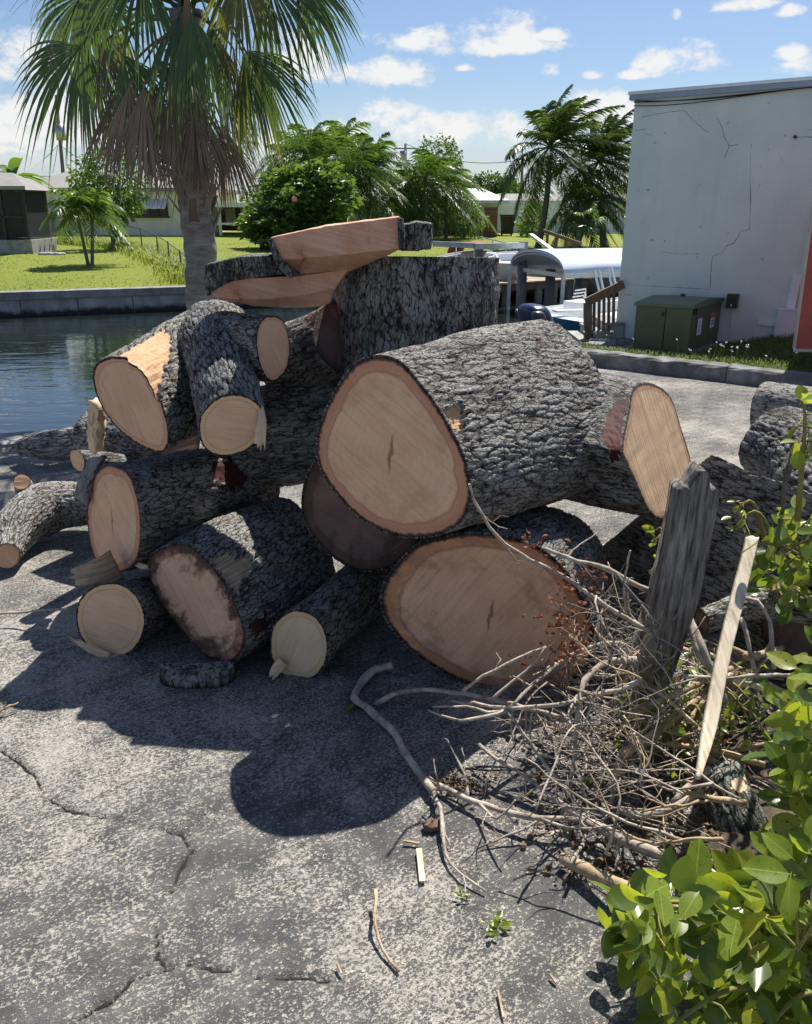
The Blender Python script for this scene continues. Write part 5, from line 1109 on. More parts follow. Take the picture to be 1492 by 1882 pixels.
# dock
dk = root('wooden_dock', P(960, 510, 22.5), 'low wooden dock on dark piles across the canal', 'dock')
d0 = P(895, 520, 21.6); d1 = P(1075, 508, 23.6); dz = -0.12; dv = (d1 - d0)[:2]; DL = np.linalg.norm(dv); dv /= DL; dn = np.array([-dv[1], dv[0]])
def dp(s, t, z): return np.array([*(d0[:2] + dv * s + dn * t), z])
s = -1.5; rk = np.random.default_rng(5)
while s < DL + 3: MB().box(dp(s, 0.8, dz + 0.004 * rk.normal()), (0.135, 1.75, 0.035), math.atan2(dv[1], dv[0])).build('deck_board', M_DECK, dk); s += 0.15
for t in (0.03, 1.55): mb = MB(); mb.bar(dp(-1.5, t, dz - 0.11), dp(DL + 3, t, dz - 0.11), 0.07, 0.18); mb.build('joist', M_BROWN, dk)
for k, s in enumerate(np.linspace(0.1, DL, 7)):
    mb = MB(); mb.tube([dp(s, 0.05, -1.6), dp(s, 0.02, dz - 0.06)], 0.11, 9); mb.build('pile', M_PILE, dk)
    mb = MB(); mb.tube([dp(s + .2, 1.5, -1.6), dp(s + .2, 1.5, dz - 0.06)], 0.11, 9); mb.build('pile', M_PILE, dk)
for k, (px, py0, py1, Y) in enumerate(((902, 478, 560, 20.2), (960, 488, 565, 20.6), (1012, 495, 560, 20.8), (1065, 495, 545, 21.8))):
    a, b = P(px, py0, Y), P(px, py1, Y); b = np.array([a[0], a[1], -1.6])
    mb = MB(); mb.tube([b, a], 0.12, 10); mb.build('mooring_pile', M_PILE, None, True, label=('tall mooring pile at the %s of the wooden dock' % ('stump side', 'left under the canopy arch', 'middle under the canopy', 'far right under the canopy')[k]), cat='pile', group='mooring piles by the dock')
# overhead beam of the older lift
ob = root('lift_beam', P(930, 450, 21.5), 'grey horizontal boat lift beam between two posts above the dock', 'boat lift beam')
mb = MB(); mb.bar(P(795, 448, 21.0), P(880, 452, 21.0), 0.10, 0.12); mb.bar(P(872, 453, 20.9), P(962, 451, 21.3), 0.14, 0.13); mb.build('beam', M_STEEL, ob)
for px, py, y2 in ((880, 449, 520), (962, 444, 520)): mb = MB(); mb.bar(P(px, py, 21.35), np.array([*P(px, py, 21.35)[:2], -1.5]), 0.2, 0.2); mb.build('post', M_PILE, ob)
M_HULLG = simple('hull_offwhite', (0.45, 0.47, 0.48), 0.4, 0.1, 3)
sk = hull('white_skiff', 'white skiff with raised bow lying beside the old lift beam', P(895, 492, 22.6), P(945, 480, 24.2), 1.6, 0.75, P(920, 482, 22.9)[2], M_HULLG, M_WHITEH)
mb = MB(); q = P(900, 478, 22.7); mb.prism([q + [-0.3, 0, -0.12], q + [0.3, 0, -0.12], q + [0.12, 0, 0.16], q + [-0.1, 0, 0.18]], (0.1, 0.6, 0)); mb.build('windscreen', M_WHITEH, sk)
bi = root('boat_bimini', P(850, 470, 22.2), 'dark red bimini canopy of a boat behind the stump', 'boat canopy')
mb = MB(); arc = [P(822, 462, 22.3), P(828, 451, 22.3), P(845, 447, 22.3), P(865, 448, 22.3), P(876, 455, 22.3)]
arc = resample(arc, 14); 
for i in range(13):
    a, b = arc[i], arc[i + 1]; o = np.array([0.5, 1.3, 0]); mb.add([a, b, b + o, a + o, a - [0, 0, .05], b - [0, 0, .05], b + o - [0, 0, .05], a + o - [0, 0, .05]], [[0, 1, 2, 3], [7, 6, 5, 4], [0, 4, 5, 1], [3, 2, 6, 7]])
mb.build('canopy', M_RED, bi)
mb = MB(); mb.tube([P(838, 452, 22.4), P(838, 475, 22.4)], 0.02, 5); mb.tube([P(872, 455, 22.4), P(872, 476, 22.4)], 0.02, 5); mb.build('frame', M_ALU, bi)
hull('bimini_boat', 'low white boat under the dark red bimini canopy behind the stump', P(815, 486, 21.9), P(885, 484, 23.4), 1.5, 0.7, P(850, 480, 22.3)[2], M_HULLG, M_HULLG)
# long grey boat hull / floating dock behind canopy
hull('grey_barge', 'long pale grey boat lying along the far seawall beyond the dock', P(1170, 505, 24.0), P(968, 500, 24.6), 1.7, 0.7, P(1060, 497, 24)[2], simple('hull_grey', (0.42, 0.44, 0.46), 0.5, 0.1, 3), M_WHITEH)
# ================================================================ houses and gardens across the canal
def LP(px, Y):                    # a point of the lawn in the direction of a pixel column
    x = P(px, 420, Y)[0]; return np.array([x, Y, float(lawn_z(np.array(x), np.array(Y)))])
def house(name, label, x0, x1, Yf, depth, z0, ze, zr, wall, roofm, over=0.5, hip=1.0):
    R = root(name, ((x0 + x1) / 2, Yf, z0), label, 'house')
    MB().hexa([(x0, Yf, z0 - 0.5), (x1, Yf, z0 - 0.5), (x1, Yf + depth, z0 - 0.5), (x0, Yf + depth, z0 - 0.5), (x0, Yf, ze), (x1, Yf, ze), (x1, Yf + depth, ze), (x0, Yf + depth, ze)]).build('wall', wall, R)
    a, b, c, d = x0 - over, x1 + over, Yf - over, Yf + depth + over; ym = (c + d) / 2
    MB().add([(a, c, ze + .003), (b, c, ze + .003), (b, d, ze + .003), (a, d, ze + .003), (a, c, ze + 0.16), (b, c, ze + 0.16), (b, d, ze + 0.16), (a, d, ze + 0.16), (a + hip, ym, zr), (b - hip, ym, zr)],
             [[0, 3, 2, 1], [0, 1, 5, 4], [1, 2, 6, 5], [2, 3, 7, 6], [3, 0, 4, 7], [4, 5, 9, 8], [6, 7, 8, 9]], [[5, 6, 9], [7, 4, 8]]).build('roof', roofm, R)
    return R
def window(R, xa, xb, za, zb, Yf, mull=1, awning=None, fm=None):
    fm = fm or M_WHITE; f = MB(); t = 0.07
    f.box(((xa + xb) / 2, Yf - 0.03, zb - t / 2), (xb - xa, 0.09, t)); f.box(((xa + xb) / 2, Yf - 0.03, za + t / 2), (xb - xa, 0.09, t))
    for x in [xa + t / 2, xb - t / 2] + [xa + (xb - xa) * (k + 1) / (mull + 1) for k in range(mull)]: f.box((x, Yf - 0.032, (za + zb) / 2), (t, 0.085, zb - za - 2 * t - 0.004))
    w = f.build('window', fm, R)
    MB().box(((xa + xb) / 2, Yf - 0.012, (za + zb) / 2), (xb - xa - 0.02, 0.03, zb - za - 0.02)).build('pane', M_GLASS, w)
    MB().box(((xa + xb) / 2, Yf - 0.07, za - 0.05), (xb - xa + 0.14, 0.13, 0.07)).build('sill', fm, w)
    if awning:
        d, h = awning; a = MB(); n = 9
        for k in range(n):
            u0, u1 = xa - .1 + (xb - xa + .2) * k / n, xa - .1 + (xb - xa + .2) * (k + 0.93) / n; lift = 0.012 * (k % 2)
            a.hexa([(u0, Yf - d, zb - h + lift), (u1, Yf - d, zb - h + lift), (u1, Yf - 0.01, zb + 0.12 + lift), (u0, Yf - 0.01, zb + 0.12 + lift), (u0, Yf - d, zb - h + lift + .03), (u1, Yf - d, zb - h + lift + .03), (u1, Yf - 0.01, zb + 0.15 + lift), (u0, Yf - 0.01, zb + 0.15 + lift)])
        a.build('awning', M_WHITE, w)
def hx(px, Y): return P(px, 400, Y)[0]
def hz_(py, Y, px=746): return P(px, py, Y)[2]
# cream house on the left
Y1 = 44.0
h1 = house('cream_house', 'cream single storey house with low grey roof and window awnings behind the cabbage palm', hx(58, Y1), hx(372, Y1), Y1, 9, hz_(434, Y1, 200), hz_(352, Y1, 200), hz_(314, Y1 + 4.5, 200), M_CREAM, M_ROOFG)
window(h1, hx(120, Y1), hx(178, Y1), hz_(396, Y1), hz_(372, Y1), Y1, 2, (0.9, 0.35), M_DARKM)
window(h1, hx(244, Y1), hx(310, Y1), hz_(397, Y1), hz_(372, Y1), Y1, 3, (0.9, 0.3), M_DARKM)
window(h1, hx(66, Y1), hx(78, Y1), hz_(398, Y1), hz_(368, Y1), Y1, 0)
ac = root('air_conditioner', P(76, 424, Y1 - 1.2), 'grey outdoor air conditioner unit by the cream house wall', 'air conditioner')
MB().box(P(78, 412, Y1 - 1.2), (0.9, 0.8, 0.8)).build('case', M_STEEL, ac); MB().box(P(78, 402, Y1 - 1.2), (0.95, 0.85, 0.06)).build('top_cover', M_DARKM, ac)
cp = root('carport', P(420, 430, Y1), 'white flat roofed carport with posts beside the cream house', 'carport')
xa, xb = hx(374, Y1), hx(475, Y1); zt = hz_(377, Y1, 400); zb_ = hz_(432, Y1, 400)
MB().box(((xa + xb) / 2, Y1 + 1.8, zt), (xb - xa, 5, 0.18)).build('roof', M_WHITE, cp)
for px in (403, 450): MB().box((hx(px, Y1 - .5), Y1 - 0.4, (zt - 0.1 + zb_) / 2), (0.13, 0.13, zt - zb_ - 0.1)).build('post', M_WHITE, cp)
MB().box(((xa + xb) / 2, Y1 - 0.5, hz_(411, Y1, 400)), (xb - xa, 0.06, 0.1)).build('rail', M_WHITE, cp)
MB().box(((xa + xb) / 2, Y1 + 4.2, (zt + zb_) / 2), (xb - xa, 0.2, zt - zb_ - 0.2)).build('back_wall', M_BROWN, cp)
for k in range(3): MB().box((xa + (xb - xa) * (0.2 + 0.3 * k), Y1 + 4.05, (zt + zb_) / 2 + 0.1), ((xb - xa) * 0.2, 0.06, 0.9)).build('shutter_panel', M_GREYW if k != 1 else M_CREAM, cp)
# white house behind the palms
Y2 = 47.0
h2 = house('pale_grey_house', 'pale grey house with white roof half hidden by the clustered palms', hx(640, Y2), hx(915, Y2), Y2, 10, hz_(434, Y2), hz_(374, Y2), hz_(346, Y2 + 5), M_GREYW, M_ROOFW)
for a, b in ((672, 690), (756, 780), (800, 818)): window(h2, hx(a, Y2), hx(b, Y2), hz_(416, Y2), hz_(388, Y2), Y2, 1)
MB().box((hx(832, Y2), Y2 - 0.03, (hz_(434, Y2) + hz_(384, Y2)) / 2), (0.95, 0.08, hz_(384, Y2) - hz_(434, Y2))).build('door', M_GLASS, h2)
# third house behind the white fence
Y3 = 58.0
h3 = house('yellow_house', 'low pale yellow house with wide grey roof behind the white fence', hx(912, Y3), hx(1230, Y3), Y3, 9, hz_(432, Y3), hz_(388, Y3), hz_(356, Y3 + 4.5), simple('yellow_wall', (0.74, 0.66, 0.42), 0.8, 0.06, 2), M_ROOFG)
window(h3, hx(932, Y3), hx(946, Y3), hz_(398, Y3), hz_(388, Y3) - .3, Y3, 0); window(h3, hx(956, Y3), hx(985, Y3), hz_(402, Y3), hz_(388, Y3) - .3, Y3, 1)
wf_ = root('white_fence', LP(1030, 50.0), 'tall white panel fence standing in front of the yellow house', 'fence')
Y4 = 50.0; x = hx(916, Y4)
while x < hx(1250, Y4):
    zg = float(lawn_z(np.array(x), np.array(Y4))); MB().box((x + 0.92, Y4, zg + 0.85), (1.78, 0.06, 1.7)).build('fence_panel', M_WHITE, wf_)
    MB().box((x, Y4 - 0.02, zg + 0.9), (0.12, 0.12, 1.85)).build('post', M_WHITE, wf_); x += 1.84
bn = root('wheelie_bin', LP(932, 46.0), 'black wheelie bin standing at the end of the white fence', 'bin')
q = LP(932, 46.0); MB().hexa([q + [-.27, -.3, 0.08], q + [.27, -.3, 0.08], q + [.27, .3, 0.08], q + [-.27, .3, 0.08], q + [-.36, -.4, .95], q + [.36, -.4, .95], q + [.36, .4, .95], q + [-.36, .4, .95]]).build('body', M_BLACK, bn)
MB().box(q + [0, -0.02, 1.0], (0.78, 0.86, 0.08)).build('lid', M_BLACK, bn); mb = MB()
for s_ in (-.25, .25): mb.tube([q + [s_ - .04, .3, .12], q + [s_ + .04, .3, .12]], 0.12, 10)
mb.build('wheel', M_BLACK, bn)
# brown picket pen
pf = root('timber_pen', LP(880, 45.0), 'low brown timber picket pen by the pale grey house', 'fence')
for px in range(838, 912, 5):
    q = LP(px, 45.0); MB().box(q + [0, 0, 0.45], (0.07, 0.05, 0.9 + 0.1 * (px % 3))).build('picket', M_BROWN, pf)
for zz in (0.35, 0.72): a, b = LP(836, 45.05), LP(912, 45.05); mb = MB(); mb.bar(a + [0, 0, zz], b + [0, 0, zz], 0.05, 0.09); mb.build('rail', M_BROWN, pf)
V_, Q_ = None, None
bq_ = root('brick_grill', LP(902, 44.4), 'small brown brick grill stack at the end of the timber pen', 'grill'); q = LP(901, 44.3)
for k in range(7): MB().box(q + [0.01 * (k % 2), 0, 0.12 + 0.2 * k], (0.62 - 0.02 * (k % 2), 0.6, 0.19)).build('brick_course', simple('brick_brown%d' % k, (0.19 + 0.02 * (k % 3), 0.10, 0.07), 0.85, 0.2, 8), bq_)
# screened porch at the far left
pr = root('screen_porch', LP(10, 31.0), 'dark screened porch with low grey roof at the left edge', 'porch')
Yp = 30.5; xl, xr = hx(-120, Yp), hx(48, Yp); zg = hz_(441, Yp, 30); ze = hz_(349, Yp, 30)
def screen_mat():
    m, h, b = mat('insect_screen'); nt = h.nt; setb(h, b, Base__Color=(0.03, 0.035, 0.035), Roughness=0.7)
    t = nt.nodes.new('ShaderNodeBsdfTransparent'); mx = nt.nodes.new('ShaderNodeMixShader'); mx.inputs[0].default_value = 0.55
    nt.links.new(t.outputs[0], mx.inputs[1]); nt.links.new(b.outputs[0], mx.inputs[2]); nt.links.new(mx.outputs[0], nt.nodes['Material Output'].inputs[0]); return m
M_SCR = screen_mat()
MB().hexa([(xl, Yp - .2, ze), (xr + .2, Yp - .2, ze), (xr + .2, Yp + 2.3, ze), (xl, Yp + 2.3, ze), (xl, Yp - .2, ze + .12), (xr + .2, Yp - .2, ze + .12), (xr - 1.2, Yp + 2.2, ze + .62), (xl, Yp + 2.2, ze + .62)]).build('roof', M_ROOFG, pr)
MB().box(((xl + xr) / 2, Yp + 0.9, zg - 0.35), (xr - xl + 0.3, 2.2, 0.70)).build('slab', M_CONC, pr)
ps = np.linspace(xl, xr, 5)
for x in ps: MB().box((x, Yp, (zg + ze) / 2), (0.09, 0.09, ze - zg)).build('post', M_DARKM, pr)
for a, b in zip(ps[:-1], ps[1:]): MB().box(((a + b) / 2, Yp, (zg + ze) / 2), (b - a - 0.09, 0.012, ze - zg - 0.02)).build('screen_panel', M_SCR, pr)
MB().box((xr, Yp + 1.0, (zg + ze) / 2), (0.012, 1.9, ze - zg - 0.02)).build('screen_panel', M_SCR, pr)
MB().box(((xl + xr) / 2, Yp - 0.01, zg + 0.75), (xr - xl, 0.07, 0.06)).build('rail', M_DARKM, pr)
MB().box(((xl + xr) / 2, Yp + 2.05, (zg + ze) / 2), (xr - xl - 0.1, 0.15, ze - zg - 0.05)).build('back_wall', M_BROWN, pr)
for k in range(7):
    q = np.array([hx(66 + 6 * k, Yp - 0.8), Yp - 0.7 - 0.1 * (k % 2), 0]); q[2] = float(lawn_z(q[0], q[1])) + 0.02
    V, Q = blob(q, (0.14 + 0.03 * (k % 3), 0.12, 0.07), 0.5 * k, 8, 0.2); mk('edging_stone', V, Q, M_CONC, None, False, label='rough pale edging stone lying in the row beside the screened porch', cat='stone', group='edging stones by the porch')
# chain link fence
M_LINK = simple('fence_pipe', (0.13, 0.14, 0.14), 0.5, 0.15, 6)
cl = root('chain_link_fence', LP(250, 30), 'thin chain link fence curving across the lawn in front of the cream house', 'fence')
line = [P(72, 400, 37.0), P(135, 402, 36.0), P(217, 412, 33.5), P(277, 428, 29.5), P(336, 466, 23.6), P(352, 486, 21.9)]
line = resample(np.array(line), 40); zt_ = line[:, 2]
mb = MB(); mb.tube(line, 0.016, 5); mb.build('top_rail', M_LINK, cl)
def link_mat():
    m, h, b = mat('chain_link'); nt = h.nt; at = h.n('Attribute', _out='Vector', attribute_name='fco'); s = nt.nodes.new('ShaderNodeSeparateXYZ'); nt.links.new(at, s.inputs[0])
    a = h.math('PINGPONG', h.math('MULTIPLY', h.math('ADD', s.outputs[0], s.outputs[1]), 14.0), 0.5); c = h.math('PINGPONG', h.math('MULTIPLY', h.math('SUBTRACT', s.outputs[0], s.outputs[1]), 14.0), 0.5)
    f = h.math('LESS_THAN', h.math('MINIMUM', a, c), 0.045); setb(h, b, Base__Color=(0.25, 0.26, 0.26), Roughness=0.5)
    t = nt.nodes.new('ShaderNodeBsdfTransparent'); mx = nt.nodes.new('ShaderNodeMixShader'); nt.links.new(f, mx.inputs[0]); nt.links.new(t.outputs[0], mx.inputs[1]); nt.links.new(b.outputs[0], mx.inputs[2]); nt.links.new(mx.outputs[0], nt.nodes['Material Output'].inputs[0]); return m
zl = lawn_z(line[:, 0], line[:, 1]); n = len(line); Lc = np.concatenate([[0], np.cumsum(np.linalg.norm(np.diff(line, axis=0), axis=1))])
V = np.vstack([np.c_[line[:, :2], zl], line]); i = np.arange(n - 1); fc = np.vstack([np.c_[Lc, 0 * Lc, 0 * Lc], np.c_[Lc, zt_ - zl, 0 * Lc]])
mk('wire_mesh', V, np.stack([i, i + 1, i + 1 + n, i + n], 1), link_mat(), cl, False, attrs={'fco': fc})
for k in (1, 6, 12, 18, 24, 29, 34, 38): q = line[k]; mb = MB(); mb.tube([[q[0], q[1], zl[k] - 0.1], [q[0], q[1], q[2] + 0.04]], 0.024, 6); mb.build('post', M_LINK, cl)
# rough grass along the fence
r_ = np.random.default_rng(21); n = 7000; tt = r_.uniform(0, 39, n); qx = np.stack([np.interp(tt, np.arange(40), line[:, k]) for k in range(2)], 1) + r_.normal(size=(n, 2)) * [0.35, 0.35]
bp = np.c_[qx, lawn_z(qx[:, 0], qx[:, 1])]; blades('tall_grass', bp, 0.10, 0.36, 0.016, M_BLADEL, 0.5, 22, kind='stuff', label='rough uncut grass along the foot of the chain link fence')
n = 7000; xx = r_.uniform(-14, 4, n); yy = far_y(xx) + 0.25 + 17 * r_.uniform(0, 1, n) ** 1.5; blades('lawn_tufts', np.c_[xx, yy, lawn_z(xx, yy) - 0.01], 0.03, 0.08, 0.012, M_BLADEL, 0.7, 23, kind='stuff', label='short tufts standing up from the mown lawn')

# ---------------------------------------------------------------- palms and trees
def frond(base, az, pitch, L, n, ll, droop, seed, w=0.03, wind=(0, 0, 0), vee=0.5, hang=0.6, m=9):
    """feather frond: arching midrib with leaflets on both sides"""
    r = np.random.default_rng(seed); t = np.linspace(0, 1, m); d = np.array([math.cos(az) * math.cos(pitch), math.sin(az) * math.cos(pitch), math.sin(pitch)])
    wind = np.array(wind, float)
    mid = np.array(base) + d * (t * L)[:, None] + np.array([0, 0, -1.0]) * (droop * L * t ** 2)[:, None] + wind * (L * t ** 2)[:, None]
    mb = MB(); mb.tube(mid, np.linspace(0.02, 0.004, m) * max(1, L / 2.2), 4, False)
    tl = np.linspace(0.16, 0.99, n); C = np.stack([np.interp(tl, t, mid[:, k]) for k in range(3)], 1); T = np.gradient(C, axis=0); T /= np.linalg.norm(T, axis=1, keepdims=True)
    S = np.cross(T, [0, 0, 1.0]); S /= np.linalg.norm(S, axis=1, keepdims=True) + 1e-6; U = np.cross(S, T)
    lens = ll * np.sin(math.pi * np.clip(0.18 + 0.74 * tl, 0, 1)) * r.uniform(0.85, 1.15, n)
    for sg in (-1, 1):
        dv = S * sg * 0.85 + T * (0.35 + 0.5 * tl)[:, None] + U * vee * 0.5 + 0.12 * r.normal(size=(n, 3)); dv /= np.linalg.norm(dv, axis=1, keepdims=True)
        k = np.array([0, 0.35, 0.7, 1.0]); g = np.array([0, 0, -1.0])
        pts = C[:, None] + dv[:, None] * (lens[:, None] * k)[..., None] + g * (hang * lens[:, None] * k ** 2)[..., None] + wind * (0.9 * lens[:, None] * k ** 1.5)[..., None]
        ww = w * np.array([0.6, 1.0, 0.75, 0.06]); sd = T * 0.9 + U * 0.25
        A = pts - sd[:, None] * ww[None, :, None]; B = pts + sd[:, None] * ww[None, :, None]
        V = np.stack([A, B], 2).reshape(n, 8, 3); b0 = np.arange(n)[:, None] * 8
        Q = np.concatenate([b0 + np.array([0, 1, 3, 2]), b0 + np.array([2, 3, 5, 4]), b0 + np.array([4, 5, 7, 6])]); mb.add(V.reshape(-1, 3), Q)
    return mb
def trunk(R, a, b, r0, r1, m, bend=(0, 0, 0), rings=0.0, name='trunk', k=10):
    t = np.linspace(0, 1, 26); p = np.array(a) + (np.array(b) - np.array(a)) * t[:, None] + np.array(bend) * (np.sin(math.pi * t))[:, None]
    rr = r0 + (r1 - r0) * t ** 0.7; rr[0] *= 1.25; rr = rr * (1 + rings * np.cos(np.arange(26) * math.pi))
    mb = MB(); mb.tube(p, rr, k, False); return mb.build(name, m, R, True)
def pinnate_palm(label, base, top, r0, L, nf, m, seed, n=24, ll=None, droop=0.5, w=0.03, wind=(0, 0, 0), pmin=-0.5, pmax=1.3, name='palm_tree', shaft=True, bend=(0, 0, 0), hang=0.6, group=None, R=None):
    r = np.random.default_rng(seed); first = R is None
    if first: R = root(name, base, label, 'palm tree', group)
    trunk(R, base, top, r0, r0 * 0.7, M_TRUNK, bend, 0.02)
    top = np.array(top)
    if shaft: mb = MB(); mb.tube([top - [0, 0, L * 0.05], top + [0, 0, L * 0.12], top + [0, 0, L * 0.28]], [r0 * 0.75, r0 * 0.7, 0.02], 8); mb.build('crownshaft', F_LIGHT, R, True)
    for k in range(nf):
        az = k * 2.399 + r.uniform(-.3, .3); pt = pmin + (pmax - pmin) * (k + 0.5) / nf
        mb = frond(top + np.array([0, 0, L * 0.1]), az, pt, L * r.uniform(0.82, 1.1), n, ll or L * 0.36, droop * (0.7 + 0.5 * math.cos(pt)), seed * 100 + k, w, wind, 0.5, hang)
        mb.build('frond', m, R)
    return R
W1_ = (0.25, 0.02, 0.0)
# double palm on the lawn
b0 = LP(154, 25.2)
R = pinnate_palm('young palm with two slim leaning trunks standing on the lawn', b0, P(140, 388, 25.1), 0.055, 1.15, 14, F_LIGHT, 101, 20, 0.5, 0.55, 0.028, (0.05, 0, 0), -0.35, 1.25)
pinnate_palm('', b0 + [0.10, 0.02, 0], P(170, 392, 25.3), 0.055, 1.15, 14, F_LIGHT, 102, 20, 0.5, 0.55, 0.028, (0.05, 0, 0), -0.35, 1.25, R=R)
# clustered palms behind the flowering shrub
CP = [(598, 41.0, 300, 3.0, 'first slim palm of the clump, just right of the dark flowering shrub'), (648, 38.5, 312, 2.9, 'slim leaning palm at the right end of the big clump with reddish fruit'),
      (560, 42.0, 288, 3.2, 'tall palm rising behind the left side of the flowering shrub'), (622, 43.0, 268, 3.1, 'tallest palm in the middle of the big clump'),
      (680, 40.0, 300, 3.0, 'arching palm at the right edge of the big clump'), (530, 47.0, 285, 3.0, 'distant palm seen between the cabbage palm and the shrub')]
for k, (px, Y, py, L, lab) in enumerate(CP):
    b = LP(px + (14 if k in (1, 4) else 0) * -1, Y); pinnate_palm(lab, b, P(px, py, Y) + [0, 0, -0.4], 0.11, L * 0.80, 22, F_LIGHT if k == 3 else F_TREE, 110 + k, 34, 0.85, 0.5, 0.028, (0.10, 0, 0), -0.8, 1.4, bend=(0.15 * (-1) ** k, 0, 0))
CP2 = [(735, 42.0, 352, 2.2, 'small palm at the left of the second clump above the sawn slab'), (782, 41.0, 330, 2.7, 'upright palm in the middle of the second clump'), (820, 42.5, 342, 2.5, 'palm at the right of the second clump with red fruit'), (760, 45.0, 346, 2.3, 'palm standing behind the middle of the second clump'), (800, 46.5, 322, 2.4, 'rearmost palm of the second clump')]
for k, (px, Y, py, L, lab) in enumerate(CP2):
    pinnate_palm(lab, LP(px, Y), P(px, py, Y) + [0, 0, -0.3], 0.10, L * 0.86, 22, F_LIGHT if k == 2 else F_TREE, 130 + k, 34, 0.8, 0.5, 0.028, (0.08, 0, 0), -0.8, 1.4)
# coconut palms bent by the wind
pinnate_palm('tall windblown coconut palm standing alone left of the pale building', LP(990, 35.0), P(1010, 285, 35.0), 0.14, 2.8, 34, F_COCO, 150, 52, 0.75, 0.42, 0.027, (0.30, 0, 0.05), -0.95, 1.5, shaft=False, bend=(0.1, 0, 0), hang=0.55)
pinnate_palm('bushy coconut palm with dense dark fronds beside the building corner', LP(1112, 35.5), P(1100, 312, 35.5), 0.15, 2.7, 36, F_COCO, 151, 52, 0.75, 0.42, 0.027, (0.28, 0, 0.05), -1.0, 1.5, shaft=False, hang=0.55)
pinnate_palm('leaning coconut palm between the two taller ones with yellowing fronds', LP(1062, 33.5), P(1078, 380, 33.5), 0.12, 1.9, 18, F_COCO, 152, 40, 0.6, 0.6, 0.027, (0.15, 0, 0), -1.0, 1.2, shaft=False, hang=0.7)
# banana plant at the left
bp_ = root('banana_plant', LP(20, 36.0), 'banana plant with broad bright leaves above the screened porch roof', 'banana plant')
mb = MB(); mb.tube([LP(20, 36.0), P(22, 330, 36.0)], [0.16, 0.1], 8); mb.build('stem', F_LIGHT, bp_, True)
r_ = np.random.default_rng(31)
for k in range(11):
    az = k * 2.4; L = r_.uniform(1.3, 1.9); pt = r_.uniform(0.1, 1.1); d = np.array([math.cos(az) * math.cos(pt), math.sin(az) * math.cos(pt), math.sin(pt)]); t = np.linspace(0, 1, 12)
    mid = P(22, 328, 36.0) + d * (t * L)[:, None] - np.array([0, 0, 1.0]) * (0.45 * L * t ** 2)[:, None]; T = np.gradient(mid, axis=0); S = np.cross(T, [0, 0, 1.0]); S /= np.linalg.norm(S, axis=1, keepdims=True)
    wd_ = 0.27 * np.sin(math.pi * np.clip(0.06 + 0.94 * t, 0, 1)) ** 0.5; lift = np.array([0, 0, 0.10]) * wd_[:, None] * 3
    V = np.stack([mid - S * wd_[:, None] + lift, mid, mid + S * wd_[:, None] + lift], 1); i = np.arange(11)[:, None] * 3
    mk('leaf', V.reshape(-1, 3), np.concatenate([i + np.array([0, 1, 4, 3]), i + np.array([1, 2, 5, 4])]), F_LIGHT, bp_)
# leafy shrubs and trees from many leaf-sized faces
def leaf_cloud(name, label, cat, blobs, n, ls, m, seed, base=None, tr=0.1, rosette=False, kind=None, mats2=None):
    r = np.random.default_rng(seed); c0 = np.array(blobs[0][0]); b = np.array(base) if base is not None else c0 - [0, 0, blobs[0][1][2]]
    R = root(name, b, label, cat, kind=kind); wts = np.array([np.prod(s) for _, s in blobs]); wts /= wts.sum(); pts = []; nrm = []
    for (c, s), w in zip(blobs, wts):
        k = int(n * w); u = r.normal(size=(k, 3)); u /= np.linalg.norm(u, axis=1, keepdims=True); rr = r.uniform(0.45, 1.0, k) ** 0.6 * (1 + 0.5 * fbm(u * 2.4 + c, 3, seed)); p = np.array(c) + u * rr[:, None] * np.array(s); pts.append(p); nrm.append(u)
    p = np.vstack(pts); u = np.vstack(nrm); keep = fbm(p * (1.3 / ls * 0.12), 2, seed + 5) > -0.22; p = p[keep]; u = u[keep]
    if rosette:
        q = []; uu = []
        for k in range(8):
            a = k * 2 * math.pi / 8 + r.uniform(-.3, .3, len(p)); q.append(p); uu.append(np.stack([np.cos(a), np.sin(a), r.uniform(-0.3, 0.6, len(p))], 1))
        p = np.vstack(q); dirv = np.vstack(uu)
    else: dirv = u + r.normal(size=p.shape) * 0.7 + np.array([0, 0, -0.25])
    dirv /= np.linalg.norm(dirv, axis=1, keepdims=True); n_ = len(p); sd = np.cross(dirv, r.normal(size=p.shape)); sd /= np.linalg.norm(sd, axis=1, keepdims=True); L = ls * r.uniform(0.7, 1.3, n_)
    V = np.stack([p, p + dirv * (L * .5)[:, None] - sd * (L * .22)[:, None], p + dirv * L[:, None] - [0, 0, 0.0], p + dirv * (L * .5)[:, None] + sd * (L * .22)[:, None]], 1)
    V[:, 2, 2] -= L * 0.2
    mk('foliage', V.reshape(-1, 3), (np.arange(n_) * 4)[:, None] + np.array([0, 1, 2, 3]), m, R, False, kind='stuff')
    for k, (c, s) in enumerate(blobs[:4]): mb = MB(); c = np.array(c); mb.tube([b + r.normal(size=3) * [tr, tr, 0], (b + c) / 2 + r.normal(size=3) * .15, c + [0, 0, s[2] * .3]], [tr, tr * .7, tr * .25], 7, False); mb.build('limb', M_TRUNK, R, True)
    return R
Yb = 34.0
def pb(px, py, dy=0.0): return P(px, py, Yb + dy)
sh = leaf_cloud('flowering_shrub', 'large dark leaved shrub with a pink flower at the edge of the lawn', 'shrub',
    [(pb(540, 375), (1.9, 1.5, 1.35)), (pb(492, 400), (1.1, 1.1, 1.0)), (pb(590, 360), (1.3, 1.3, 1.3)), (pb(560, 420), (1.5, 1.2, 0.8)), (pb(500, 430, -1.5), (0.6, 0.6, 0.6)), (pb(482, 420, -.5), (.8, .8, .7))], 1500, 0.28, F_LIGHT, 201, LP(550, Yb), 0.09, True)
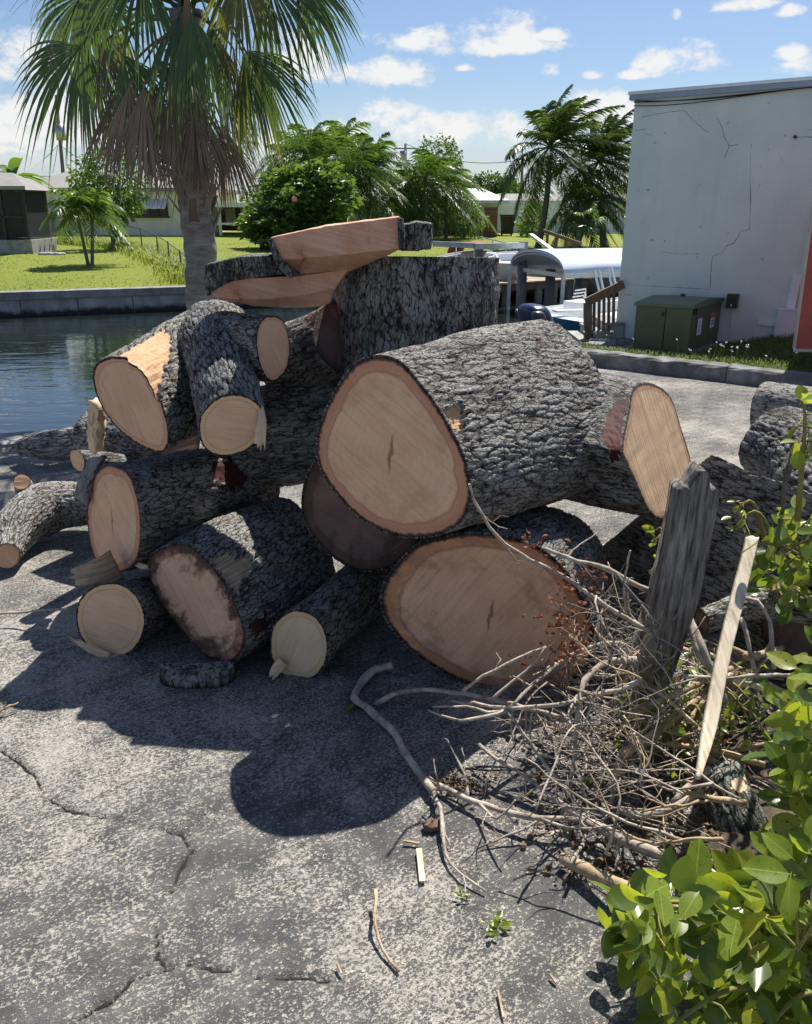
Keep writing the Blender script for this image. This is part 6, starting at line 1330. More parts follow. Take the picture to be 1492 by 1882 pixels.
V, Q = blob(pb(541, 366, -1.6), (0.11, 0.06, 0.10), 0.3, 8, 0.0); mk('flower', V, Q, simple('flower_pink', (0.70, 0.25, 0.28), 0.6, 0.2, 9), sh, False)
leaf_cloud('small_tree', 'light green small tree behind the double palm on the lawn', 'tree', [(P(200, 340, 33.0), (1.3, 1.2, 1.2)), (P(195, 310, 33.0), (0.7, 0.7, 0.6)), (P(215, 375, 33.0), (0.8, 0.8, 0.7))], 3400, 0.20, F_LIGHT, 202, LP(205, 33.0), 0.07)
leaf_cloud('round_tree', 'round topped dark tree rising behind the second palm clump', 'tree', [(P(806, 300, 62.0), (1.5, 1.3, 1.6)), (P(806, 330, 62.0), (1.3, 1.3, 1.2))], 3000, 0.26, F_TREE, 203, LP(806, 62.0), 0.14)
leaf_cloud('far_tree', 'hazy dark tree crown above the roofs left of the coconut palm', 'tree', [(P(895, 345, 85.0), (2.2, 1.5, 1.3)), (P(930, 350, 85.0), (1.6, 1.5, 1.0))], 2600, 0.4, F_TREE, 204, LP(905, 85.0), 0.2)
leaf_cloud('light_bush', 'thin light green bush in front of the timber pen', 'shrub', [(P(850, 400, 43.0), (0.9, 0.8, 1.0)), (P(865, 415, 43.0), (0.7, 0.7, 0.6))], 1500, 0.15, F_LIGHT, 205, LP(852, 43.0), 0.05)
leaf_cloud('young_tree', 'young bright green tree beside the lone coconut palm trunk', 'tree', [(P(978, 408, 45.0), (0.75, 0.7, 1.0)), (P(985, 395, 45.0), (0.5, 0.5, 0.5))], 1100, 0.2, F_LIGHT, 206, LP(980, 45.0), 0.05)
leaf_cloud('porch_plant', 'vine covered plant inside the dark screened porch', 'plant', [(P(10, 400, 31.4), (0.5, 0.4, 0.9)), (P(28, 385, 31.4), (0.3, 0.3, 0.8))], 900, 0.13, F_LIGHT, 207, P(12, 440, 31.4), 0.05)
leaf_cloud('back_hedge', 'long dark hedge and trees along the skyline behind the houses', 'hedge', [(P(px, 368 + 6 * math.sin(px), 90.0), (4.0, 2, 1.6)) for px in range(-60, 1260, 62)], 12000, 0.5, F_TREE, 208, LP(600, 90.0), 0.15, kind='stuff')
# fan palm by the building corner
fp_ = root('fan_palm', LP(1060, 32.0), 'small fan palm with stiff round fronds below the coconut palms', 'palm tree')
trunk(fp_, LP(1060, 32.0), P(1066, 412, 32.0), 0.10, 0.09, M_TRUNK)
def fan(E, f, L, spread, n, droop, seed, w=0.02, fold=0.15, tipd=0.6, m=6, lenvar=0.25, up=(0, 0, 1.0), ragged=0.0):
    """palmate blade: pleated segments joined near the hub, free and drooping at the tips"""
    r = np.random.default_rng(seed); f = np.array(f) / np.linalg.norm(f); s = np.cross(f, up); s = s / (np.linalg.norm(s) + 1e-6) if np.linalg.norm(s) > 1e-3 else np.array([1.0, 0, 0]); nr = np.cross(s, f)
    ph = np.linspace(-spread, spread, n) + r.normal(size=n) * ragged; d = np.cos(ph)[:, None] * f + np.sin(ph)[:, None] * s - nr * (fold * np.abs(np.sin(ph)))[:, None]; d /= np.linalg.norm(d, axis=1, keepdims=True)
    Ls = L * (1 - lenvar * (np.abs(ph) / spread) ** 2) * r.uniform(0.86, 1.1, n); k = np.linspace(0.03, 1, m)
    g = np.array([0, 0, -1.0]); bendk = droop * k ** 2 + tipd * np.clip(k - 0.45, 0, 1) ** 2 * 2
    pts = E + d[:, None] * (Ls[:, None] * k)[..., None] * 1.0 + g * (Ls[:, None] * bendk * r.uniform(0.6, 1.4, n)[:, None])[..., None]
    # keep segment length when drooping
    perp = np.cross(np.repeat(d[:, None], m, 1), nr); perp /= np.linalg.norm(perp, axis=-1, keepdims=True) + 1e-6
    sp = 2 * spread / max(1, n - 1); kk = k * Ls[:, None]; ww = np.minimum(kk * sp * 0.62, w * 1.15) * np.clip((1.02 - k) / 0.5, 0.04, 1)
    cen = pts + nr * (ww * 0.35)[..., None]
    V = np.stack([pts - perp * ww[..., None], cen, pts + perp * ww[..., None]], 2).reshape(n, m * 3, 3); b0 = np.arange(n)[:, None] * (m * 3); Q = []
    for j in range(m - 1): Q += [b0 + np.array([3 * j, 3 * j + 1, 3 * j + 4, 3 * j + 3]), b0 + np.array([3 * j + 1, 3 * j + 2, 3 * j + 5, 3 * j + 4])]
    return V.reshape(-1, 3), np.concatenate(Q)
r_ = np.random.default_rng(41)
for k in range(14):
    az = k * 2.4; pt = r_.uniform(-0.3, 1.1); d = np.array([math.cos(az) * math.cos(pt), math.sin(az) * math.cos(pt), math.sin(pt)]); b = P(1066, 410, 32.0); e = b + d * 0.5; mb = MB(); mb.tube([b, e], 0.012, 4, False)
    V, Q = fan(e, d, 0.6, 1.7, 20, 0.2, 300 + k, 0.03); mb.add(V, Q); mb.build('frond', F_TREE, fp_)
# utility poles and wires
def pole(label, a, b, can=None, arms=()):
    R = root('utility_pole', a, label, 'utility pole'); mb = MB(); mb.tube([a, b], [0.15, 0.11], 8); mb.build('pole', M_TRUNK, R, True)
    if can is not None: mb = MB(); mb.tube([can, np.array(can) + [0, 0, 1.0]], 0.32, 10); mb.build('transformer_can', M_STEEL, R, True)
    for z, w in arms: mb = MB(); q = np.array(b); q[2] -= z; mb.bar(q - [w / 2, 0, 0], q + [w / 2, 0, 0], 0.1); mb.build('crossarm', M_TRUNK, R)
    return R
pA0, pA1 = P(113, 330, 62.0), P(103, 175, 62.0); pA0[2] = 0.2
pole('leaning utility pole with a grey transformer can behind the cream house', pA0, pA1, P(113, 258, 62.0))
pB0, pB1 = P(746, 340, 80.0), P(745, 264, 80.0); pB0[2] = 0.2
pole('far utility pole with short crossarms above the second palm clump', pB0, pB1, P(741, 300, 80.0), ((0.4, 2.0), (1.4, 1.3)))
pC0, pC1 = P(960, 340, 75.0), P(960, 286, 75.0); pC0[2] = 0.2
pole('short distant utility pole seen left of the lone coconut palm', pC0, pC1, None, ((0.3, 1.2),))
def wire(label, a, b, sag, r=0.02): t = np.linspace(0, 1, 24)[:, None]; mb = MB(); mb.tube(np.array(a) * (1 - t) + np.array(b) * t - np.array([0, 0, 1.0]) * sag * 4 * t * (1 - t), r, 4, False); mb.build('overhead_wire', M_WIRE, None, label=label, cat='wire')
wire('overhead wire sloping left from the pole by the cream house', P(107, 266, 62.0), P(40, 318, 58.0), 0.2); wire('overhead wire sloping right from the pole by the cream house', P(112, 268, 62.0), P(190, 300, 55.0), 0.3)
wire('guy wire dropping beside the leaning utility pole', P(106, 268, 62.0), P(97, 318, 60.0), 0.05); wire('long low wire along the roofline of the cream house', P(-60, 312, 70.0), P(300, 312, 70.0), 0.5)
wire('long distant wire crossing the sky between the two far poles', pB1, pC1 - [0, 0, .3], 0.8, 0.025); wire('long distant wire running right behind the coconut palms', pC1 - [0, 0, .3], P(1300, 300, 75.0), 0.8, 0.025)
# ladder-like gangway rails by the coconut palms
gr = root('gangway_rail', P(1040, 446, 27.5), 'dark sloping gangway handrail at the bank below the coconut palms', 'handrail')
mb = MB(); mb.bar(P(998, 424, 28.0), P(1066, 448, 27.0), 0.06, 0.1); mb.build('handrail', M_BROWN, gr)
for px, py in ((1006, 430), (1022, 436), (1040, 441), (1056, 446)): q = P(px, py, 27.8); mb = MB(); mb.bar([q[0], q[1], -0.1], q, 0.08); mb.build('post', M_BROWN, gr)
mb = MB(); mb.bar(P(976, 432, 27.5), P(1014, 460, 26.3), 0.12, 0.08); mb.build('ramp_edge', M_ALU, gr)
fr = root('dock_handrail', P(920, 450, 25.5), 'thin grey handrail along the seawall behind the old lift beam', 'handrail')
mb = MB(); mb.bar(P(884, 436, 26.0), P(955, 452, 25.5), 0.03); mb.build('rail', M_STEEL, fr)
for px, py in ((886, 437), (905, 441), (930, 446), (950, 451)): q = P(px, py, 25.8); mb = MB(); mb.bar([q[0], q[1], -0.2], q, 0.03); mb.build('post', M_STEEL, fr)
# ================================================================ cabbage palm on the near bank
YP = 7.6
pal_b = P(366, 600, YP); pal_b[2] = -0.02
cab = root('cabbage_palm', pal_b, 'tall cabbage palm with a skirt of dead brown fronds behind the heap', 'palm tree')
tp_ = [pal_b - [-.02, 0, 0.1], P(372, 560, YP), P(369, 470, YP), P(360, 390, YP), P(352, 280, YP), P(346, 150, YP), P(342, 20, YP)]
tc = resample(np.array(tp_), 90); tk = 26; tt = np.linspace(0, 1, 90)
a_ = np.arange(tk) * 2 * math.pi / tk
rr_ = 0.135 + 0.02 * (1 - tt) ** 3; q_ = np.stack([np.cos(a_)[None] * 0.14 + 0 * tt[:, None], np.sin(a_)[None] * 0.14 + 0 * tt[:, None], tc[:, 2:3] + 0 * a_[None]], -1)
ringn = 0.006 * np.sin(tc[:, 2] * 2 * math.pi / 0.045 + 1.2 * fbm(tc * 3, 2, 3))[:, None] + 0.014 * fbm(q_ * np.array([9, 9, 5]), 3, 4)
rad_ = rr_[:, None] + ringn
TV = tc[:, None] + np.stack([np.cos(a_)[None] * rad_, np.sin(a_)[None] * rad_, 0 * rad_], -1)
vid = np.arange(90 * tk).reshape(90, tk); v2 = np.roll(vid, -1, 1)
mk('trunk', TV.reshape(-1, 3), np.stack([vid[:-1], v2[:-1], v2[1:], vid[1:]], -1).reshape(-1, 4), M_PALMT, cab)
# old leaf bases under the crown
rb = np.random.default_rng(51)
for k in range(46):
    az = k * 2.399; z = 0.35 + 0.022 * k; i = int(89 * min(0.98, 0.50 + 0.0105 * k)); c = tc[i]; d = np.array([math.cos(az), math.sin(az), 0.0])
    s = np.array([-d[1], d[0], 0]); h_ = rb.uniform(0.10, 0.2); b0 = c + d * 0.12; t0 = c + d * (0.19 + 0.05 * rb.uniform()) + [0, 0, h_]
    V = [b0 - s * .045, b0 + s * .045, t0 + s * .02, t0 - s * .02]; V = np.array(V + [v + d * 0.016 for v in V])
    mk('leaf_base', V, np.array([[0, 1, 2, 3], [7, 6, 5, 4], [0, 4, 5, 1], [1, 5, 6, 2], [2, 6, 7, 3], [3, 7, 4, 0]]), F_DEAD if k % 3 else M_TRUNK, cab, False)
crown = P(342, 15, YP)
def sabal(hub, tip, dy, L, spread, n, m, seed, droop=0.10, tipd=0.5, w=0.017, name='frond', ragged=0.02, facing=(0, -1, 0.25), arch=0.18, lenvar=0.2, label=None, start=None):
    st = np.array(crown if start is None else start) + np.random.default_rng(seed).normal(size=3) * 0.03
    H = P(hub[0], hub[1], YP + dy); Tt = P(tip[0], tip[1], YP + dy * 1.25); f = Tt - H; f /= np.linalg.norm(f)
    t = np.linspace(0, 1, 12)[:, None]; pe = st * (1 - t) + H * t + np.array([0, 0, 1.0]) * arch * 4 * t * (1 - t)
    mb = MB(); mb.tube(pe, np.linspace(0.016, 0.008, 12), 5, False)
    c2 = np.array([H, H + f * L * 0.2 - [0, 0, 0.01], H + f * L * 0.42 - [0, 0, 0.05]]); mb.tube(c2, [0.008, 0.006, 0.002], 4, False)
    V, Q = fan(H, f, L, spread, n, droop, seed, w, 0.22, tipd, 7, lenvar, facing, ragged); mb.add(V, Q)
    r = np.random.default_rng(seed + 5)
    for k in range(int(n * 0.25)):            # loose threads
        d = f * r.uniform(.4, 1) + np.cross(f, np.array(facing)) * r.uniform(-.8, .8); p0 = H + d * L * r.uniform(.35, .7); mb.tube([p0, p0 + [r.normal() * .03, r.normal() * .02, -0.08], p0 + [r.normal() * .06, r.normal() * .04, -r.uniform(.15, .3)]], 0.0013, 3, False)
    mb.build(name, m, cab, False, label=label)
# green fronds
sabal((450, 92), (520, 190), -0.25, 0.64, 0.92, 40, F_SABAL, 1, w=0.019)
sabal((446, 96), (484, 225), -0.22, 0.62, 0.45, 18, F_SABALY, 2, w=0.017, label='fan frond with yellowing tips')
sabal((352, 26), (366, 150), -0.75, 0.62, 0.52, 30, F_SABAL, 3, 0.08, w=0.019)
sabal((330, 26), (312, 130), -0.6, 0.62, 0.5, 20, F_SABAL, 4, w=0.019)
sabal((150, 82), (88, 160), -0.1, 0.74, 1.0, 36, F_SABAL, 5, w=0.018)
sabal((160, 86), (172, 190), 0.05, 0.60, 0.55, 20, F_SABAL, 6, w=0.018)
sabal((150, -10), (110, 60), 0.15, 0.62, 1.1, 34, F_SABAL, 7, w=0.015)
sabal((165, -40), (185, 30), -0.1, 0.6, 0.8, 22, F_SABAL, 8, w=0.015)
sabal((490, -40), (540, 30), -0.2, 0.66, 1.0, 34, F_SABAL, 9, w=0.013)
sabal((545, -45), (592, 10), -0.05, 0.58, 0.8, 26, F_SABAL, 10, w=0.015)
sabal((440, -55), (436, 30), -0.35, 0.6, 0.9, 28, F_SABALY, 11, 0.15, w=0.013)
sabal((226, 100), (256, 170), -0.4, 0.48, 0.75, 26, F_SABAL, 12, w=0.018)
sabal((232, 60), (212, 120), 0.35, 0.5, 0.8, 22, F_SABALY, 13, w=0.018)
sabal((385, 45), (410, 150), -0.3, 0.62, 0.35, 12, F_SABAL, 16, w=0.015)
sabal((260, -60), (225, 10), -0.5, 0.6, 1.0, 28, F_SABAL, 17, w=0.018)
sabal((300, -120), (270, -220), 0.2, 0.9, 1.3, 40, F_SABAL, 18, 0.05, 0.2)
sabal((400, -130), (450, -220), -0.1, 0.9, 1.3, 40, F_SABAL, 19, 0.05, 0.2)
sabal((210, -120), (130, -180), 0.0, 0.9, 1.2, 40, F_SABAL, 20, 0.08, 0.3)
sabal((490, -130), (570, -180), 0.1, 0.9, 1.2, 40, F_SABAL, 21, 0.08, 0.3)
sabal((345, -150), (345, -260), -0.5, 0.9, 1.2, 40, F_SABAL, 22, 0.05, 0.2)
# dead fronds hanging round the trunk
DEADS = [((238, 205), (240, 320), -.5, .72, .5), ((275, 200), (272, 315), -.5, .74, .45), ((250, 215), (262, 330), -.1, .7, .5), ((360, 230), (372, 330), -.55, .68, .42), ((330, 215), (325, 320), -.5, .7, .4), ((172, 115), (205, 215), -0.3, 0.62, .55), ((195, 110), (225, 205), .15, .6, .5), ((232, 196), (225, 300), -0.25, 0.78, 0.5), ((268, 186), (285, 300), -0.35, 0.85, 0.45), ((262, 205), (255, 320), .2, 0.8, 0.5), ((285, 215), (295, 330), -.1, .75, .4),
         ((300, 190), (292, 300), -.15, .7, .5), ((215, 205), (222, 310), 0.1, .7, .5), ((445, 215), (462, 300), .1, .6, .3), ((352, 222), (345, 330), -0.42, 0.80, 0.42), ((385, 240), (395, 330), -0.3, 0.72, 0.50), ((330, 235), (322, 330), .3, 0.75, 0.5), ((400, 255), (415, 345), 0.1, 0.66, 0.50),
         ((430, 232), (450, 330), -.05, 0.72, 0.28), ((398, 110), (424, 220), -0.35, 0.7, 0.30), ((425, 150), (440, 250), .1, .8, .25), ((370, 200), (372, 310), -.5, .7, .3), ((310, 200), (306, 300), -.45, .75, .35), ((245, 230), (236, 320), -.3, .6, .35), ((415, 265), (430, 340), .35, .55, .35)]
for k, (hb, tp2, dy, L, spd) in enumerate(DEADS):
    hb = (hb[0] + 14 * math.sin(k * 4.1), hb[1] - 48 + 20 * math.sin(k * 2.7)); tp2 = (tp2[0], tp2[1] - 40); sabal(hb, tp2, dy, L * (0.84 + 0.2 * math.sin(k * 1.9)), spd * 1.1, 34, F_DEAD, 40 + k, 0.04, 0.10, 0.034, 'dead_frond', 0.08, (0.3 * math.sin(k * 2.2), -1, 0.1), 0.10, 0.1, start=tc[int(89 * (0.86 if hb[1] > 150 else 0.97))])
# flower stalk threads in the crown
mb = MB(); rb = np.random.default_rng(52)
for k in range(170):
    s_ = rb.choice([0, 1]); p0 = P(rb.uniform(60, 250) if s_ == 0 else rb.uniform(380, 560), rb.uniform(-20, 60), YP + rb.uniform(-.4, .3)); d = rb.normal(size=3) * 0.06
    mb.tube([p0, p0 + d + [0, 0, -.06], p0 + d * 1.7 + [0, 0, -rb.uniform(.1, .28)]], 0.0014, 3, False)
mb.build('flower_stalk', M_TWIG, cab, kind='stuff')

# ================================================================ debris heap at the right
def grow(seed, pts, r0, r1, forks=3, flen=0.25, depth=1, jag=0.012, mb=None, k=6, up=0.0):
    r = np.random.default_rng(seed); mb = mb or MB(); L0 = np.linalg.norm(np.diff(np.array(pts), axis=0), axis=1).sum()
    n = max(8, int(L0 / 0.035)); p = resample(np.array(pts, float), n)
    p[1:-1] += jag * np.stack([fbm(np.c_[np.arange(n) * .37, np.full(n, seed * 1.7), np.full(n, j * 3.1)], 3, 5) for j in range(3)], 1)[1:-1]
    mb.tube(p, np.linspace(r0, r1, n) * (1 + 0.10 * r.normal(size=n)), k)
    if depth > 0:
        for f in range(forks):
            i = int(r.uniform(0.2, 0.92) * (n - 1)); T = p[min(i + 1, n - 1)] - p[i - 1]; T /= np.linalg.norm(T) + 1e-9
            d = T + r.normal(size=3) * 0.75; d[2] += up; d /= np.linalg.norm(d); L = flen * r.uniform(0.4, 1.2); e = p[i] + d * L; e[2] = max(e[2], 0.008)
            mid = p[i] + d * L * 0.5 + r.normal(size=3) * L * 0.12; mid[2] = max(mid[2], 0.008); ra = (r0 + (r1 - r0) * i / n) * 0.6
            grow(seed * 7 + f, [p[i], mid, e], ra, ra * 0.45, 2, L * 0.55, depth - 1, jag * 0.7, mb, 5, up)
    return mb
def G(px, py, z=0.01): return PZ(px, py, z)
BR = [  # label, points (px, py, height), radii, forks, length, material
 ('long pale forked branch lying curved across the shadow in front of the heap', [(722, 1222, .05), (690, 1230, .03), (663, 1255, .022), (654, 1284, .02), (680, 1308, .02), (720, 1340, .02), (745, 1385, .022), (775, 1428, .025), (797, 1455, .03)], .017, .012, 0, 0, M_TWIG),
 ('thin curving twig tip running down the lit asphalt below the forked branch', [(797, 1455, .03), (810, 1495, .04), (816, 1535, .03), (822, 1575, .02), (850, 1610, .015), (893, 1638, .01)], .008, .0025, 2, .10, M_TWIG),
 ('pale branch arching right from the curved branch beneath the wide log', [(690, 1296, .02), (735, 1272, .05), (790, 1268, .07), (860, 1275, .09), (930, 1290, .10), (1010, 1310, .10), (1080, 1345, .08)], .011, .006, 5, .22, M_TWIG),
 ('forked twig spreading right over the sunlit asphalt edge', [(785, 1430, .03), (830, 1455, .03), (880, 1475, .04), (940, 1495, .05), (1020, 1505, .06), (1090, 1510, .06), (1180, 1550, .07)], .010, .006, 5, .18, M_TWIG),
 ('short upright twig rising from the fork into the shadow', [(810, 1455, .03), (803, 1430, .10), (797, 1395, .14)], .005, .002, 0, 0, M_TWIG),
 ('slim bare twig with two prongs pointing left in front of the wide log', [(1180, 1195, .33), (1120, 1183, .33), (1060, 1200, .30), (1000, 1240, .26), (960, 1275, .24), (935, 1303, .22)], .009, .006, 2, .12, M_TWIG),
 ('upper prong of the left pointing twig', [(935, 1303, .22), (900, 1312, .2), (860, 1300, .2), (795, 1299, .2)], .006, .003, 0, 0, M_TWIG),
 ('lower prong of the left pointing twig', [(935, 1305, .22), (880, 1320, .2), (830, 1321, .2), (786, 1305, .2)], .006, .003, 0, 0, M_TWIG),
 ('thin twig slanting over the wide log face towards the upper right', [(850, 1270, .20), (885, 1245, .25), (940, 1215, .30), (1000, 1190, .34)], .006, .004, 1, .1, M_TWIG),
 ('thin twig curving up across the lower part of the wide log face', [(900, 1290, .18), (945, 1250, .24), (985, 1215, .30), (1003, 1188, .35)], .006, .004, 1, .1, M_TWIG),
 ('long slender twig slanting from the biggest log rim across to the grey post', [(862, 890, .92), (880, 935, .82), (905, 975, .75), (960, 1020, .66), (1030, 1055, .58), (1100, 1105, .50), (1190, 1160, .42)], .004, .008, 4, .14, M_TWIG),
 ('pale forked twig beside the rust coloured dry leaves', [(1000, 1008, .66), (1060, 1030, .62), (1110, 1045, .58), (1150, 1065, .54), (1190, 1085, .50)], .006, .010, 3, .16, M_TWIG),
 ('arched grey twig bending over the face of the grey post', [(1195, 1052, .50), (1215, 1044, .53), (1235, 1052, .52), (1255, 1090, .48), (1268, 1130, .42), (1276, 1185, .35), (1300, 1225, .28)], .010, .009, 2, .12, M_TWIG),
 ('curved white branch hanging down in front of the twig heap', [(1170, 1213, .36), (1120, 1217, .35), (1082, 1240, .33), (1066, 1270, .3), (1062, 1310, .26), (1060, 1360, .18), (1052, 1415, .09), (1046, 1455, .03)], .012, .006, 3, .13, M_TWIG),
 ('long twig running level below the rust coloured leaves', [(830, 1288, .14), (900, 1300, .20), (960, 1302, .24), (1040, 1292, .28), (1110, 1277, .31), (1180, 1250, .35)], .005, .008, 2, .14, M_TWIG),
 ('thin diagonal twig crossing the sunlit asphalt towards the mossy stump', [(930, 1305, .22), (965, 1350, .17), (1000, 1400, .12), (1050, 1460, .06), (1090, 1500, .03)], .005, .007, 3, .15, M_TWIG),
 ('bare twig ending at a broken tip left of the twig heap', [(880, 1368, .08), (910, 1395, .07), (960, 1425, .07), (1010, 1460, .05), (1060, 1500, .04)], .006, .006, 4, .12, M_TWIG),
 ('grey straight branch leaning against the lower grey post', [(1256, 1115, .42), (1285, 1180, .35), (1310, 1240, .26), (1350, 1330, .10)], .017, .014, 1, .1, M_TWIG),
 ('smooth tan stick pointing left below the grey post', [(1162, 1313, .24), (1220, 1285, .24), (1285, 1255, .24), (1345, 1228, .24)], .0125, .010, 0, 0, M_TWIG2),
 ('thick tan stick with a split end low in front of the grey post', [(1142, 1388, .16), (1190, 1355, .18), (1245, 1315, .20), (1310, 1262, .20)], .016, .010, 0, 0, M_TWIG2),
 ('grey stick hanging down from the split end of the tan stick', [(1140, 1385, .16), (1132, 1430, .10), (1118, 1490, .02)], .012, .007, 0, 0, M_TWIG),
 ('broken pale stub lying right of the split white stick', [(1335, 1243, .22), (1365, 1252, .22), (1402, 1263, .22)], .018, .012, 0, 0, M_STICK),
 ('long thin twig lying level across the split white stick', [(1253, 1243, .37), (1330, 1247, .37), (1400, 1241, .37), (1470, 1238, .36)], .006, .006, 0, 0, M_TWIG),
 ('curved pale stem bowing over the small cut log at the right', [(1370, 1100, .46), (1395, 1107, .45), (1410, 1130, .42), (1418, 1170, .36), (1422, 1230, .27)], .008, .007, 0, 0, M_TWIG),
 ('thin pale stem standing left of the bowed stem', [(1362, 1135, .40), (1376, 1185, .33), (1386, 1235, .24)], .008, .008, 0, 0, M_TWIG),
 ('dark slim stem rising in front of the asphalt at the right', [(1430, 980, .62), (1445, 880, .85), (1452, 840, .95), (1458, 800, 1.05)], .008, .006, 3, .2, M_TRUNK),
 ('grey fallen limb lying right of the mossy stump', [(1030, 1575, .03), (1090, 1605, .05), (1150, 1630, .07), (1230, 1665, .08)], .016, .02, 0, 0, M_TWIG2),
 ('slender limb sloping from the twig heap down to the leafy shrub', [(1010, 1462, .05), (1080, 1510, .06), (1150, 1545, .06), (1240, 1580, .08)], .010, .014, 3, .14, M_TWIG),
 ('small curved twig with a side spur lying alone on the asphalt', [(690, 1635, .045), (689, 1680, .04), (694, 1720, .025), (708, 1755, .012), (733, 1785, .008)], .0055, .004, 1, .06, M_TWIG2),
 ('pale straight twig at the far left edge of the asphalt', [(-10, 1310, .02), (15, 1300, .03), (34, 1291, .035)], .005, .003, 1, .05, M_TWIG2),
 ('crooked dark limb end behind the heap at the left edge', [(-20, 1130, .05), (30, 1125, .06), (140, 1118, .1)], .006, .005, 0, 0, M_TWIG),
 ('stiff twig standing up between the rust leaves and the grey post', [(1150, 1130, .42), (1147, 1075, .56), (1158, 1012, .72)], .005, .003, 2, .08, M_TWIG),
 ('small pale branch angled over the sunlit asphalt by the stump', [(1140, 1490, .05), (1190, 1500, .08), (1250, 1480, .12), (1300, 1440, .16)], .012, .010, 2, .12, M_TWIG),
]
for k, (lab, pts, r0, r1, fk, fl, m) in enumerate(BR):
    mb = grow(500 + k, [G(*q) for q in pts], r0, r1, fk, fl, 2 if fk > 2 else 1, 0.010); mb.build('branch', m, None, True, label=lab, cat='branch')
# countless thin dry twigs: those one can pick out, then the tangle
rt_ = np.random.default_rng(77)
def rand_twig(k, spread=1.0):
    while True:
        px, py = rt_.normal(1175, 130), rt_.normal(1330, 110)
        if 900 < px < 1440 and 1080 < py < 1540 and (px - 900) / 260 + (1560 - py) / 420 > 0.75 and not (px < 1010 and py > 1390): break
    z = np.clip((1 - abs(px - 1170) / 300) * 0.34, 0.02, 0.34) * rt_.uniform(0.03, 1.0) * (0.35 if px > 1250 else 1)
    c = PZ(px, py, z); a = rt_.uniform(0, 2 * math.pi) if k % 2 else rt_.normal(2.6, 0.5); L = rt_.uniform(0.10, 0.55) ** 1.0; d = np.array([math.cos(a), math.sin(a) * 0.9, rt_.normal() * 0.5]); d /= np.linalg.norm(d)
    p0, p2 = c - d * L * .5, c + d * L * .5; p0[2] = max(p0[2], 0.01); p2[2] = max(p2[2], 0.01); md = (p0 + p2) / 2 + rt_.normal(size=3) * L * 0.16; md[2] = max(md[2], 0.01)
    return [p0, md, p2], rt_.uniform(0.0018, 0.0058)
for k in range(90):
    pts, r0 = rand_twig(k); mb = grow(900 + k, pts, r0, r0 * 0.5, 3, 0.12, 1, 0.012, None, 5)
    mb.build('dry_twig', (M_TWIG, M_TWIG, M_TWIG2)[k % 3], None, True, label='thin dry grey twig in the tangled heap beside the wide log', cat='twig', group='dry twigs tangled in the brush heap')
mb = MB()
for k in range(95):
    pts, r0 = rand_twig(k); pts = [q + [0, 0.10, -0.03] for q in pts]; pts = [np.array([q[0], q[1], max(q[2], 0.006)]) for q in pts]; grow(1500 + k, pts, r0 * 0.7, r0 * 0.35, 2, 0.08, 1, 0.010, mb, 4)
mb.build('twig_tangle', M_TWIG, None, True, kind='stuff', label='fine tangle of dry twigs in the brush heap', cat='twigs')
for k in range(46):              # more of them heaped up against the post
    px, py = rt_.normal(1120, 70), rt_.normal(1175, 75)
    if px < 985 or px > 1240: px = 1110.0
    z = rt_.uniform(0.12, 0.55) * np.clip((px - 930) / 190, 0.4, 1); c = PZ(px, py, z); a = rt_.uniform(0, 2 * math.pi); L = rt_.uniform(0.12, 0.45); d = np.array([math.cos(a), math.sin(a) * .6, rt_.normal() * .7]); d /= np.linalg.norm(d)
    p0, p2 = c - d * L / 2, c + d * L / 2; p0[2] = max(p0[2], .02); p2[2] = max(p2[2], .02); r0 = rt_.uniform(.0018, .0055)
    mb = grow(4100 + k, [p0, (p0 + p2) / 2 + rt_.normal(size=3) * L * .14, p2], r0, r0 * .5, 4, .13, 2, .012, None, 5)
    mb.build('dry_twig', (M_TWIG, M_TWIG2, M_TRUNK)[k % 3], None, True, label='thin dry twig heaped up against the left side of the grey post', cat='twig', group='dry twigs heaped against the grey post')
# heavier broken sticks strewn between the post and the shrubs
for k in range(26):
    px, py = rt_.uniform(1215, 1450), rt_.uniform(1130, 1480); z = rt_.uniform(0.03, 0.20); c = PZ(px, py, z); a = rt_.uniform(0, math.pi); L = rt_.uniform(0.12, 0.34); d = np.array([math.cos(a), math.sin(a) * .8, rt_.normal() * .35]); d /= np.linalg.norm(d)
    p0, p2 = c - d * L / 2, c + d * L / 2; p0[2] = max(p0[2], .02); p2[2] = max(p2[2], .02); mb = grow(3300 + k, [p0, (p0 + p2) / 2 + rt_.normal(size=3) * .012, p2], rt_.uniform(.007, .016), rt_.uniform(.006, .012), 1 if k % 3 else 0, .10, 1, .006)
    mb.build('broken_stick', (M_TWIG2, M_TWIG, M_TRUNK, M_TWIG2)[k % 4], None, True, label='short broken stick strewn between the grey post and the shrubs', cat='stick', group='broken sticks right of the grey post')
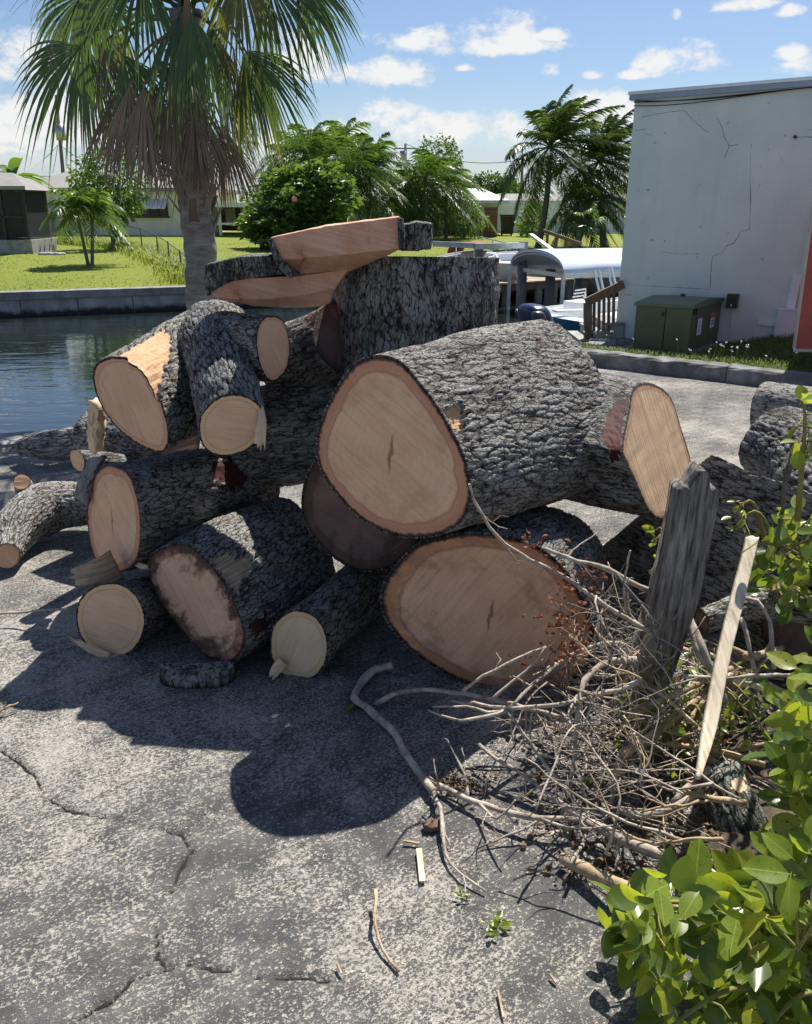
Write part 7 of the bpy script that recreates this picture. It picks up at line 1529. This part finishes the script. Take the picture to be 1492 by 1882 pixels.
# rust coloured dry leaves caught in the twigs
def crumple(mb, c, s, r):
    a = r.uniform(0, 6.28); t = r.normal(size=3); t /= np.linalg.norm(t); b = np.cross(t, r.normal(size=3)); b /= np.linalg.norm(b); n = np.cross(t, b)
    x = np.linspace(-1, 1, 5); V = []
    for i, u in enumerate(x):
        w = s * 0.38 * (1 - u * u * 0.85); cu = n * s * 0.35 * (u * u) * r.uniform(.5, 1.3)
        V += [c + t * u * s * .6 - b * w + cu + n * s * .16, c + t * u * s * .6 + cu, c + t * u * s * .6 + b * w + cu + n * s * .16]
    Q = []
    for i in range(4): Q += [[3 * i, 3 * i + 1, 3 * i + 4, 3 * i + 3], [3 * i + 1, 3 * i + 2, 3 * i + 5, 3 * i + 4]]
    mb.add(V, Q)
mb = MB(); rc = np.random.default_rng(78)
for cx, cy, sx, sy, n, z in ((1050, 1070, 50, 45, 70, .52), (1025, 1140, 40, 35, 60, .42), (1040, 1190, 32, 22, 40, .36), (985, 990, 30, 18, 14, .68), (1095, 1050, 22, 25, 18, .5), (1010, 1210, 60, 20, 14, .22), (1085, 1135, 25, 35, 18, .42)):
    for k in range(n): q = PZ(cx + rc.normal() * sx * .6, cy + rc.normal() * sy * .6, z + rc.normal() * .025); crumple(mb, q, rc.uniform(.009, .024), rc)
mb.build('dry_leaves', F_RUST, None, False, kind='stuff', label='rust coloured dry leaves clinging to twigs before the wide log', cat='dry leaves')
# litter on the ground: leaf crumbs and bark chips
mb = MB()
for k in range(1500):
    px, py = rt_.uniform(960, 1460), rt_.uniform(1230, 1620)
    if rt_.uniform() > np.clip((px - 930) / 320, 0, 1): continue
    crumple(mb, PZ(px, py, 0.012), rt_.uniform(.008, .03), rt_)
for k in range(240): q = PZ(845 + rt_.normal() * 30, 1440 + rt_.normal() * 12, 0.008); crumple(mb, q, rt_.uniform(.006, .014), rt_)
for k in range(320): crumple(mb, PZ(rt_.uniform(150, 720), 1130 + rt_.uniform(0, 140), 0.006), rt_.uniform(.005, .014), rt_)
mb.build('leaf_litter', F_LITTER, None, False, kind='stuff', label='brown leaf crumbs and bark chips on the ground by the brush heap', cat='litter')
# small chips lying singly on the asphalt
chip = MB()
for a, b, w in (((770, 1560), (776, 1620), .010), ((742, 1545), (770, 1550), .004), ((915, 1820), (925, 1870), .003), ((1010, 1790), (1022, 1806), .003), ((620, 1770), (628, 1790), .003)):
    A_, B_ = PZ(*a, 0.012), PZ(*b, 0.008); chip = MB(); chip.bar(A_, B_, w * 1.6, .005)
    if w > .008: chip.build('wood_chip', M_STICK, None, label='pale yellow wood splinter lying alone on the sunlit asphalt', cat='wood chip')
    else: chip.build('twig_bit', M_TWIG2, None, label='tiny loose bit of twig lying on the open asphalt', cat='twig', group='twig bits scattered on the asphalt')
V, Q = blob(PZ(794, 1517, 0.012), (0.026, 0.018, 0.014), 0.3, 10, 0.2); V = V + 0.003 * rng.normal(size=V.shape); mk('bark_crumb', V, Q, M_BROWN, None, label='dark brown bark crumb on the asphalt by the thin twig', cat='bark')
# green weed sprigs and fallen leaves
def leaf_mesh(name, m, curl, wid, seed, fold=0.18, notch=0.0):
    r = np.random.default_rng(seed); n = 8; t = np.linspace(0, 1, n); w = wid * (np.sin(math.pi * t ** 0.8) ** 0.75) * (0.8 + 0.35 * t); w[0] = 0.012; w[-1] = 0.02
    V = []
    for i in range(n):
        z = curl * (t[i] ** 2) - 0.05 * math.sin(math.pi * t[i]); wv = 0.03 * math.sin(5 * t[i] + seed)
        V += [(0.14 + 0.86 * t[i], -w[i], z + fold * w[i] + wv * 2 * w[i]), (0.14 + 0.86 * t[i], -w[i] * 0.5, z + fold * w[i] * .35 + wv * w[i]), (0.14 + 0.86 * t[i], 0, z), (0.14 + 0.86 * t[i], w[i] * 0.5, z + fold * w[i] * .35 - wv * w[i]), (0.14 + 0.86 * t[i], w[i], z + fold * w[i] - wv * 2 * w[i])]
    Q = []
    for i in range(n - 1):
        for j in range(4): Q.append([5 * i + j, 5 * (i + 1) + j, 5 * (i + 1) + j + 1, 5 * i + j + 1])
    b = len(V); V += [(0, -.012, 0.02), (0.15, -.012, 0), (0.15, .012, 0), (0, .012, 0.02)]; Q.append([b, b + 1, b + 2, b + 3])
    return rawmesh(name, np.array(V), np.array(Q), True, None, m)
LEAVES = [leaf_mesh('leaf', m, c, w, 10 + i, f) for i, (m, c, w, f) in enumerate([(L_FRESH, -.22, .30, .25), (L_FRESH, .12, .27, .45), (L_FRESH, -.38, .32, .15), (L_YEL, -.15, .31, .2), (L_YEL, -.32, .27, .35), (L_DARK, -.2, .30, .25), (L_DARK, .05, .28, .4)])]
def place_leaf(par, p, d, n, L, k, **pr):
    d = Vector(d).normalized(); n = Vector(n); s = n.cross(d).normalized(); n = d.cross(s)
    M_ = Matrix(((d.x, s.x, n.x, p[0]), (d.y, s.y, n.y, p[1]), (d.z, s.z, n.z, p[2]), (0, 0, 0, 1))) @ Matrix.Scale(L, 4); return inst('leaf', LEAVES[k], M_, par, **pr)
rl_ = np.random.default_rng(88)
place_leaf(None, PZ(636, 1310, .01), (.3, .9, .3), (-.5, -.5, .8), .055, 0, label='single green leaf lying in the shadow beside the curved branch', cat='leaf')
wd2 = root('weed_sprig', PZ(908, 1700, 0), 'small green weed sprig growing from the asphalt in front', 'weed')
for k in range(16): place_leaf(wd2, PZ(905 + rl_.normal() * 16, 1700 + rl_.normal() * 9, .012), (rl_.normal(), rl_.normal(), .4), (rl_.normal() * .3, -.3, 1), rl_.uniform(.012, .03), (0, 3, 5)[k % 3])
wd3 = root('weed_sprig', PZ(850, 1645, 0), 'tiny pale weed sprig beside the thin twig tip', 'weed')
for k in range(9): place_leaf(wd3, PZ(850 + rl_.normal() * 8, 1645 + rl_.normal() * 6, .012), (rl_.normal(), rl_.normal(), .5), (0, -.3, 1), rl_.uniform(.008, .018), (0, 3, 5)[k % 3])

# ================================================================ weathered post, split stick, mossy stump, small cut logs
def plank(name, label, cat, L, Rr, Y0, Y1, thick, m, nU=26, nV=90, rough=0.010, jag=None):
    """a weathered plank between two px edge lines: L and Rr run from foot to top"""
    pl = resample(np.array([P(a, b, Y0 + (Y1 - Y0) * i / (len(L) - 1)) for i, (a, b) in enumerate(L)]), nV); pr_ = resample(np.array([P(a, b, Y0 + (Y1 - Y0) * i / (len(Rr) - 1)) for i, (a, b) in enumerate(Rr)]), nV)
    u = np.linspace(0, 1, nU); D = pl[:, None] * (1 - u)[None, :, None] + pr_[:, None] * u[None, :, None]
    up = D[-1] - D[0]; up = up / np.linalg.norm(up, axis=1, keepdims=True)
    if jag is not None: D = D + up[None] * (np.interp(u, np.linspace(0, 1, len(jag)), jag)[None, :, None] * (np.linspace(0, 1, nV)[:, None, None] ** 3))
    s = (D[0, -1] - D[0, 0]); wlen = np.linalg.norm(s); s /= wlen; nv = np.cross(up[0], s); nv = nv * np.sign(-nv[1])
    q = np.stack([u[None] * wlen * 60 + 0 * D[..., 0], np.linspace(0, 1, nV)[:, None] * 4 + 0 * D[..., 0], 0 * D[..., 0]], -1); g = fbm(q, 4, 31) + 0.8 * np.minimum(0, fbm(q * np.array([.5, .6, 1]), 2, 33) + .25) * 2.2
    D = D + nv * (rough * g)[..., None]; B = D - nv * thick; n0 = nU * nV; vid = np.arange(n0).reshape(nV, nU)
    Q = np.stack([vid[:-1, :-1], vid[:-1, 1:], vid[1:, 1:], vid[1:, :-1]], -1).reshape(-1, 4); E = [Q, Q[:, ::-1] + n0] + [np.stack([e[:-1], e[:-1] + n0, e[1:] + n0, e[1:]], 1) for e in (vid[0], vid[-1][::-1], vid[:, -1], vid[:, 0][::-1])]
    return mk(name, np.vstack([D.reshape(-1, 3), B.reshape(-1, 3)]), np.vstack(E), m, None, True, label=label, cat=cat)
plank('weathered_post', 'thick grey weathered timber post with a jagged top leaning in the brush heap', 'post', [(1128, 1330), (1182, 1180), (1221, 1045), (1251, 893)], [(1200, 1330), (1262, 1175), (1298, 1040), (1324, 905)], 2.46, 2.44, 0.10, M_POST, 40, 130, 0.011, [-.02, .0, -.01, .055, .06, .05, .0, .01, -.01])
plank('split_stick', 'long pale split stick standing aslant with a pointed lower end', 'stick', [(1284, 1428), (1297, 1330), (1320, 1210), (1348, 1095), (1376, 985)], [(1288, 1432), (1318, 1336), (1342, 1212), (1370, 1097), (1396, 983)], 1.84, 2.60, 0.014, M_STICK, 10, 60, 0.0025, [0, .0, -.01, -.01])
tuft = MB(); hb = P(1290, 1440, 1.86)
for k in range(46): a = rt_.uniform(0, 6.28); d = np.array([math.cos(a) * .9, -.3 + .3 * math.sin(a), math.sin(a) * .7]); tuft.tube([hb, hb + d * rt_.uniform(.02, .045)], [.002, .0008], 4, False)
tuft.build('fibre_tuft', F_LITTER, None, False, label='round tuft of brown fibres at the foot of the split stick', cat='fibre tuft')
make_log('mossy dark stump with a broken pale knot lying among the shrub leaves', path=[P(1330, 1415, 2.12), P(1345, 1480, 2.02), P(1400, 1600, 1.9)], r=0.085, scales=(0.7, 1.0, 1.1), N=120, M=70, amp=0.014, freq=24, seed=81, bark=BARK_M, wood=BARK_M, name='stump', low=0.02,
    feats=[('knot', [(1345, 1425), (1372, 1420), (1380, 1445), (1362, 1462), (1343, 1450)], 0.006, W_YEL, 'broken pale knot')])
sl_ = make_log('small cut log with pale end lying behind the split stick at the right', path=[P(1448, 1082, 2.75), P(1440, 1110, 2.85), P(1400, 1135, 3.0)], r=0.042, scales=(1, 1.1, 1.1), az=10, tilt=0.9, N=80, M=40, amp=0.006, freq=26, seed=83, wood=W_YEL, bark=BARK_L)
make_log('brown limb lying level under the small cut log at the right', path=[P(1290, 1140, 2.85), P(1390, 1110, 2.9), P(1500, 1125, 2.8), P(1600, 1150, 2.7)], r=0.055, scales=(.9, 1, 1.1, 1.1), N=90, M=80, amp=0.012, freq=22, seed=85, wood=W_DARK, bark=BARK_L)
make_log('thick brown branch stub angled low behind the twig heap', path=[P(1350, 1240, 2.55), P(1395, 1320, 2.5), P(1440, 1400, 2.4)], r=0.05, scales=(1, .9, .8), N=70, M=50, amp=0.008, freq=26, seed=87, wood=W_DARK, bark=BARK_L)
# low bed of soil under the brush
sx, sy = np.meshgrid(np.linspace(0.62, 3.2, 90), np.linspace(1.5, 4.3, 90)); d_ = np.minimum((sx - 0.62) / 0.5, 1) * np.clip((sy - 1.5) / .3, 0, 1) * np.clip((4.3 - sy) / .4, 0, 1)
lim = np.clip((sx - 0.74 - 0.16 * np.sin(sy * 3.1) - 0.10 * fbm(np.stack([sx * 3, sy * 3, 0 * sx], -1), 3, 3)) / 0.35, 0, 1) * np.clip((3.05 - sy + 0.2 * np.sin(sx * 4)) / .3, 0, 1) * np.clip((sy - 1.62) / .3, 0, 1)
sz = -0.02 + 0.055 * sstep(lim, 0, 1) + 0.02 * lim * fbm(np.stack([sx * 14, sy * 14, 0 * sx], -1), 4, 4)
vid = np.arange(8100).reshape(90, 90); mk('soil_bed', np.stack([sx, sy, sz], -1).reshape(-1, 3), np.stack([vid[:-1, :-1], vid[:-1, 1:], vid[1:, 1:], vid[1:, :-1]], -1).reshape(-1, 4), tex_obj('soil', [(0.035, 0.027, 0.02), (0.09, 0.07, 0.05), (0.17, 0.135, 0.10)], 18, bmp=0.9), kind='structure')

# ================================================================ leafy shrubs in the right foreground
def shrub(name, label, poly, Yr, zr, n, Lr, seed, basept, mix, nstem=7, cat='shrub', face=0.5, stuffn=0):
    r = np.random.default_rng(seed); R = root(name, basept, label, cat); pts = []; xs = [q[0] for q in poly]; ys = [q[1] for q in poly]; tries = 0
    while len(pts) < n + stuffn and tries < 60000:
        tries += 1; px, py = r.uniform(min(xs), max(xs)), r.uniform(min(ys), max(ys))
        if not inpoly(np.array([px, py]), poly): continue
        p = P(px, py, r.uniform(*Yr))
        if p[2] < zr[0] or p[2] > zr[1]: continue
        pts.append(p)
    pts = np.array(pts); cen = pts.mean(0); stems = []
    for k in range(nstem):
        t_ = pts[r.integers(len(pts))]; b = np.array(basept) + r.normal(size=3) * [.06, .06, 0]; md = b * .45 + t_ * .55 + [0, 0, .10]
        mb = MB(); c = resample(np.array([b, md, t_]), 14); mb.tube(c, np.linspace(.010, .0035, 14), 6); mb.build('stem', M_STEM, R, True); stems.append(c)
    S = np.vstack(stems); spill = MB()
    for i, p in enumerate(pts):
        j = np.argmin(((S - p) ** 2).sum(1)); out = p - S[j] if np.linalg.norm(p - S[j]) > 0.02 else r.normal(size=3)
        out = out / np.linalg.norm(out); d = out * 0.7 + r.normal(size=3) * 0.55 + np.array([-.25, -.15, -.20]); nrm = np.array([-.15, -.25 - face * r.uniform(0, .6), 0.75]) + r.normal(size=3) * 0.42
        L = r.uniform(*Lr); k = r.choice(len(LEAVES), p=mix)
        if i < n: place_leaf(R, p, d, nrm, L, k)
        else:
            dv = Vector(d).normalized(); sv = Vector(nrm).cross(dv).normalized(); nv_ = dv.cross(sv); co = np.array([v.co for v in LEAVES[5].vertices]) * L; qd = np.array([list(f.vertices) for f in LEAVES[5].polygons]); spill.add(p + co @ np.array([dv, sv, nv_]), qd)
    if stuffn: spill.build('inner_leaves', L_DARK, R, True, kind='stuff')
    tw = MB()
    for i in range(0, min(n, len(pts)), 3):
        j = np.argmin(((S - pts[i]) ** 2).sum(1)); tw.tube([S[j], (S[j] + pts[i]) / 2 + [0, 0, .015], pts[i]], [.0032, .0026, .0018], 5, False)
    tw.build('twig', M_STEM, R, True, kind='stuff'); return R
M_STEM = tex_obj('green_stem', [(0.16, 0.15, 0.05), (0.28, 0.25, 0.08)], 12, bmp=0.2)
MIXA = [.22, .16, .18, .12, .08, .14, .10]; MIXB = [.14, .10, .12, .24, .18, .12, .10]; MIXC = [.12, .1, .1, .12, .10, .28, .18]
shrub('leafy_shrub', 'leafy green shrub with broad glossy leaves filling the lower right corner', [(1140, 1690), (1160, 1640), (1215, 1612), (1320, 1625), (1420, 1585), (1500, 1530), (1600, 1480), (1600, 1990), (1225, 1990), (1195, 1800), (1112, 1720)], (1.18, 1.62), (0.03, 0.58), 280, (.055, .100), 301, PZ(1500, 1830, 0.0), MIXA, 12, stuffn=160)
shrub('spotted_shrub', 'yellow green shrub with dark spotted leaves at the right edge beside the stump', [(1415, 1370), (1445, 1300), (1460, 1235), (1500, 1200), (1600, 1180), (1600, 1570), (1440, 1560), (1430, 1460)], (1.6, 2.0), (0.05, 0.7), 150, (.05, .10), 302, PZ(1560, 1560, 0.0), MIXB, 8, stuffn=70)
shrub('climbing_vine', 'dark green vine with lit yellow leaves growing over the split log at the right', [(1388, 1000), (1420, 960), (1470, 930), (1600, 900), (1600, 1130), (1440, 1130), (1395, 1080)], (2.5, 2.9), (0.3, 0.9), 110, (.05, .085), 303, PZ(1540, 1200, 0.0), MIXC, 6, 'vine', stuffn=60)
shrub('leaf_sprig', 'small sprig of yellow leaves hanging over the split log left of the vine', [(1345, 920), (1400, 930), (1400, 985), (1345, 985)], (2.65, 2.8), (0.5, 1.0), 14, (.025, .045), 304, P(1410, 1010, 2.7), MIXB, 2, 'sprig')
shrub('leaf_sprig', 'pale sprig with big white lit leaves at the right edge by the raised log', [(1462, 735), (1500, 735), (1500, 850), (1465, 840)], (2.3, 2.5), (0.6, 1.3), 14, (.05, .075), 305, P(1500, 960, 2.4), MIXA, 2, 'sprig')
shrub('leaf_sprig', 'sprig of green leaves peeking out left of the grey post', [(1198, 975), (1228, 970), (1230, 1020), (1205, 1020)], (2.62, 2.7), (0.4, 1.0), 8, (.035, .055), 306, P(1235, 1060, 2.68), MIXA, 1, 'sprig')
shrub('undergrowth', 'low green leaves showing through the twig heap right of the grey post', [(1180, 1180), (1330, 1120), (1420, 1150), (1400, 1420), (1120, 1480), (1040, 1470), (1120, 1400)], (2.1, 2.6), (0.02, 0.3), 200, (.02, .05), 307, P(1300, 1350, 2.3), MIXC, 5, 'undergrowth')
